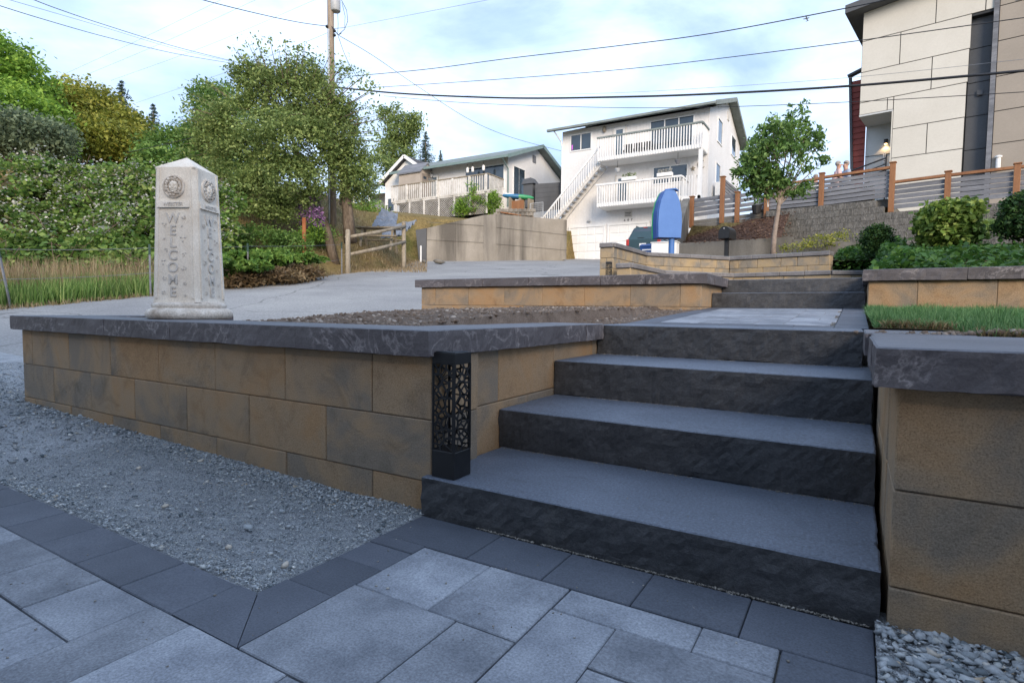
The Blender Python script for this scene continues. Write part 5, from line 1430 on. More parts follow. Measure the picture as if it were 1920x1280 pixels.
# balconies
def balcony(par, x0, x1, y0, y1, zb, zr, rail_mat, ret_to=None, left_open=False):
    bal = MB().box(x0, x1, y0, y1, zb, zb + 0.24).build('balcony', M_trim, par)
    n_ = int((x1 - x0) / 0.155)
    for k in range(n_ + 1):
        xx = x0 + 0.03 + (x1 - x0 - 0.06) * k / n_
        piece('baluster', (0.055, 0.04, zr - zb - 0.02), 0.004, (xx, y0 - 0.03, (zb + 0.06 + zr - 0.03) / 2), M_trim, bal)
    n2_ = int((y1 - y0) / 0.155)
    for k in range(1, n2_):
        yy_ = y0 + (y1 - y0) * k / n2_
        piece('baluster', (0.04, 0.055, zr - zb - 0.02), 0.004, (x1 + 0.03, yy_, (zb + 0.06 + zr - 0.03) / 2), M_trim, bal)
        if not left_open: piece('baluster', (0.04, 0.055, zr - zb - 0.02), 0.004, (x0 - 0.03, yy_, (zb + 0.06 + zr - 0.03) / 2), M_trim, bal)
    MB().box(x0 - 0.06, x1 + 0.06, y0 - 0.09, y0 + 0.05, zr - 0.06, zr + 0.04).build('hand_rail', rail_mat, bal)
    MB().box(x1 - 0.05, x1 + 0.09, y0 + 0.052, y1, zr - 0.06, zr + 0.038).build('hand_rail', rail_mat, bal)
    return bal
BY = 33.15
b1 = balcony(H, -13.95, -7.75, BY, HY - 0.01, 9.78, 11.2, M_roof, left_open=True)
b2 = balcony(H, -13.95, -8.85, BY, HY - 0.01, 7.0, 8.36, M_trim, left_open=False)
MB().box(HX1 - 0.22, HX1 - 0.02, HY - 1.5, HY - 1.3, 7.0, 9.775).build('balcony_post', M_trim, H)
MB().box(-8.80, -7.72, HY - 1.5, HY - 0.02, 6.98, 7.2).build('balcony_side_floor', M_trim, H)
for k in range(7): piece('baluster', (0.04, 0.05, 1.2), 0.004, (-8.70 + k * 0.16, HY - 1.5 + 0.02, 7.75), M_trim, H)
# outside stair with railing
s0, s1 = Vector((-17.95, BY + 0.45, 5.6)), Vector((-14.0, BY + 0.45, 9.75))
sta = MB().bar(s0, s1, 0.10, 0.32).build('stair', M_trim_old, H)
MB().bar(s0 + Vector((0, 0.9, 0)), s1 + Vector((0, 0.9, 0)), 0.08, 0.30).build('stringer', M_trim_old, sta)
for k in range(16):
    c = s0.lerp(s1, (k + 0.5) / 16); piece('tread', (0.30, 0.85, 0.05), 0.006, (c.x, c.y + 0.47, c.z + 0.14), M_trim_old, sta)
for k in range(25):
    c = s0.lerp(s1, (k + 0.4) / 25); piece('baluster', (0.05, 0.04, 1.0), 0.004, (c.x, c.y - 0.075, c.z + 0.50), M_trim, sta)
MB().bar(s0 + Vector((0, -0.08, 1.05)), s1 + Vector((0, -0.08, 1.05)), 0.09, 0.10).build('hand_rail', M_trim, sta)
MB().box(s0.x - 0.14, s0.x + 0.02, s0.y - 0.15, s0.y + 0.02, 5.2, 6.75).build('newel_post', M_trim, sta)
# wall sign, house number, lamps, ornaments
def flat_text(txt, size, o0, mat, parent, name='lettering', ext=0.01):
    cu = bpy.data.curves.new(name, 'FONT'); cu.body = txt; cu.size = size; cu.align_x = 'CENTER'; cu.align_y = 'CENTER'; cu.extrude = ext
    tmp = bpy.data.objects.new(name, cu); COL.objects.link(tmp)
    me = bpy.data.meshes.new_from_object(tmp.evaluated_get(bpy.context.evaluated_depsgraph_get())); bpy.data.objects.remove(tmp)
    me.materials.clear(); me.materials.append(mat)
    o = bpy.data.objects.new(name, me); COL.objects.link(o); o.rotation_euler = (R(90), 0, 0); place(o, o0, parent); return o
pl = MB().box(-12.72, -12.22, HY - 0.05, HY - 0.01, 6.50, 6.88).build('wall_plaque', M_trim_old, H)
for k in range(3): MB().box(-12.66, -12.28 - 0.05 * (k % 2), HY - 0.058, HY - 0.051, 6.58 + k * 0.09, 6.615 + k * 0.09).build('line', M_joint, pl)
for k, ch in enumerate('607'): flat_text(ch, 0.2, (-12.70 + k * 0.23, HY - 0.02, 6.33), M_joint, H, 'house_number')
MB().ball((-15.1, HY - 0.1, 6.45), (0.12, 0.12, 0.08), 8, 5).build('wall_lamp', M_steel, H)
MB().ball((-14.15, HY - 0.12, 12.15), (0.13, 0.1, 0.2), 8, 5).build('wall_lantern', M_oldwood, H)
for (x_, z_, s_) in ((-8.55, 9.05, 0.17), (-8.2, 8.6, 0.13), (-11.6, 8.7, 0.12)):
    m = MB(); pts_ = []
    for k in range(10):
        r_ = s_ * (1.0 if k % 2 == 0 else 0.38); an = math.pi / 2 + k * math.pi / 5; pts_.append((x_ + r_ * math.cos(an), HY - 0.05, z_ + r_ * math.sin(an)))
    m.prism(pts_, (0, 0.03, 0)).build('star_ornament', M_oldwood, H)
m = MB(); pts_ = []
for k in range(13):
    an = R(70 + 20 * k * 0.83 * 1.2); pts_.append((-8.05 + 0.24 * math.cos(an), HY - 0.06, 9.25 + 0.24 * math.sin(an)))
for k in range(13):
    an = R(70 + 20 * (12 - k) * 0.83 * 1.2); pts_.append((-7.98 + 0.16 * math.cos(an), HY - 0.06, 9.25 + 0.18 * math.sin(an)))
m.prism(pts_, (0, 0.03, 0)).build('moon_ornament', M_oldwood, H)
for (px_, py_, lab, mat_) in ((1158, 319, 'small hanging basket under the upper balcony of the white house, left', M_steel), (1271, 303, 'larger blue-grey hanging pot under the upper balcony of the white house', M_slat)):
    c = on_y(px_, py_, BY + 0.35); t = thing('hanging_pot', lab, 'pot', c, 'hanging pots')
    MB().lathe(c, [(0.09, -0.12), (0.16, 0.02), (0.18, 0.10), (0.16, 0.10)], 12).build('pot', mat_, t); MB().tube([c + Vector((0, 0, 0.1)), Vector((c.x, c.y, 9.78))], 0.012, 4).build('cord', M_cable, t)
for (x_, lab) in ((-11.9, 'left white flower box on the lower balcony rail'), (-9.75, 'right white flower box on the lower balcony rail')):
    t = thing('flower_box', lab, 'flower box', (x_, BY - 0.02, 8.41), 'white flower boxes')
    MB().cbox(x_ - 0.45, x_ + 0.45, BY - 0.17, BY + 0.09, 8.41, 8.62, 0.02).build('box', M_trim, t)
    pp = np.stack([RNG.uniform(x_ - 0.42, x_ + 0.42, 160), RNG.uniform(BY - 0.15, BY + 0.07, 160), 8.64 + 0.2 * RNG.random(160)], 1); leaf_soup('flowers', pp, 0.09, L_flow if x_ > -10 else L_map, t)
t = thing('patio_furniture', 'dark slatted chairs behind the upper balcony railing', 'chairs', (-11.9, 33.9, 10.03))
for k in range(3):
    x_ = -12.6 + k * 0.62
    MB().box(x_, x_ + 0.5, 33.7, 34.1, 10.35, 10.42).build('seat', M_metal_bk, t); MB().box(x_, x_ + 0.5, 34.1, 34.15, 10.42, 10.85).build('back', M_metal_bk, t)
    for (dx_, dy_) in ((0.03, 0), (0.43, 0), (0.03, 0.4), (0.43, 0.4)): MB().box(x_ + dx_, x_ + dx_ + 0.04, 33.7 + dy_, 33.74 + dy_, 10.03, 10.35).build('leg', M_metal_bk, t)
c = on_y(1336, 356, 36.2); t = thing('heat_pump', 'white outdoor heat pump unit beside the white house', 'heat pump', (HX1 + 0.45, 36.4, 7.6))
MB().cbox(HX1 + 0.15, HX1 + 0.5, 35.9, 36.9, 7.6, 8.4, 0.02).build('case', M_trim, t); MB().lathe((0, 0, 0), [(0.3, 0), (0.3, 0.02)], 16).build('fan_grille', M_steel, t).rotation_euler = (0, R(90), 0)
place(bpy.data.objects['fan_grille'], (HX1 + 0.505, 36.4, 8.0), t)

# ================================================================== deck house
DX0, DX1, DY = -31.5, -21.6, 35.05
D_ = thing('deck_house', 'single-storey white house with green trim behind a long white deck', 'house', (-26, DY, 7.4))
MB().prism([(DX0, DY, 6.0), (DX0, DY, 11.5), (DX0, 39.2, 13.05), (DX0, 43.4, 11.5), (DX0, 43.4, 6.0)], (DX1 - DX0, 0, 0)).build('wall', M_white, D_)
rf = MB().prism([(DX0 - 0.5, DY - 0.95, 11.18), (DX0 - 0.5, DY - 0.95, 11.36), (DX0 - 0.5, 39.2, 13.27), (DX0 - 0.5, 44.6, 11.36), (DX0 - 0.5, 44.6, 11.18), (DX0 - 0.5, 39.2, 13.08)], (DX1 - DX0 + 1.1, 0, 0)).build('roof', M_roof, D_)
MB().bar((DX0 - 0.5, DY - 1.0, 11.27), (DX1 + 0.6, DY - 1.0, 11.27), 0.10, 0.18).build('gutter', M_fascia, rf)
MB().bar((DX1 + 0.61, DY - 1.0, 11.25), (DX1 + 0.61, 39.2, 13.17), 0.05, 0.26).build('barge_board', M_fascia, rf); MB().bar((DX1 + 0.61, 39.2, 13.17), (DX1 + 0.61, 44.62, 11.27), 0.05, 0.26).build('barge_board', M_fascia, rf)
MB().tube([(DX1 + 0.1, DY - 0.95, 11.2), (DX1 + 0.06, DY - 0.35, 10.8), (DX1 + 0.06, DY - 0.08, 10.6), (DX1 + 0.06, DY - 0.08, 8.0)], 0.055, 6).build('downpipe', M_fascia, D_)
win_y(D_, -25.3, -21.95, 9.35, 11.0, DY, 0)
door(D_, -28.8, -27.9, 8.9, 10.9, DY)
win_x(D_, 35.8, 37.4, 9.0, 11.0, DX1, 1)
MB().box(DX1 - 0.02, DX1 + 0.04, 38.6, 39.1, 11.9, 12.45).build('gable_vent', M_slat, D_)
dk = thing('deck', 'long raised deck with white baluster railing and lattice skirt', 'deck', (-26.4, 33.1, 7.4))
KX0, KX1, KY = -30.8, -22.0, 33.05
MB().box(KX0, KX1, KY, DY - 0.02, 8.62, 8.84).build('platform', M_trim_old, dk)
rl = MB().box(KX0 - 0.05, KX1 + 0.05, KY - 0.08, KY + 0.06, 9.90, 9.97).build('top_rail', M_oldwood, dk)
n_ = 46
for k in range(n_):
    piece('baluster', (0.085, 0.035, 1.16), 0.004, (KX0 + 0.06 + (KX1 - KX0 - 0.12) * k / (n_ - 1), KY - 0.025, 9.31), M_trim_old, dk)
for k in range(7): piece('rail_post', (0.16, 0.06, 1.2), 0.006, (KX0 + 0.08 + (KX1 - KX0 - 0.16) * k / 6, KY - 0.075, 9.31), M_trim_old, dk)
for k in range(1, 12): piece('baluster', (0.035, 0.09, 1.16), 0.004, (KX1 + 0.025, KY + (DY - KY) * k / 12, 9.31), M_trim_old, dk)
MB().box(KX1 - 0.06, KX1 + 0.08, KY + 0.062, DY - 0.03, 9.90, 9.968).build('top_rail', M_oldwood, dk)
lt = MB(); Zb, Zt = 7.25, 8.60
x_ = KX0 + 0.3
while x_ < KX1 + 1.2:
    for sg in (1, -1):
        xa, xb = x_, x_ + sg * (Zt - Zb)
        za, zb = Zb, Zt
        lo, hi = KX0 + 0.3, KX1 - 0.02
        def cl(xa, za, xb, zb):
            if xa == xb: return None
            pts_ = []
            for (xq, zq) in ((xa, za), (xb, zb)): pts_.append([xq, zq])
            for i in (0, 1):
                o_ = pts_[1 - i]
                for lim, cmp in ((lo, -1), (hi, 1)):
                    if (pts_[i][0] - lim) * cmp > 0:
                        if (o_[0] - lim) * cmp >= 0: return None
                        t_ = (lim - pts_[i][0]) / (o_[0] - pts_[i][0]); pts_[i] = [lim, pts_[i][1] + (o_[1] - pts_[i][1]) * t_]
            return pts_
        q = cl(xa, za, xb, zb)
        if q: lt.bar((q[0][0], KY + 0.04 + 0.012 * sg, q[0][1]), (q[1][0], KY + 0.04 + 0.012 * sg, q[1][1]), 0.012, 0.045, (0, 1, 0))
    x_ += 0.16
struct(lt.build('lattice', M_trim_old, dk, fix=False), 'stuff')
for k in range(7): piece('skirt_post', (0.14, 0.05, Zt - Zb), 0.006, (KX0 + 0.38 + (KX1 - KX0 - 0.45) * k / 6, KY - 0.005, (Zb + Zt) / 2), M_trim_old, dk)
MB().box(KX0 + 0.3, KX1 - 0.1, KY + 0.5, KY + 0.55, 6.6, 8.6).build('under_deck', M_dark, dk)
for (x_, lab) in ((-24.6, 'left white lantern hanging under the deck house eave'), (-24.15, 'middle white lantern hanging under the deck house eave'), (-23.2, 'right white lantern hanging under the deck house eave')):
    t = thing('hanging_lantern', lab, 'lantern', (x_, DY - 0.75, 10.6), 'hanging lanterns'); MB().lathe((x_, DY - 0.75, 10.55), [(0.07, 0), (0.1, 0.05), (0.1, 0.32), (0.05, 0.38)], 10).build('shade', M_trim, t); MB().tube([(x_, DY - 0.75, 10.93), (x_, DY - 0.75, 11.18)], 0.01, 4).build('cord', M_cable, t)
# vine on the deck corner
sub, pts, rn = crown_points([(-23.5, KY - 0.1, 8.0, 1.2, 0.25, 0.6), (-21.8, KY + 0.4, 7.9, 0.5, 0.5, 0.9), (-24.2, KY - 0.1, 7.6, 0.8, 0.2, 0.4), (-23.2, KY - 0.1, 9.0, 0.3, 0.15, 0.5)], 180, 22, 0.16)
t = thing('climbing_vine', 'green vine climbing over the right end of the deck lattice', 'vine', (-23, KY - 0.1, 7.3)); leaf_soup('leaves', pts, 0.13, L_lime, t, 0.3, rn); MB().tube([(-23, KY - 0.12, 7.2), (-23.2, KY - 0.12, 8.2), (-23.0, KY - 0.12, 9.2)], 0.03, 5).build('stem', M_bark, t)
# garden shed standing on the deck
S_ = thing('garden_shed', 'taupe plastic garden shed with double doors at the left end of the deck', 'shed', (-29.3, 34.6, 8.85))
M_shed = pm('shed_taupe', (0.36, 0.31, 0.265), (0.42, 0.37, 0.32), 2, 30, 0.08, 0.7, 0.3, 0.1, 40, 0.003); M_shed_d = pm('shed_door', (0.20, 0.17, 0.15), (0.25, 0.215, 0.19), 2, 30, 0.08, 0.7, 0.3, 0.1, 40, 0.003)
SX0, SX1, SY0, SY1 = -30.75, -28.6, 33.75, 34.98
MB().prism([(SX1, SY0, 8.85), (SX1, SY0, 11.0), (SX1, (SY0 + SY1) / 2 + 0.2, 11.75), (SX1, SY1 + 0.3, 11.0), (SX1, SY1 + 0.3, 8.85)], (SX0 - SX1, 0, 0)).build('wall', M_shed, S_)
MB().prism([(SX1 + 0.1, SY0 - 0.12, 10.93), (SX1 + 0.1, SY0 - 0.12, 11.01), (SX1 + 0.1, (SY0 + SY1) / 2 + 0.2, 11.86), (SX1 + 0.1, SY1 + 0.42, 11.01), (SX1 + 0.1, SY1 + 0.42, 10.93), (SX1 + 0.1, (SY0 + SY1) / 2 + 0.2, 11.76)], (SX0 - SX1 - 0.2, 0, 0)).build('roof', M_slat, S_)
for k in range(2):
    y_ = SY0 + 0.22 + k * 0.56; dd = MB().box(SX1 + 0.002, SX1 + 0.04, y_, y_ + 0.54, 8.95, 10.9).build('door', M_shed_d, S_); MB().box(SX1 + 0.041, SX1 + 0.05, y_ + 0.1, y_ + 0.46, 10.5, 10.7).build('window', M_glass, dd)

# ================================================================== blue and white house with the red deck
BH_ = thing('blue_house', 'small white and blue house with dark shingles left of the garden shed', 'house', at(725, 395, 47))
q = at(722, 340, 47); bx = q.x
MB().prism([(bx, q.y, 6.5), (bx, q.y, 10.9), (bx + 2.4, q.y, 12.6), (bx + 5.0, q.y, 10.9), (bx + 5.0, q.y, 6.5)], (-0.3, 6, 0)).build('wall', M_trim, BH_)
MB().box(bx - 0.02, bx + 5.0, q.y - 0.05, q.y - 0.005, 7.0, 8.35).build('blue_siding', pm('blue_siding', (0.20, 0.27, 0.36), (0.26, 0.33, 0.42), 2, 20, 0.1, 0.7, 0.3, 0.1, 30, 0.003), BH_)
MB().prism([(bx - 0.35, q.y - 0.35, 10.75), (bx - 0.35, q.y - 0.35, 10.95), (bx + 2.4, q.y - 0.35, 12.85), (bx + 2.4, q.y - 0.35, 12.65)], (0, 6.5, 0)).build('roof', M_roof_dk, BH_); MB().prism([(bx + 5.3, q.y - 0.35, 10.75), (bx + 5.3, q.y - 0.35, 10.95), (bx + 2.4, q.y - 0.34, 12.85), (bx + 2.4, q.y - 0.34, 12.65)], (0, 6.5, 0)).build('roof', M_roof_dk, BH_)
MB().bar((bx - 0.36, q.y - 0.40, 10.85), (bx + 2.4, q.y - 0.40, 12.76), 0.05, 0.25).build('barge_board', M_trim, BH_); MB().bar((bx + 2.4, q.y - 0.40, 12.76), (bx + 5.3, q.y - 0.40, 10.85), 0.05, 0.25).build('barge_board', M_trim, BH_)
win_y(BH_, bx + 0.35, bx + 1.0, 8.6, 9.6, q.y - 0.01, 0)
MB().prism([(bx - 0.4, q.y - 0.2, 10.8), (bx - 4.4, q.y - 0.2, 10.5), (bx - 4.4, q.y + 4, 11.9), (bx - 0.4, q.y + 4, 12.2)], (0, 0, 0.15)).build('porch_roof', M_roof_dk, BH_)
for k in range(2): MB().box(bx - 1.9 - k * 2.0, bx - 1.7 - k * 2.0, q.y, q.y + 0.2, 8.3, 10.6).build('porch_post', M_trim, BH_)
MB().box(bx - 4.4, bx - 0.35, q.y + 2.4, q.y + 2.6, 7, 10.8).build('porch_wall', M_white, BH_)
M_reddk = pm('red_deck', (0.16, 0.035, 0.03), (0.26, 0.07, 0.055), 3, 30, 0.2, 0.75, 0.3, 0.1, 40, 0.003)
rd = thing('red_deck', 'dark red deck with railing beside the blue and white house', 'deck', (bx - 2.3, q.y - 0.6, 7.3))
MB().box(bx - 4.5, bx - 0.38, q.y - 1.2, q.y + 2.3, 7.7, 8.15).build('platform', M_reddk, rd); MB().box(bx - 4.5, bx - 0.38, q.y - 1.25, q.y - 1.15, 9.1, 9.2).build('rail', M_reddk, rd)
for k in range(22): piece('baluster', (0.06, 0.05, 0.95), 0.004, (bx - 4.45 + k * 0.19, q.y - 1.2, 8.62), M_reddk, rd)

# ================================================================== things in the deck house garden
t = thing('paddle_board', 'white, blue and green paddle board lying on a wooden rack', 'paddle board', at(975, 372, 36.5))
ka, kb = at(942, 367, 36.3), at(1001, 371, 36.3)
def spindle(a, b_, w_, h_, lo, hi, mat, nm):
    m = MB(); n_ = 14; rings = []
    for i in range(n_ + 1):
        f_ = lo + (hi - lo) * i / n_; c = a.lerp(b_, f_); k = math.sqrt(max(0.0, 1 - (2 * f_ - 1) ** 2)) ** 0.8; k = max(k, 0.05)
        for j in range(8):
            an = 2 * math.pi * j / 8; rings.append(c + Vector((0, 1, 0)) * w_ * k * math.cos(an) + Vector((0, 0, 1)) * h_ * k * math.sin(an))
    m.add(rings, [(i*8+j, i*8+(j+1) % 8, (i+1)*8+(j+1) % 8, (i+1)*8+j) for i in range(n_) for j in range(8)]); return m.build(nm, mat, t, smooth=True)
M_blue = pm('board_blue', (0.02, 0.12, 0.26), (0.03, 0.18, 0.34), 2, 20, 0.1, 0.4, 0.5, 0); M_green = pm('board_green', (0.03, 0.26, 0.10), (0.05, 0.34, 0.15), 2, 20, 0.1, 0.4, 0.5, 0)
spindle(ka, kb, 0.38, 0.17, 0.0, 0.6, M_blue, 'blue_hull'); spindle(ka, kb, 0.385, 0.172, 0.6, 1.0, M_green, 'green_end'); spindle(ka + Vector((0.1, 0, 0.12)), kb + Vector((-0.4, 0, 0.06)), 0.30, 0.09, 0.0, 1.0, M_trim, 'deck_pad')
for f_ in (0.3, 0.62, 0.9):
    c = ka.lerp(kb, f_); MB().box(c.x - 0.06, c.x + 0.06, c.y - 0.3, c.y + 0.3, 6.4, c.z - 0.1).build('rack_post', M_oldwood, t)
MB().box(ka.x + 0.5, kb.x - 0.3, ka.y + 0.2, ka.y + 0.3, 6.5, ka.z - 0.35).build('rack_board', M_wood, t)
g0 = at(994, 365, 38); t = thing('covered_grill', 'barbecue under a black cover against the deck house gable', 'grill', g0 + Vector((0, 0, -0.6)))
MB().hexa([g0 + Vector(v) for v in ((-0.32,-0.3,-0.9),(0.32,-0.3,-0.9),(0.32,0.3,-0.9),(-0.32,0.3,-0.9),(-0.36,-0.3,0.65),(0.36,-0.3,0.65),(0.36,0.3,0.65),(-0.36,0.3,0.65))]).build('cover_skirt', M_chark, t)
MB().hexa([g0 + Vector(v) for v in ((-0.46,-0.4,0.655),(0.5,-0.4,0.655),(0.5,0.4,0.655),(-0.46,0.4,0.655),(-0.34,-0.3,1.0),(0.2,-0.3,1.05),(0.2,0.3,1.05),(-0.34,0.3,1.0))]).build('cover_hood', M_chark, t)
f0, f1 = at(1003, 398, 37.2), at(1052, 392, 38.8); zf0, zf1 = at(1003, 345, 37.2).z, at(1052, 342, 38.8).z
t = thing('dark_fence', 'dark grey board fence between the deck house and the white house', 'fence', f0)
for k in range(6):
    h0, h1 = k / 6, (k + 1) / 6 - 0.006
    MB().hexa([Vector((f0.x, f0.y, f0.z + (zf0 - f0.z) * h0)), Vector((f1.x, f1.y, f1.z + (zf1 - f1.z) * h0)), Vector((f1.x, f1.y + 0.06, f1.z + (zf1 - f1.z) * h0)), Vector((f0.x, f0.y + 0.06, f0.z + (zf0 - f0.z) * h0)),
               Vector((f0.x, f0.y, f0.z + (zf0 - f0.z) * h1)), Vector((f1.x, f1.y, f1.z + (zf1 - f1.z) * h1)), Vector((f1.x, f1.y + 0.06, f1.z + (zf1 - f1.z) * h1)), Vector((f0.x, f0.y + 0.06, f0.z + (zf0 - f0.z) * h1))]).build('board', M_chark, t)
t = thing('wire_gate', 'small chain-link gate at the foot of the outside stair', 'gate', at(1005, 405, 36))
p0, p1, p2, p3 = at(994, 408, 36), at(994, 382, 36), at(1018, 379, 36.4), at(1018, 407, 36.4)
MB().tube([p0, p1, p2, p3], 0.03, 6).build('frame', M_steel, t)
ms = MB()
for k in range(1, 9): ms.tube([p0.lerp(p3, k / 9), p1.lerp(p2, k / 9)], 0.006, 4)
for k in range(1, 8): ms.tube([p0.lerp(p1, k / 8), p3.lerp(p2, k / 8)], 0.006, 4)
struct(ms.build('mesh', M_steel, t), 'stuff')
gw = thing('garden_block_wall', 'low stacked stone garden edging above the concrete wall', 'wall', at(960, 402, 35.3))
for r_ in range(2):
    for k in range(9):
        c = at(930 + k * 8.2 + r_ * 4, 402 - r_ * 7, 35.3); piece('block', (0.26, 0.2, 0.21), 0.02, (c.x, c.y, c.z), M_conc, gw)
b0_, b1_ = at(938, 398, 34.9), at(1000, 408, 35.6); tag(MB().bar(b0_, b1_, 0.2, 0.06).build('timber', M_wood), 'loose timber plank lying on top of the concrete wall', 'plank')
# blue tarpaulin thrown over the bank, picnic table
M_tarp = pm('tarpaulin', (0.12, 0.15, 0.20), (0.22, 0.25, 0.31), 3, 20, 0.3, 0.6, 0.35, 0.5, 8, 0.08)
def tarp(corners, lab, nx_=14, ny_=8):
    a, b_, c, d = [at(*q) for q in corners]; vs = []; fs = []
    for i in range(nx_ + 1):
        for j in range(ny_ + 1):
            p = a.lerp(b_, i / nx_).lerp(d.lerp(c, i / nx_), j / ny_); p = p + Vector((0, 0, 0.09 * math.sin(i * 2.1) + 0.05 * random.uniform(-1, 1))) + FH * 0.05 * math.sin(i * 1.7); vs.append(p)
    for i in range(nx_):
        for j in range(ny_): fs.append((i*(ny_+1)+j, (i+1)*(ny_+1)+j, (i+1)*(ny_+1)+j+1, i*(ny_+1)+j+1))
    m = MB(); m.add(vs, fs); o = m.build('tarpaulin', M_tarp); md_ = o.modifiers.new('thick', 'SOLIDIFY'); md_.thickness = 0.02; tag(o, lab, 'tarpaulin', 'blue-grey tarpaulins')
tarp(((697, 424, 27.3), (716, 392, 29), (746, 402, 29), (742, 425, 27.2)), 'upper blue-grey tarpaulin on the bank behind the split rails')
tarp(((714, 446, 25.6), (720, 426, 26.8), (782, 412, 27.5), (752, 440, 25.8)), 'lower crumpled tarpaulin trailing towards the concrete wall')
pt = at(712, 428, 24.6)
t = thing('picnic_table', 'grey weathered picnic table behind the split-rail fence', 'table', pt - Vector((0, 0, 0.8)))
for k in range(4): MB().bar(pt - RH * 1.0 + FH * (0.18 * k - 0.3), pt + RH * 0.9 + FH * (0.18 * k - 0.3), 0.165, 0.05).build('top_plank', M_oldwood, t)
for s_ in (-0.75, 0.75): MB().bar(pt - RH * 1.0 + FH * s_ - Vector((0, 0, 0.42)), pt + RH * 0.9 + FH * s_ - Vector((0, 0, 0.42)), 0.24, 0.05).build('seat', M_oldwood, t)
for s_ in (-0.7, 0.6):
    for e_ in (-1, 1): MB().bar(pt + RH * s_ + FH * e_ * 0.2 - Vector((0, 0, 0.03)), pt + RH * s_ + FH * e_ * 0.65 - Vector((0, 0, 1.0)), 0.09, 0.05).build('leg', M_oldwood, t)

# ================================================================== car on the drive
M_paint = pm('teal_car_paint', (0.018, 0.045, 0.055), (0.024, 0.055, 0.066), 1, 40, 0.05, 0.25, 0.6, 0); M_rubber = pm('rubber', (0.012, 0.012, 0.012), (0.02, 0.02, 0.02), 5, 50, 0.1, 0.85, 0.2, 0); M_lampr = pm('tail_lamp', (0.35, 0.02, 0.015), (0.45, 0.04, 0.03), 5, 40, 0.1, 0.25, 0.5, 0)
cpos = at(1205, 470, 28.6); cz = 3.15; cx, cy_ = cpos.x, cpos.y
car = thing('parked_suv', 'dark teal SUV parked tail-out in front of the middle garage door', 'car', (cx, cy_ + 2.2, cz))
def ring(y_, w_, z0, z1, tw, r_=0.1): # cross-section at y: lower width w_, roof width tw
    return [(cx - w_, cy_ + y_, cz + z0), (cx - w_, cy_ + y_, cz + (z0 + 1.0) / 2 + 0.1), (cx - w_ + 0.03, cy_ + y_, cz + 1.03), (cx - tw, cy_ + y_, cz + z1 - 0.06), (cx - tw + 0.12, cy_ + y_, cz + z1), (cx + tw - 0.12, cy_ + y_, cz + z1), (cx + tw, cy_ + y_, cz + z1 - 0.06), (cx + w_ - 0.03, cy_ + y_, cz + 1.03), (cx + w_, cy_ + y_, cz + (z0 + 1.0) / 2 + 0.1), (cx + w_, cy_ + y_, cz + z0)]
rs_ = [ring(0.0, 0.84, 0.38, 1.10, 0.80), ring(0.04, 0.88, 0.36, 1.16, 0.80), ring(0.42, 0.90, 0.35, 1.76, 0.63), ring(1.0, 0.91, 0.35, 1.80, 0.64), ring(2.6, 0.91, 0.35, 1.77, 0.64), ring(3.3, 0.90, 0.35, 1.12, 0.76), ring(4.3, 0.86, 0.36, 1.0, 0.72), ring(4.55, 0.78, 0.4, 0.8, 0.66)]
m = MB(); m.add([p for r_ in rs_ for p in r_], [(i*10+j, i*10+(j+1) % 10, (i+1)*10+(j+1) % 10, (i+1)*10+j) for i in range(7) for j in range(10)] + [tuple(range(10))[::-1], tuple(70 + j for j in range(10))])
m.build('body', M_paint, car)
MB().hexa([(cx-0.70, cy_+0.045, cz+1.12), (cx+0.70, cy_+0.045, cz+1.12), (cx+0.70, cy_+0.065, cz+1.12), (cx-0.70, cy_+0.065, cz+1.12), (cx-0.56, cy_+0.345, cz+1.66), (cx+0.56, cy_+0.345, cz+1.66), (cx+0.56, cy_+0.365, cz+1.66), (cx-0.56, cy_+0.365, cz+1.66)]).build('rear_window', M_glass, car)
for s_ in (-1, 1):
    MB().cbox(cx + s_*0.80 - 0.075, cx + s_*0.80 + 0.095*(1 if s_ > 0 else 0.8), cy_ - 0.025, cy_ + 0.12, cz + 0.80, cz + 1.12, 0.02).build('tail_lamp', M_lampr, car)
    MB().hexa([(cx+s_*0.885, cy_+0.75, cz+1.10), (cx+s_*0.895, cy_+2.9, cz+1.10), (cx+s_*0.88, cy_+2.9, cz+1.10), (cx+s_*0.87, cy_+0.75, cz+1.10), (cx+s_*0.675, cy_+0.85, cz+1.68), (cx+s_*0.675, cy_+2.5, cz+1.68), (cx+s_*0.66, cy_+2.5, cz+1.68), (cx+s_*0.66, cy_+0.85, cz+1.68)]).build('side_window', M_glass, car)
    MB().bar((cx + s_*0.56, cy_ + 0.6, cz + 1.83), (cx + s_*0.56, cy_ + 2.4, cz + 1.83), 0.04, 0.05).build('roof_rail', M_metal_bk, car)
    for y_ in (0.9, 3.7):
        wh = MB().lathe((0, 0, 0), [(0.2, -0.1), (0.34, -0.1), (0.36, -0.06), (0.36, 0.06), (0.34, 0.1), (0.2, 0.1)], 18).build('wheel', M_rubber, car); wh.rotation_euler = (0, R(90), 0); place(wh, (cx + s_*0.82, cy_ + y_, cz + 0.36), car)
MB().cbox(cx - 0.88, cx + 0.88, cy_ - 0.10, cy_ + 0.05, cz + 0.40, cz + 0.66, 0.04).build('bumper', M_paint, car)
MB().box(cx - 0.17, cx + 0.17, cy_ - 0.035, cy_ - 0.012, cz + 0.72, cz + 0.88).build('number_plate', M_trim, car)
MB().box(cx - 0.3, cx + 0.05, cy_ + 0.03, cy_ + 0.05, cz + 1.155, cz + 1.18).build('wiper', M_rubber, car)
MB().box(cx - 0.1, cx + 0.1, cy_ + 0.36, cy_ + 0.40, cz + 1.70, cz + 1.735).build('brake_lamp', M_lampr, car)
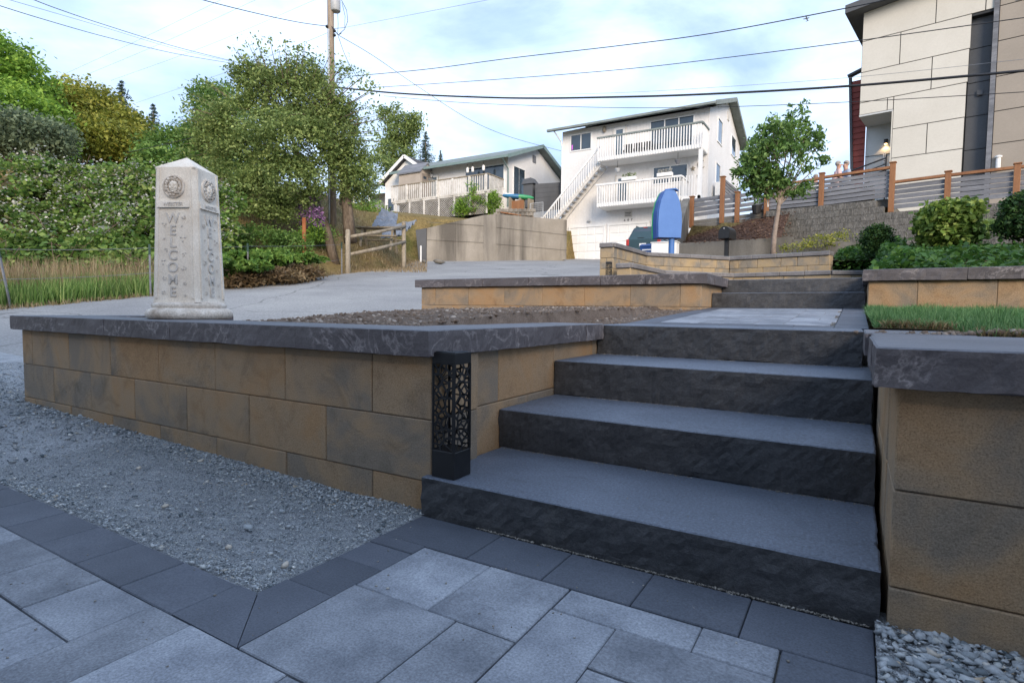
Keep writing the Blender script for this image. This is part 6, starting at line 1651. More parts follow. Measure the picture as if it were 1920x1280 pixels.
# recycling bin
M_bin = pm('bin_blue', (0.012, 0.055, 0.20), (0.018, 0.075, 0.26), 2, 30, 0.1, 0.5, 0.4, 0); c = at(1217, 472, 25.5); zz = c.z - 0.65
t = thing('recycling_bin', 'blue wheeled bin in front of the teal SUV', 'bin', (c.x, c.y, zz))
MB().hexa([(c.x-0.24, c.y-0.28, zz), (c.x+0.24, c.y-0.28, zz), (c.x+0.24, c.y+0.28, zz), (c.x-0.24, c.y+0.28, zz), (c.x-0.30, c.y-0.35, zz+0.85), (c.x+0.30, c.y-0.35, zz+0.85), (c.x+0.30, c.y+0.35, zz+0.85), (c.x-0.30, c.y+0.35, zz+0.85)]).build('body', M_bin, t)
ld = MB(); ld.prism([(c.x-0.32, c.y-0.38, zz+0.852), (c.x-0.32, c.y-0.38, zz+0.90), (c.x-0.32, c.y-0.1, zz+0.99), (c.x-0.32, c.y+0.36, zz+1.0), (c.x-0.32, c.y+0.36, zz+0.852)], (0.64, 0, 0)); ld.build('lid', M_bin, t); MB().box(c.x-0.2, c.x+0.22, c.y-0.362, c.y-0.356, zz+0.68, zz+0.73).build('label_strip', M_trim, t)

# ================================================================== boat-shaped box on a post, white cabinet, mailbox
M_boat = pm('boat_blue', (0.055, 0.15, 0.40), (0.07, 0.175, 0.44), 3, 40, 0.06, 0.55, 0.4, 0.05, 60, 0.001); M_boat_d = pm('boat_deep_blue', (0.008, 0.07, 0.30), (0.012, 0.09, 0.34), 3, 40, 0.06, 0.5, 0.4, 0); M_boat_g = pm('boat_green', (0.03, 0.36, 0.10), (0.04, 0.42, 0.13), 3, 40, 0.06, 0.5, 0.4, 0)
bp = at(1255, 476, 14.6); dB = 14.6
t = thing('boat_box', 'blue upright boat-shaped box with a green edge on a blue post', 'sign', bp - Vector((0, 0, 0.25)))
ang = R(37); ex = Vector((math.cos(ang), math.sin(ang), 0)); ey = Vector((-math.sin(ang), math.cos(ang), 0))
zb, zt = at(1255, 446, dB).z, at(1255, 357, dB).z; hh = zt - zb
out = [(-0.32, 0), (-0.335, 0.30), (-0.325, 0.55), (-0.27, 0.78), (-0.17, 0.965), (-0.13, 1.0), (0.10, 1.0), (0.17, 0.93), (0.27, 0.75), (0.325, 0.52), (0.335, 0.28), (0.32, 0)]
cB = Vector((bp.x, bp.y, zb))
def boat_slab(off, thk, k, mat, nm):
    m = MB(); m.prism([cB + ex * x_ * k + ey * off + Vector((0, 0, 1)) * (0.5 + (z_ - 0.5) * (1 if k >= 1 else 0.985)) * hh for x_, z_ in out], ey * thk); m.build(nm, mat, t)
boat_slab(0.0, 0.05, 0.93, M_boat, 'back_panel'); boat_slab(0.052, 0.30, 1.0, M_boat_d, 'hull'); boat_slab(0.354, 0.05, 1.04, M_boat_g, 'rim')
MB().box(cB.x - 0.16, cB.x + 0.12, cB.y + 0.02, cB.y + 0.3, zt + 0.002, zt + 0.035).build('top_cap', M_boat, t)
MB().lathe((cB.x, cB.y + 0.18, zb - 1.1), [(0.075, 0), (0.075, 1.097)], 14).build('post', M_boat, t, smooth=False)
c = at(1246, 464, 17.5); t = thing('white_cabinet', 'plain white box standing behind the blue post', 'cabinet', (c.x, c.y, c.z - 0.45))
MB().cbox(c.x - 0.42, c.x + 0.36, c.y, c.y + 0.35, c.z - 0.45, c.z + 0.15, 0.015).build('case', M_trim, t); MB().cbox(c.x - 0.44, c.x + 0.38, c.y - 0.02, c.y + 0.37, c.z + 0.152, c.z + 0.18, 0.01).build('lid', M_trim, t)
c = at(1362, 482, 14.7); mz = at(1362, 449, 14.7).z; mt = at(1362, 426, 14.7).z
t = thing('mailbox', 'black arched mailbox on a black post behind the court wall', 'mailbox', (c.x, c.y, c.z - 0.3))
MB().box(c.x - 0.05, c.x + 0.05, c.y - 0.05, c.y + 0.05, c.z - 0.3, mz - 0.002).build('post', M_metal_bk, t)
ring_ = []; wv = 0.145
for k in range(9):
    an = math.pi * k / 8; ring_.append((math.cos(an) * wv, (mt - mz) * 0.5 + math.sin(an) * (mt - mz) * 0.5))
ring_ = [(wv, 0.0)] + ring_ + [(-wv, 0.0)]
mx = Vector((math.cos(R(-8)), math.sin(R(-8)), 0)); my = Vector((-math.sin(R(-8)), math.cos(R(-8)), 0))
MB().prism([Vector((c.x, c.y, mz)) + mx * a - my * 0.22 + Vector((0, 0, b_)) for a, b_ in ring_], my * 0.5).build('box', M_metal_bk, t)
MB().prism([Vector((c.x, c.y, mz)) + mx * a * 0.93 - my * 0.235 + Vector((0, 0, 0.01 + b_ * 0.95)) for a, b_ in ring_], my * 0.013).build('door', M_metal_bk, t); MB().ball(Vector((c.x, c.y, mz)) - my * 0.245 + Vector((0, 0, (mt - mz) * 0.8)), 0.02, 6, 4).build('latch', M_steel, t)

# ================================================================== upper right: mulch slope, low concrete wall, split-face wall, cedar fence
FD = Vector((0.986, -0.167, 0)).normalized(); FN = Vector((-FD.y, FD.x, 0)); FP = Vector((0.839, 21.18, 0))
def fpt(s, off=0.0, z=0.0): p = FP + FD * s + FN * off; return Vector((p.x, p.y, z))
mul = MB(); ns = 24
vs = []; fs = []
for i in range(ns + 1):
    for j in range(13):
        f_, g_ = i / ns, j / 12
        a = Vector((-4.85 + 2.9 * f_, 18.55 - 0.25 * f_, 2.77)); b_ = fpt(-6.45 + 3.55 * f_, -0.1, 3.60 + 0.45 * f_)
        p = a.lerp(b_, g_); p.z += 0.05 * noise.noise(p * 2.0) - 0.12 * math.sin(math.pi * g_) * (1 - f_); vs.append(p)
for i in range(ns):
    for j in range(12): fs.append((i*13+j, (i+1)*13+j, (i+1)*13+j+1, i*13+j+1))
mulch = struct(fast_mesh('mulch_slope', [tuple(v) for v in vs], fs, M_mulch, smooth=True))
mp = np.array([tuple(Vector(vs[RNG.integers(len(vs))]) + Vector((RNG.normal() * 0.12, RNG.normal() * 0.15, 0.01))) for _ in range(2600)])
struct(pebbles('bark_chips', mp, RNG.uniform(0.012, 0.035, len(mp)), rnd_mat('bark_chip', [(0, (0.05, 0.028, 0.02)), (0.6, (0.13, 0.075, 0.052)), (1, (0.24, 0.16, 0.12))]), mulch, 0.5), 'stuff')
t = tag(MB().hexa([(-4.95, 18.30, 1.5), (-1.6, 17.95, 1.5), (-1.6, 18.25, 1.5), (-4.95, 18.6, 1.5), (-4.95, 18.30, 2.80), (-1.6, 17.95, 2.78), (-1.6, 18.25, 2.78), (-4.95, 18.6, 2.80)]).build('low_concrete_wall', M_conc_g), 'low grey concrete wall behind the mailbox, below the mulch', 'wall')
t = tag(MB().hexa([(-1.59, 17.95, 1.5), (1.2, 17.4, 1.5), (1.2, 17.7, 1.5), (-1.59, 18.25, 1.5), (-1.59, 17.95, 2.72), (1.2, 17.4, 2.35), (1.2, 17.7, 2.35), (-1.59, 18.25, 2.72)]).build('sloping_kerb_wall', M_conc_g), 'sloping concrete edge running down to the ivy bed', 'wall')
t = tag(MB().hexa([(-5.16, 18.35, 1.5), (-4.96, 18.35, 1.5), (-5.60, 22.3, 1.5), (-5.85, 22.3, 1.5), (-5.16, 18.35, 2.85), (-4.96, 18.35, 2.85), (-5.60, 22.3, 4.95), (-5.85, 22.3, 4.95)]).build('drive_side_wall', M_conc_g), 'steep concrete side wall rising beside the drive to the first cedar post', 'wall')
sw = thing('split_face_wall', 'grey split-face block retaining wall under the cedar fence', 'wall', fpt(0, 0, 2.4))
for r_ in range(9):
    z0 = 2.3 + r_ * 0.203; s = -3.62 + (0.2 if r_ % 2 else 0.0)
    while s < 5.0:
        s1_ = min(s + 0.405, 5.0); top = 4.16 if s1_ < 0.0 else 3.80
        if z0 + 0.2 <= top + 0.03:
            c = fpt((s + s1_) / 2, -0.16 + random.uniform(-0.004, 0.004), z0 + 0.1); piece('block', (round(s1_ - s - 0.003, 3), 0.28, 0.2), 0.006, c, M_split, sw, math.atan2(FD.y, FD.x))
        s = s1_
cf = thing('cedar_fence', 'fence of grey horizontal slats between orange-brown cedar posts', 'fence', fpt(0, 0, 3.9))
posts_ = [(-6.40, 3.92, 4.97), (-5.25, 3.98, 5.55), (-4.70, 3.95, 4.93), (-3.69, 3.95, 5.0), (-1.98, 4.10, 5.20), (-0.03, 3.85, 5.24), (1.34, 3.88, 4.77), (2.85, 3.90, 4.76), (4.4, 3.9, 4.76), (5.9, 3.9, 4.76)]
for s, z0, z1 in posts_:
    c = fpt(s, -0.03); rz = math.atan2(FD.y, FD.x)
    p_ = piece('post', (0.145, 0.145, round(z1 - z0 + 0.1, 2)), 0.008, (c.x, c.y, (z0 + z1) / 2 - 0.05), M_wood, cf, rz); piece('post_cap', (0.19, 0.19, 0.035), 0.01, (c.x, c.y, z1 + 0.02), M_wood, cf, rz)
def fence_bay(s0_, s1_, zb0, zb1, zt0, zt1, n, rail=True):
    for k in range(n):
        za0 = zb0 + (zt0 - zb0 - (0.10 if rail else 0)) * (k + 0.5) / n; za1 = zb1 + (zt1 - zb1 - (0.10 if rail else 0)) * (k + 0.5) / n; hgt = (zt0 - zb0) / n * 0.74
        MB().bar(fpt(s0_ + 0.075, 0.0, za0), fpt(s1_ - 0.075, 0.0, za1), 0.03, hgt).build('slat', M_slat, cf)
    if rail: MB().bar(fpt(s0_ + 0.075, -0.02, zt0 - 0.02), fpt(s1_ - 0.075, -0.02, zt1 - 0.02), 0.14, 0.075).build('top_rail', M_wood, cf)
fence_bay(-6.40, -5.25, 4.20, 4.25, 4.93, 4.93, 4, False); fence_bay(-5.25, -4.70, 4.22, 4.22, 4.92, 4.92, 4, False); fence_bay(-4.70, -3.69, 4.20, 4.22, 4.90, 4.96, 4, False)
fence_bay(-3.69, -1.98, 4.20, 4.18, 5.02, 5.08, 6); fence_bay(-1.98, -0.03, 4.17, 4.22, 5.10, 5.14, 6)
fence_bay(-0.03, 1.34, 3.84, 3.86, 4.68, 4.70, 5); fence_bay(1.34, 2.85, 3.87, 3.88, 4.70, 4.70, 5); fence_bay(2.85, 4.4, 3.88, 3.88, 4.70, 4.70, 5); fence_bay(4.4, 5.9, 3.88, 3.88, 4.70, 4.70, 5)
for k in range(5): MB().bar(fpt(-5.25, 0.1 + 0.0, 5.0 + k * 0.12), fpt(-5.25, 1.9, 4.85 + k * 0.10), 0.03, 0.085).build('slat', M_slat, cf)
for k in range(3): MB().bar(fpt(-6.35, 0.02, 3.72 + k * 0.15), fpt(-3.72, 0.02, 3.78 + k * 0.15), 0.04, 0.14).build('kick_board', M_conc_g, cf)
c = fpt(-3.95, -0.25, 4.08); tag(MB().lathe(c, [(0.13, 0), (0.17, 0.28), (0.15, 0.28)], 12).build('plant_pot', M_metal_bk), 'small black plant pot on the mulch below the fence', 'pot')

# ================================================================== modern house
MP = Vector((-0.177, 25.966, 0)); MD = FD; MN = FN; rz = math.atan2(MD.y, MD.x)
def mpt(s, off, z): p = MP + MD * s + MN * off; return Vector((p.x, p.y, z))
MHs = thing('modern_house', 'tall modern house with cream panels, charcoal strip and taupe wing', 'house', mpt(2, 2, 3.9))
def mbox(s0_, s1_, o0_, o1_, z0, z1, mat, nm, par=None):
    return MB().hexa([mpt(s0_, o0_, z0), mpt(s1_, o0_, z0), mpt(s1_, o1_, z0), mpt(s0_, o1_, z0), mpt(s0_, o0_, z1), mpt(s1_, o0_, z1), mpt(s1_, o1_, z1), mpt(s0_, o1_, z1)]).build(nm, mat, par or MHs)
core = mbox(1.10, 3.21, 0.03, 7, 2.5, 12.4, M_joint, 'wall_core'); mbox(0.0, 1.095, 0.03, 7, 8.235, 12.4, M_joint, 'wall_core'); mbox(0.0, 1.095, 1.6, 7, 2.5, 8.23, M_greyp, 'entry_wall')
def mpanel(s0_, s1_, z0, z1, mat=None, off=0.0, nm='panel'):
    g = 0.014; return mbox(s0_ + g, s1_ - g, off, off + 0.029, z0 + g, z1 - g, mat or M_cream, nm)
mpanel(0, 2.25, 10.98, 12.4); mpanel(2.25, 3.62, 10.98, 12.4); mpanel(3.62, 4.0, 10.98, 12.4)
mpanel(0, 1.225, 9.825, 10.98); mpanel(1.225, 3.27, 9.825, 10.98); mpanel(0, 2.21, 8.69, 9.825); mpanel(2.21, 3.25, 8.69, 9.825)
mpanel(0, 0.905, 8.23, 8.69); mpanel(0.905, 3.235, 8.235 if False else 7.505, 8.69) if False else None
mpanel(0.905, 1.1, 8.23, 8.69); mpanel(1.1, 3.225, 7.505, 8.69); mpanel(1.1, 2.16, 6.43, 7.505); mpanel(2.16, 3.215, 6.43, 7.505); mpanel(1.1, 3.21, 5.2, 6.43); mpanel(1.1, 3.21, 3.6, 5.2)
mbox(0.0, 1.09, 0.0, 1.6, 8.17, 8.228, M_greyp, 'entry_soffit'); mbox(1.06, 1.098, 0.0, 1.6, 3.6, 8.165, M_cream, 'entry_side'); mbox(0.0, 1.06, 1.58, 1.597, 6.98, 7.0, M_joint, 'panel_joint')
# recessed charcoal strip
mbox(3.222, 3.84, 0.30, 0.40, 2.5, 10.9, M_joint, 'strip_core'); mbox(3.27, 4.0, 0.03, 7, 10.9, 12.4, M_joint, 'wall_core')
for z0, z1 in ((9.86, 10.9), (8.7, 9.86), (7.55, 8.7), (6.4, 7.55), (5.2, 6.4), (3.6, 5.2)): mpanel(3.225, 3.84, z0, z1, M_chark, 0.27)
mbox(3.50, 3.66, 0.20, 0.27, 8.22, 8.40, M_chark, 'vent_box')
mbox(3.845, 3.985, -0.05, 0.4, 2.5, 12.4, M_slat, 'corner_trim')
# taupe wing
mbox(3.99, 9.0, 0.03, 7, 2.5, 12.4, M_joint, 'wing_core')
zs = [3.6, 5.2, 6.433, 7.525, 8.68, 9.85, 11.0, 12.4]
for i, (z0, z1) in enumerate(zip(zs, zs[1:])):
    for s0_, s1_ in ((3.99, 5.9), (5.9, 9.0)): mpanel(s0_, s1_, z0, z1, M_taupe)
mbox(4.45, 5.6, -0.06, -0.004, 11.05, 11.7, M_trim, 'upper_window')
mh = mbox(-0.55, 9.3, -0.55, 7.5, 12.02, 12.30, M_chark, 'roof'); 
bpy.data.objects.remove(mh)
rf = MB().hexa([mpt(-0.52, -0.55, 11.98), mpt(9.3, -0.55, 12.95), mpt(9.3, 7.5, 12.95), mpt(-0.52, 7.5, 11.98), mpt(-0.52, -0.55, 12.28), mpt(9.3, -0.55, 13.25), mpt(9.3, 7.5, 13.25), mpt(-0.52, 7.5, 12.28)]).build('roof', M_chark, MHs)
# entry lamp (lit), number plate, stair rail, red wing
c = mpt(0.70, 1.52, 7.45); lp = MB().lathe(c - Vector((0, 0, 0.07)), [(0.055, 0), (0.07, 0.02), (0.07, 0.17), (0.05, 0.18)], 12).build('wall_lamp', M_metal_bk, MHs)
em = bpy.data.materials.new('lamp_glow'); em.use_nodes = True; eb = em.node_tree.nodes['Principled BSDF']; eb.inputs['Emission Color'].default_value = (1, 0.62, 0.25, 1); eb.inputs['Emission Strength'].default_value = 9
MB().lathe(c - Vector((0, 0, 0.078)), [(0.05, 0), (0.05, 0.006)], 12).build('lamp_lens', em, lp)
ld_ = bpy.data.lights.new('entry_lamp_light', 'SPOT'); ld_.energy = 9; ld_.color = (1, 0.62, 0.28); ld_.spot_size = R(115); ld_.shadow_soft_size = 0.05; lo_ = bpy.data.objects.new('entry_lamp_light', ld_); COL.objects.link(lo_); place(lo_, c - Vector((0, 0, 0.10)) - MN * 0.02, lp)
np_ = mbox(0.62, 0.72, 1.56, 1.578, 6.65, 7.05, M_trim, 'number_plate')
for k, ch in enumerate('4518'): pass
for k in range(4): o_ = mpt(0.67, 1.553, 6.99 - k * 0.09); tx = flat_text('4518'[k], 0.085, o_, M_joint, np_, 'digit', 0.003); tx.rotation_euler = (R(90), 0, rz)
hr = thing('stair_railing', 'dark metal railing of the entry stair behind the cedar fence', 'railing', mpt(0.3, -0.6, 4.2))
ra, rb = mpt(-0.10, -0.5, 6.05), mpt(1.02, -0.5, 6.36)
for k in range(4): MB().tube([ra - Vector((0, 0, 0.22 * k)), rb - Vector((0, 0, 0.22 * k))], 0.02 if k else 0.028, 6).build('rail', M_metal_bk, hr)
for p in (ra, rb): MB().tube([p - Vector((0, 0, 2.0)), p + Vector((0, 0, 0.12 if p is rb else 0))], 0.028, 6).build('post', M_metal_bk, hr)
rw = thing('red_wing', 'narrow red lap-sided wall at the left side of the modern house', 'wall', mpt(-0.3, 3, 4))
for k in range(26):
    z0 = 4.0 + k * 0.235; z1 = z0 + 0.232
    if z0 > 10.1: break
    lim = -0.02; sl_ = -0.60 + 0.32 * (10.3 - z0) / 6.0
    MB().hexa([mpt(sl_, 1.5, z0), mpt(lim, 1.5, z0), mpt(lim, 1.56, z0), mpt(sl_, 1.56, z0), mpt(sl_, 1.53, z1), mpt(lim, 1.53, z1), mpt(lim, 1.56, z1), mpt(sl_, 1.56, z1)]).build('board', M_red, rw)
MB().prism([mpt(-0.69, 1.45, 10.3), mpt(-0.60, 1.45, 10.35), mpt(-0.27, 1.45, 4.0), mpt(-0.36, 1.45, 4.0)], MN * 0.2).build('corner_board', M_chark, rw); MB().bar(mpt(-0.72, 1.5, 10.32), mpt(0.0, 1.5, 10.55), 0.3, 0.08).build('coping', M_chark, rw)
vt = mpt(4.18, -0.08, 5.62); t = thing('vent_pipe', 'short white vent pipe in front of the taupe wing', 'pipe', vt - Vector((0, 0, 0.1))); MB().tube([vt - Vector((0, 0, 0.1)), vt, vt + Vector((0, 0, 0.32))], [0.055, 0.07, 0.07], 10).build('pipe', M_trim, t); MB().lathe(vt + Vector((0, 0, 0.325)), [(0.1, 0), (0.1, 0.05), (0.02, 0.08)], 12).build('cowl', M_trim, t)

# ================================================================== people on the upper terrace
M_skin = pm('skin', (0.42, 0.24, 0.17), (0.50, 0.30, 0.22), 5, 60, 0.1, 0.6, 0.3, 0); M_hair = pm('grey_hair', (0.24, 0.215, 0.19), (0.38, 0.35, 0.32), 20, 90, 0.2, 0.7, 0.2, 0.4, 90, 0.004); M_pink = pm('pink_shirt', (0.62, 0.42, 0.40), (0.70, 0.50, 0.48), 4, 40, 0.1, 0.9, 0.1, 0.3, 30, 0.01); M_bshirt = pm('blue_shirt', (0.27, 0.34, 0.46), (0.35, 0.42, 0.54), 4, 40, 0.1, 0.9, 0.1, 0.3, 30, 0.01); M_navy = pm('navy_cloth', (0.02, 0.03, 0.06), (0.04, 0.05, 0.09), 4, 40, 0.1, 0.9, 0.1, 0.3, 30, 0.01); M_wshirt = pm('white_shirt', (0.6, 0.6, 0.62), (0.7, 0.7, 0.72), 4, 40, 0.1, 0.9, 0.1, 0.3, 30, 0.01); M_jean = pm('blue_jeans', (0.03, 0.07, 0.18), (0.05, 0.10, 0.24), 4, 40, 0.1, 0.9, 0.1, 0.3, 30, 0.01)
def skin_mesh(name, verts, edges, radii, mat, parent, base, rot, root=0):
    me = bpy.data.meshes.new(name); cr, sr = math.cos(rot), math.sin(rot)
    me.from_pydata([(x_ * cr - y_ * sr, x_ * sr + y_ * cr, z_) for x_, y_, z_ in verts], edges, [])
    me.materials.append(mat); o = bpy.data.objects.new(name, me); COL.objects.link(o); place(o, base, parent)
    sk = o.modifiers.new('skin', 'SKIN'); sk.use_smooth_shade = True
    lay = me.skin_vertices[0] if me.skin_vertices else None
    if lay is None:
        bm = bmesh.new(); bm.from_mesh(me); bm.verts.layers.skin.verify(); bm.to_mesh(me); bm.free(); lay = me.skin_vertices[0]
    for i, r_ in enumerate(radii):
        lay.data[i].radius = r_ if hasattr(r_, '__len__') else (r_, r_); lay.data[i].use_root = (i == root)
    sb = o.modifiers.new('smooth', 'SUBSURF'); sb.levels = 1; sb.render_levels = 2
    return o
def person(label, base, facing, h, shirt, trousers, seated=False, lean=0.0, arm=0.3):
    k = h / 1.72; t = thing('person', label, 'person', base, 'people on the upper terrace')
    hip = 0.92 * k if not seated else 0.50 * k
    ly = lean                                               # lean forward along +y
    sh = hip + 0.50 * k
    nk = sh + 0.07 * k
    V_ = [(0, 0, hip), (0, ly * 0.5, hip + 0.26 * k), (0, ly, sh - 0.04 * k), (0, ly + 0.01, nk), (0, ly + 0.02, nk + 0.08 * k), (0, ly + 0.03, nk + 0.18 * k),
          (-0.18 * k, ly, sh - 0.03 * k), (-0.22 * k, ly + 0.02, sh - 0.30 * k), (-0.12 * k, ly + 0.24 * k, sh - 0.36 * k + arm * 0.1), (0.18 * k, ly, sh - 0.03 * k), (0.22 * k, ly + 0.02, sh - 0.30 * k), (0.12 * k, ly + 0.24 * k, sh - 0.36 * k + arm * 0.1)]
    Ed = [(0, 1), (1, 2), (2, 3), (3, 4), (4, 5), (2, 6), (6, 7), (7, 8), (2, 9), (9, 10), (10, 11)]
    Rd = [(0.15 * k, 0.11 * k), (0.145 * k, 0.105 * k), (0.15 * k, 0.10 * k), 0.055 * k, (0.078 * k, 0.09 * k), (0.075 * k, 0.085 * k), 0.06 * k, 0.046 * k, 0.036 * k, 0.06 * k, 0.046 * k, 0.036 * k]
    if seated: legs = [((-0.10 * k, 0.0, hip - 0.04), (-0.11 * k, 0.42 * k, hip - 0.02), (-0.11 * k, 0.40 * k, 0.08)), ((0.10 * k, 0.0, hip - 0.04), (0.11 * k, 0.42 * k, hip - 0.02), (0.11 * k, 0.40 * k, 0.08))]
    else: legs = [((-0.10 * k, 0.0, hip - 0.06), (-0.11 * k, 0.03, 0.5 * k), (-0.11 * k, 0.0, 0.08)), ((0.10 * k, 0.0, hip - 0.06), (0.11 * k, 0.03, 0.5 * k), (0.11 * k, 0.0, 0.08))]
    for lg in legs:
        n0 = len(V_); V_ += list(lg) + [(lg[2][0], lg[2][1] + 0.15 * k, 0.045)]; Ed += [(0, n0), (n0, n0 + 1), (n0 + 1, n0 + 2), (n0 + 2, n0 + 3)]; Rd += [0.085 * k, 0.06 * k, 0.045 * k, 0.04 * k]
    for hand, sx in ((8, -1), (11, 1)):                       # palm and five fingers
        bx_, by_, bz_ = V_[hand]; n0 = len(V_); V_.append((bx_, by_ + 0.07 * k, bz_)); Ed.append((hand, n0)); Rd.append((0.035 * k, 0.018 * k))
        for q in range(4): n1_ = len(V_); V_ += [(bx_ + (q - 1.5) * 0.02 * k, by_ + 0.12 * k, bz_ - 0.005), (bx_ + (q - 1.5) * 0.022 * k, by_ + (0.155 - abs(q - 1.4) * 0.008) * k, bz_ - 0.03 * k)]; Ed += [(n0, n1_), (n1_, n1_ + 1)]; Rd += [0.009, 0.008]
        n1_ = len(V_); V_ += [(bx_ - sx * 0.05 * k, by_ + 0.06 * k, bz_)]; Ed.append((n0, n1_)); Rd.append(0.010)
    skin_mesh('body', V_, Ed, Rd, M_skin, t, base, facing)
    SV = V_[:3] + [V_[6], V_[7], V_[9], V_[10]] + [(0, -0.0, hip - 0.05)]
    skin_mesh('shirt', SV, [(7, 0), (0, 1), (1, 2), (2, 3), (3, 4), (2, 5), (5, 6)], [(0.175 * k, 0.13 * k), (0.17 * k, 0.128 * k), (0.172 * k, 0.12 * k), 0.08 * k, 0.068 * k, 0.08 * k, 0.068 * k, (0.175 * k, 0.13 * k)], shirt, t, base, facing)
    TV = [(0, 0, hip - 0.02)] + [p for lg in legs for p in lg]
    skin_mesh('trousers', TV, [(0, 1), (1, 2), (2, 3), (0, 4), (4, 5), (5, 6)], [(0.165 * k, 0.125 * k), 0.10 * k, 0.078 * k, 0.07 * k, 0.10 * k, 0.078 * k, 0.07 * k], trousers, t, base, facing)
    hc = Vector((0, ly + 0.005, nk + 0.165 * k)); cr, sr = math.cos(facing), math.sin(facing)
    def loc(v): return Vector(base) + Vector((v.x * cr - v.y * sr, v.x * sr + v.y * cr, v.z))
    hm = MB(); hm.ball((0, 0, 0), (0.088 * k, 0.098 * k, 0.10 * k), 14, 9)
    hm.v = [(x_, y_ - 0.012 if z_ > 0 else min(y_, 0.0) - 0.012, z_ + 0.022 * k) for x_, y_, z_ in hm.v if True]
    o = hm.build('hair', M_hair, t, smooth=True, origin=(0, 0, 0)); place(o, loc(hc), t); o.rotation_euler.z = facing
    nb = MB(); nb.ball((0, 0.115 * k, 0), (0.013 * k, 0.02 * k, 0.022 * k), 6, 5); nb.ball((-0.085 * k, 0.0, 0), (0.012, 0.02, 0.028), 6, 5); nb.ball((0.085 * k, 0.0, 0), (0.012, 0.02, 0.028), 6, 5)
    o = nb.build('nose_and_ears', M_skin, t, smooth=True, origin=(0, 0, 0)); place(o, loc(hc - Vector((0, 0, 0.035 * k))), t); o.rotation_euler.z = facing
    fe = MB()
    for sx in (-1, 1): fe.ball((sx * 0.034 * k, 0.098 * k, 0.0), (0.012, 0.008, 0.007), 6, 4)
    fe.ball((0, 0.098 * k, -0.075 * k), (0.025, 0.006, 0.006), 6, 4)
    o = fe.build('eyes_and_mouth', M_navy, t, smooth=True, origin=(0, 0, 0)); place(o, loc(hc - Vector((0, 0, 0.01))), t); o.rotation_euler.z = facing
    return t
TZ = 4.20
deck = MB().hexa([fpt(-4.3, 0.15, TZ - 0.25), fpt(-0.15, 0.15, TZ - 0.25), fpt(-0.15, 3.4, TZ - 0.25), fpt(-4.3, 3.4, TZ - 0.25), fpt(-4.3, 0.15, TZ), fpt(-0.15, 0.15, TZ), fpt(-0.15, 3.4, TZ), fpt(-4.3, 3.4, TZ)]).build('terrace', M_conc_g); struct(deck)
def ppl(px_, d): p = at(px_, 400, d); return Vector((p.x, p.y, TZ))
person('grey-haired person in a light blue shirt standing behind the fence', ppl(1585, 20.3), R(120), 1.80, M_bshirt, M_navy, lean=0.04)
person('grey-haired person in a pale pink top leaning towards the one in blue', ppl(1562, 19.7), R(-75), 1.62, M_pink, M_navy, lean=0.10)
p3 = ppl(1527, 19.9); ch = thing('garden_chair', 'chair under the seated person behind the fence slats', 'chair', p3)
person('seated person in white and blue partly hidden by the young tree', p3, R(190), 1.62, M_wshirt, M_jean, seated=True)
fx_, fy_ = math.cos(R(280)), math.sin(R(280))
MB().box(p3.x - 0.24, p3.x + 0.24, p3.y - 0.22, p3.y + 0.22, TZ + 0.34, TZ + 0.38).build('seat', M_metal_bk, ch); MB().box(p3.x - 0.24, p3.x + 0.24, p3.y + 0.20, p3.y + 0.24, TZ + 0.40, TZ + 0.85).build('backrest', M_metal_bk, ch)
for dx_ in (-0.21, 0.21):
    for dy_ in (-0.19, 0.19): MB().box(p3.x + dx_ - 0.02, p3.x + dx_ + 0.02, p3.y + dy_ - 0.02, p3.y + dy_ + 0.02, TZ, TZ + 0.338).build('leg', M_metal_bk, ch)

th = thing('terrace_hedge', 'dark low hedge behind the fence slats left of the people', 'hedge', fpt(-2.4, 0.6, TZ))
hp = np.array([tuple(fpt(random.uniform(-4.2, -0.6), random.uniform(0.45, 0.85), TZ + 0.62 * random.random())) for _ in range(5000)])
leaf_soup('foliage', hp, 0.07, L_box, th, 0.3)
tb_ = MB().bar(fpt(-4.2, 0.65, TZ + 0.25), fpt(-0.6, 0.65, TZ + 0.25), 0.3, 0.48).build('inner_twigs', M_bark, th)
# ================================================================== garden bed with ivy, bushes, young tree
def bed_z(x, y):
    return 0.90 + 0.135 * max(0.0, y - 5.3) ** 0.93 + 0.05 * noise.noise(Vector((x, y, 0)))
bed = struct(grid_mesh('garden_bed', ax([(0.34, 9.0, 40)]), ax([(5.3, 21.0, 50)]), bed_z, M_mulch, to_xy=False))
bed2 = struct(grid_mesh('garden_bed', ax([(-5.7, 0.36, 24)]), ax([(13.75, 18.3, 18)]), lambda x, y: 1.72 + 0.10 * (y - 13.7) + 0.03 * noise.noise(Vector((x, y, 5))), M_mulch, keep=lambda x, y: y > (14.02 - (x + 2.56) * 0.223 if x > -2.56 else 14.02 + (x + 2.56) * 1.0) + 0.2, to_xy=False))
n = 34000
ix = 0.42 + 7.0 * RNG.random(n) ** 1.2; iy = 5.40 + 9.5 * RNG.random(n) ** 1.3
iz = np.array([bed_z(a, b_) + 0.02 + 0.07 * noise.noise(Vector((a * 1.5, b_ * 1.5, 7))) for a, b_ in zip(ix, iy)]) + RNG.normal(0, 0.04, n)
iv = struct(leaf_soup('ivy', np.stack([ix, iy, iz], 1), 0.062, L_ivy, None, 0.9, None, 0.85), 'stuff'); tag(iv, 'ivy ground cover filling the bed behind the right-hand wall')
n = 4000
ix = -0.45 + 1.3 * RNG.random(n); iy = 13.6 + 4.0 * RNG.random(n)
iz = 1.36 + 0.50 * RNG.random(n) + 0.13 * (iy - 13.6) + 0.2 * (ix + 0.4)
iv2 = struct(leaf_soup('ivy', np.stack([ix, iy, iz], 1), 0.085, L_ivy, iv, 0.9, None, 0.85), 'stuff')
n = 9000
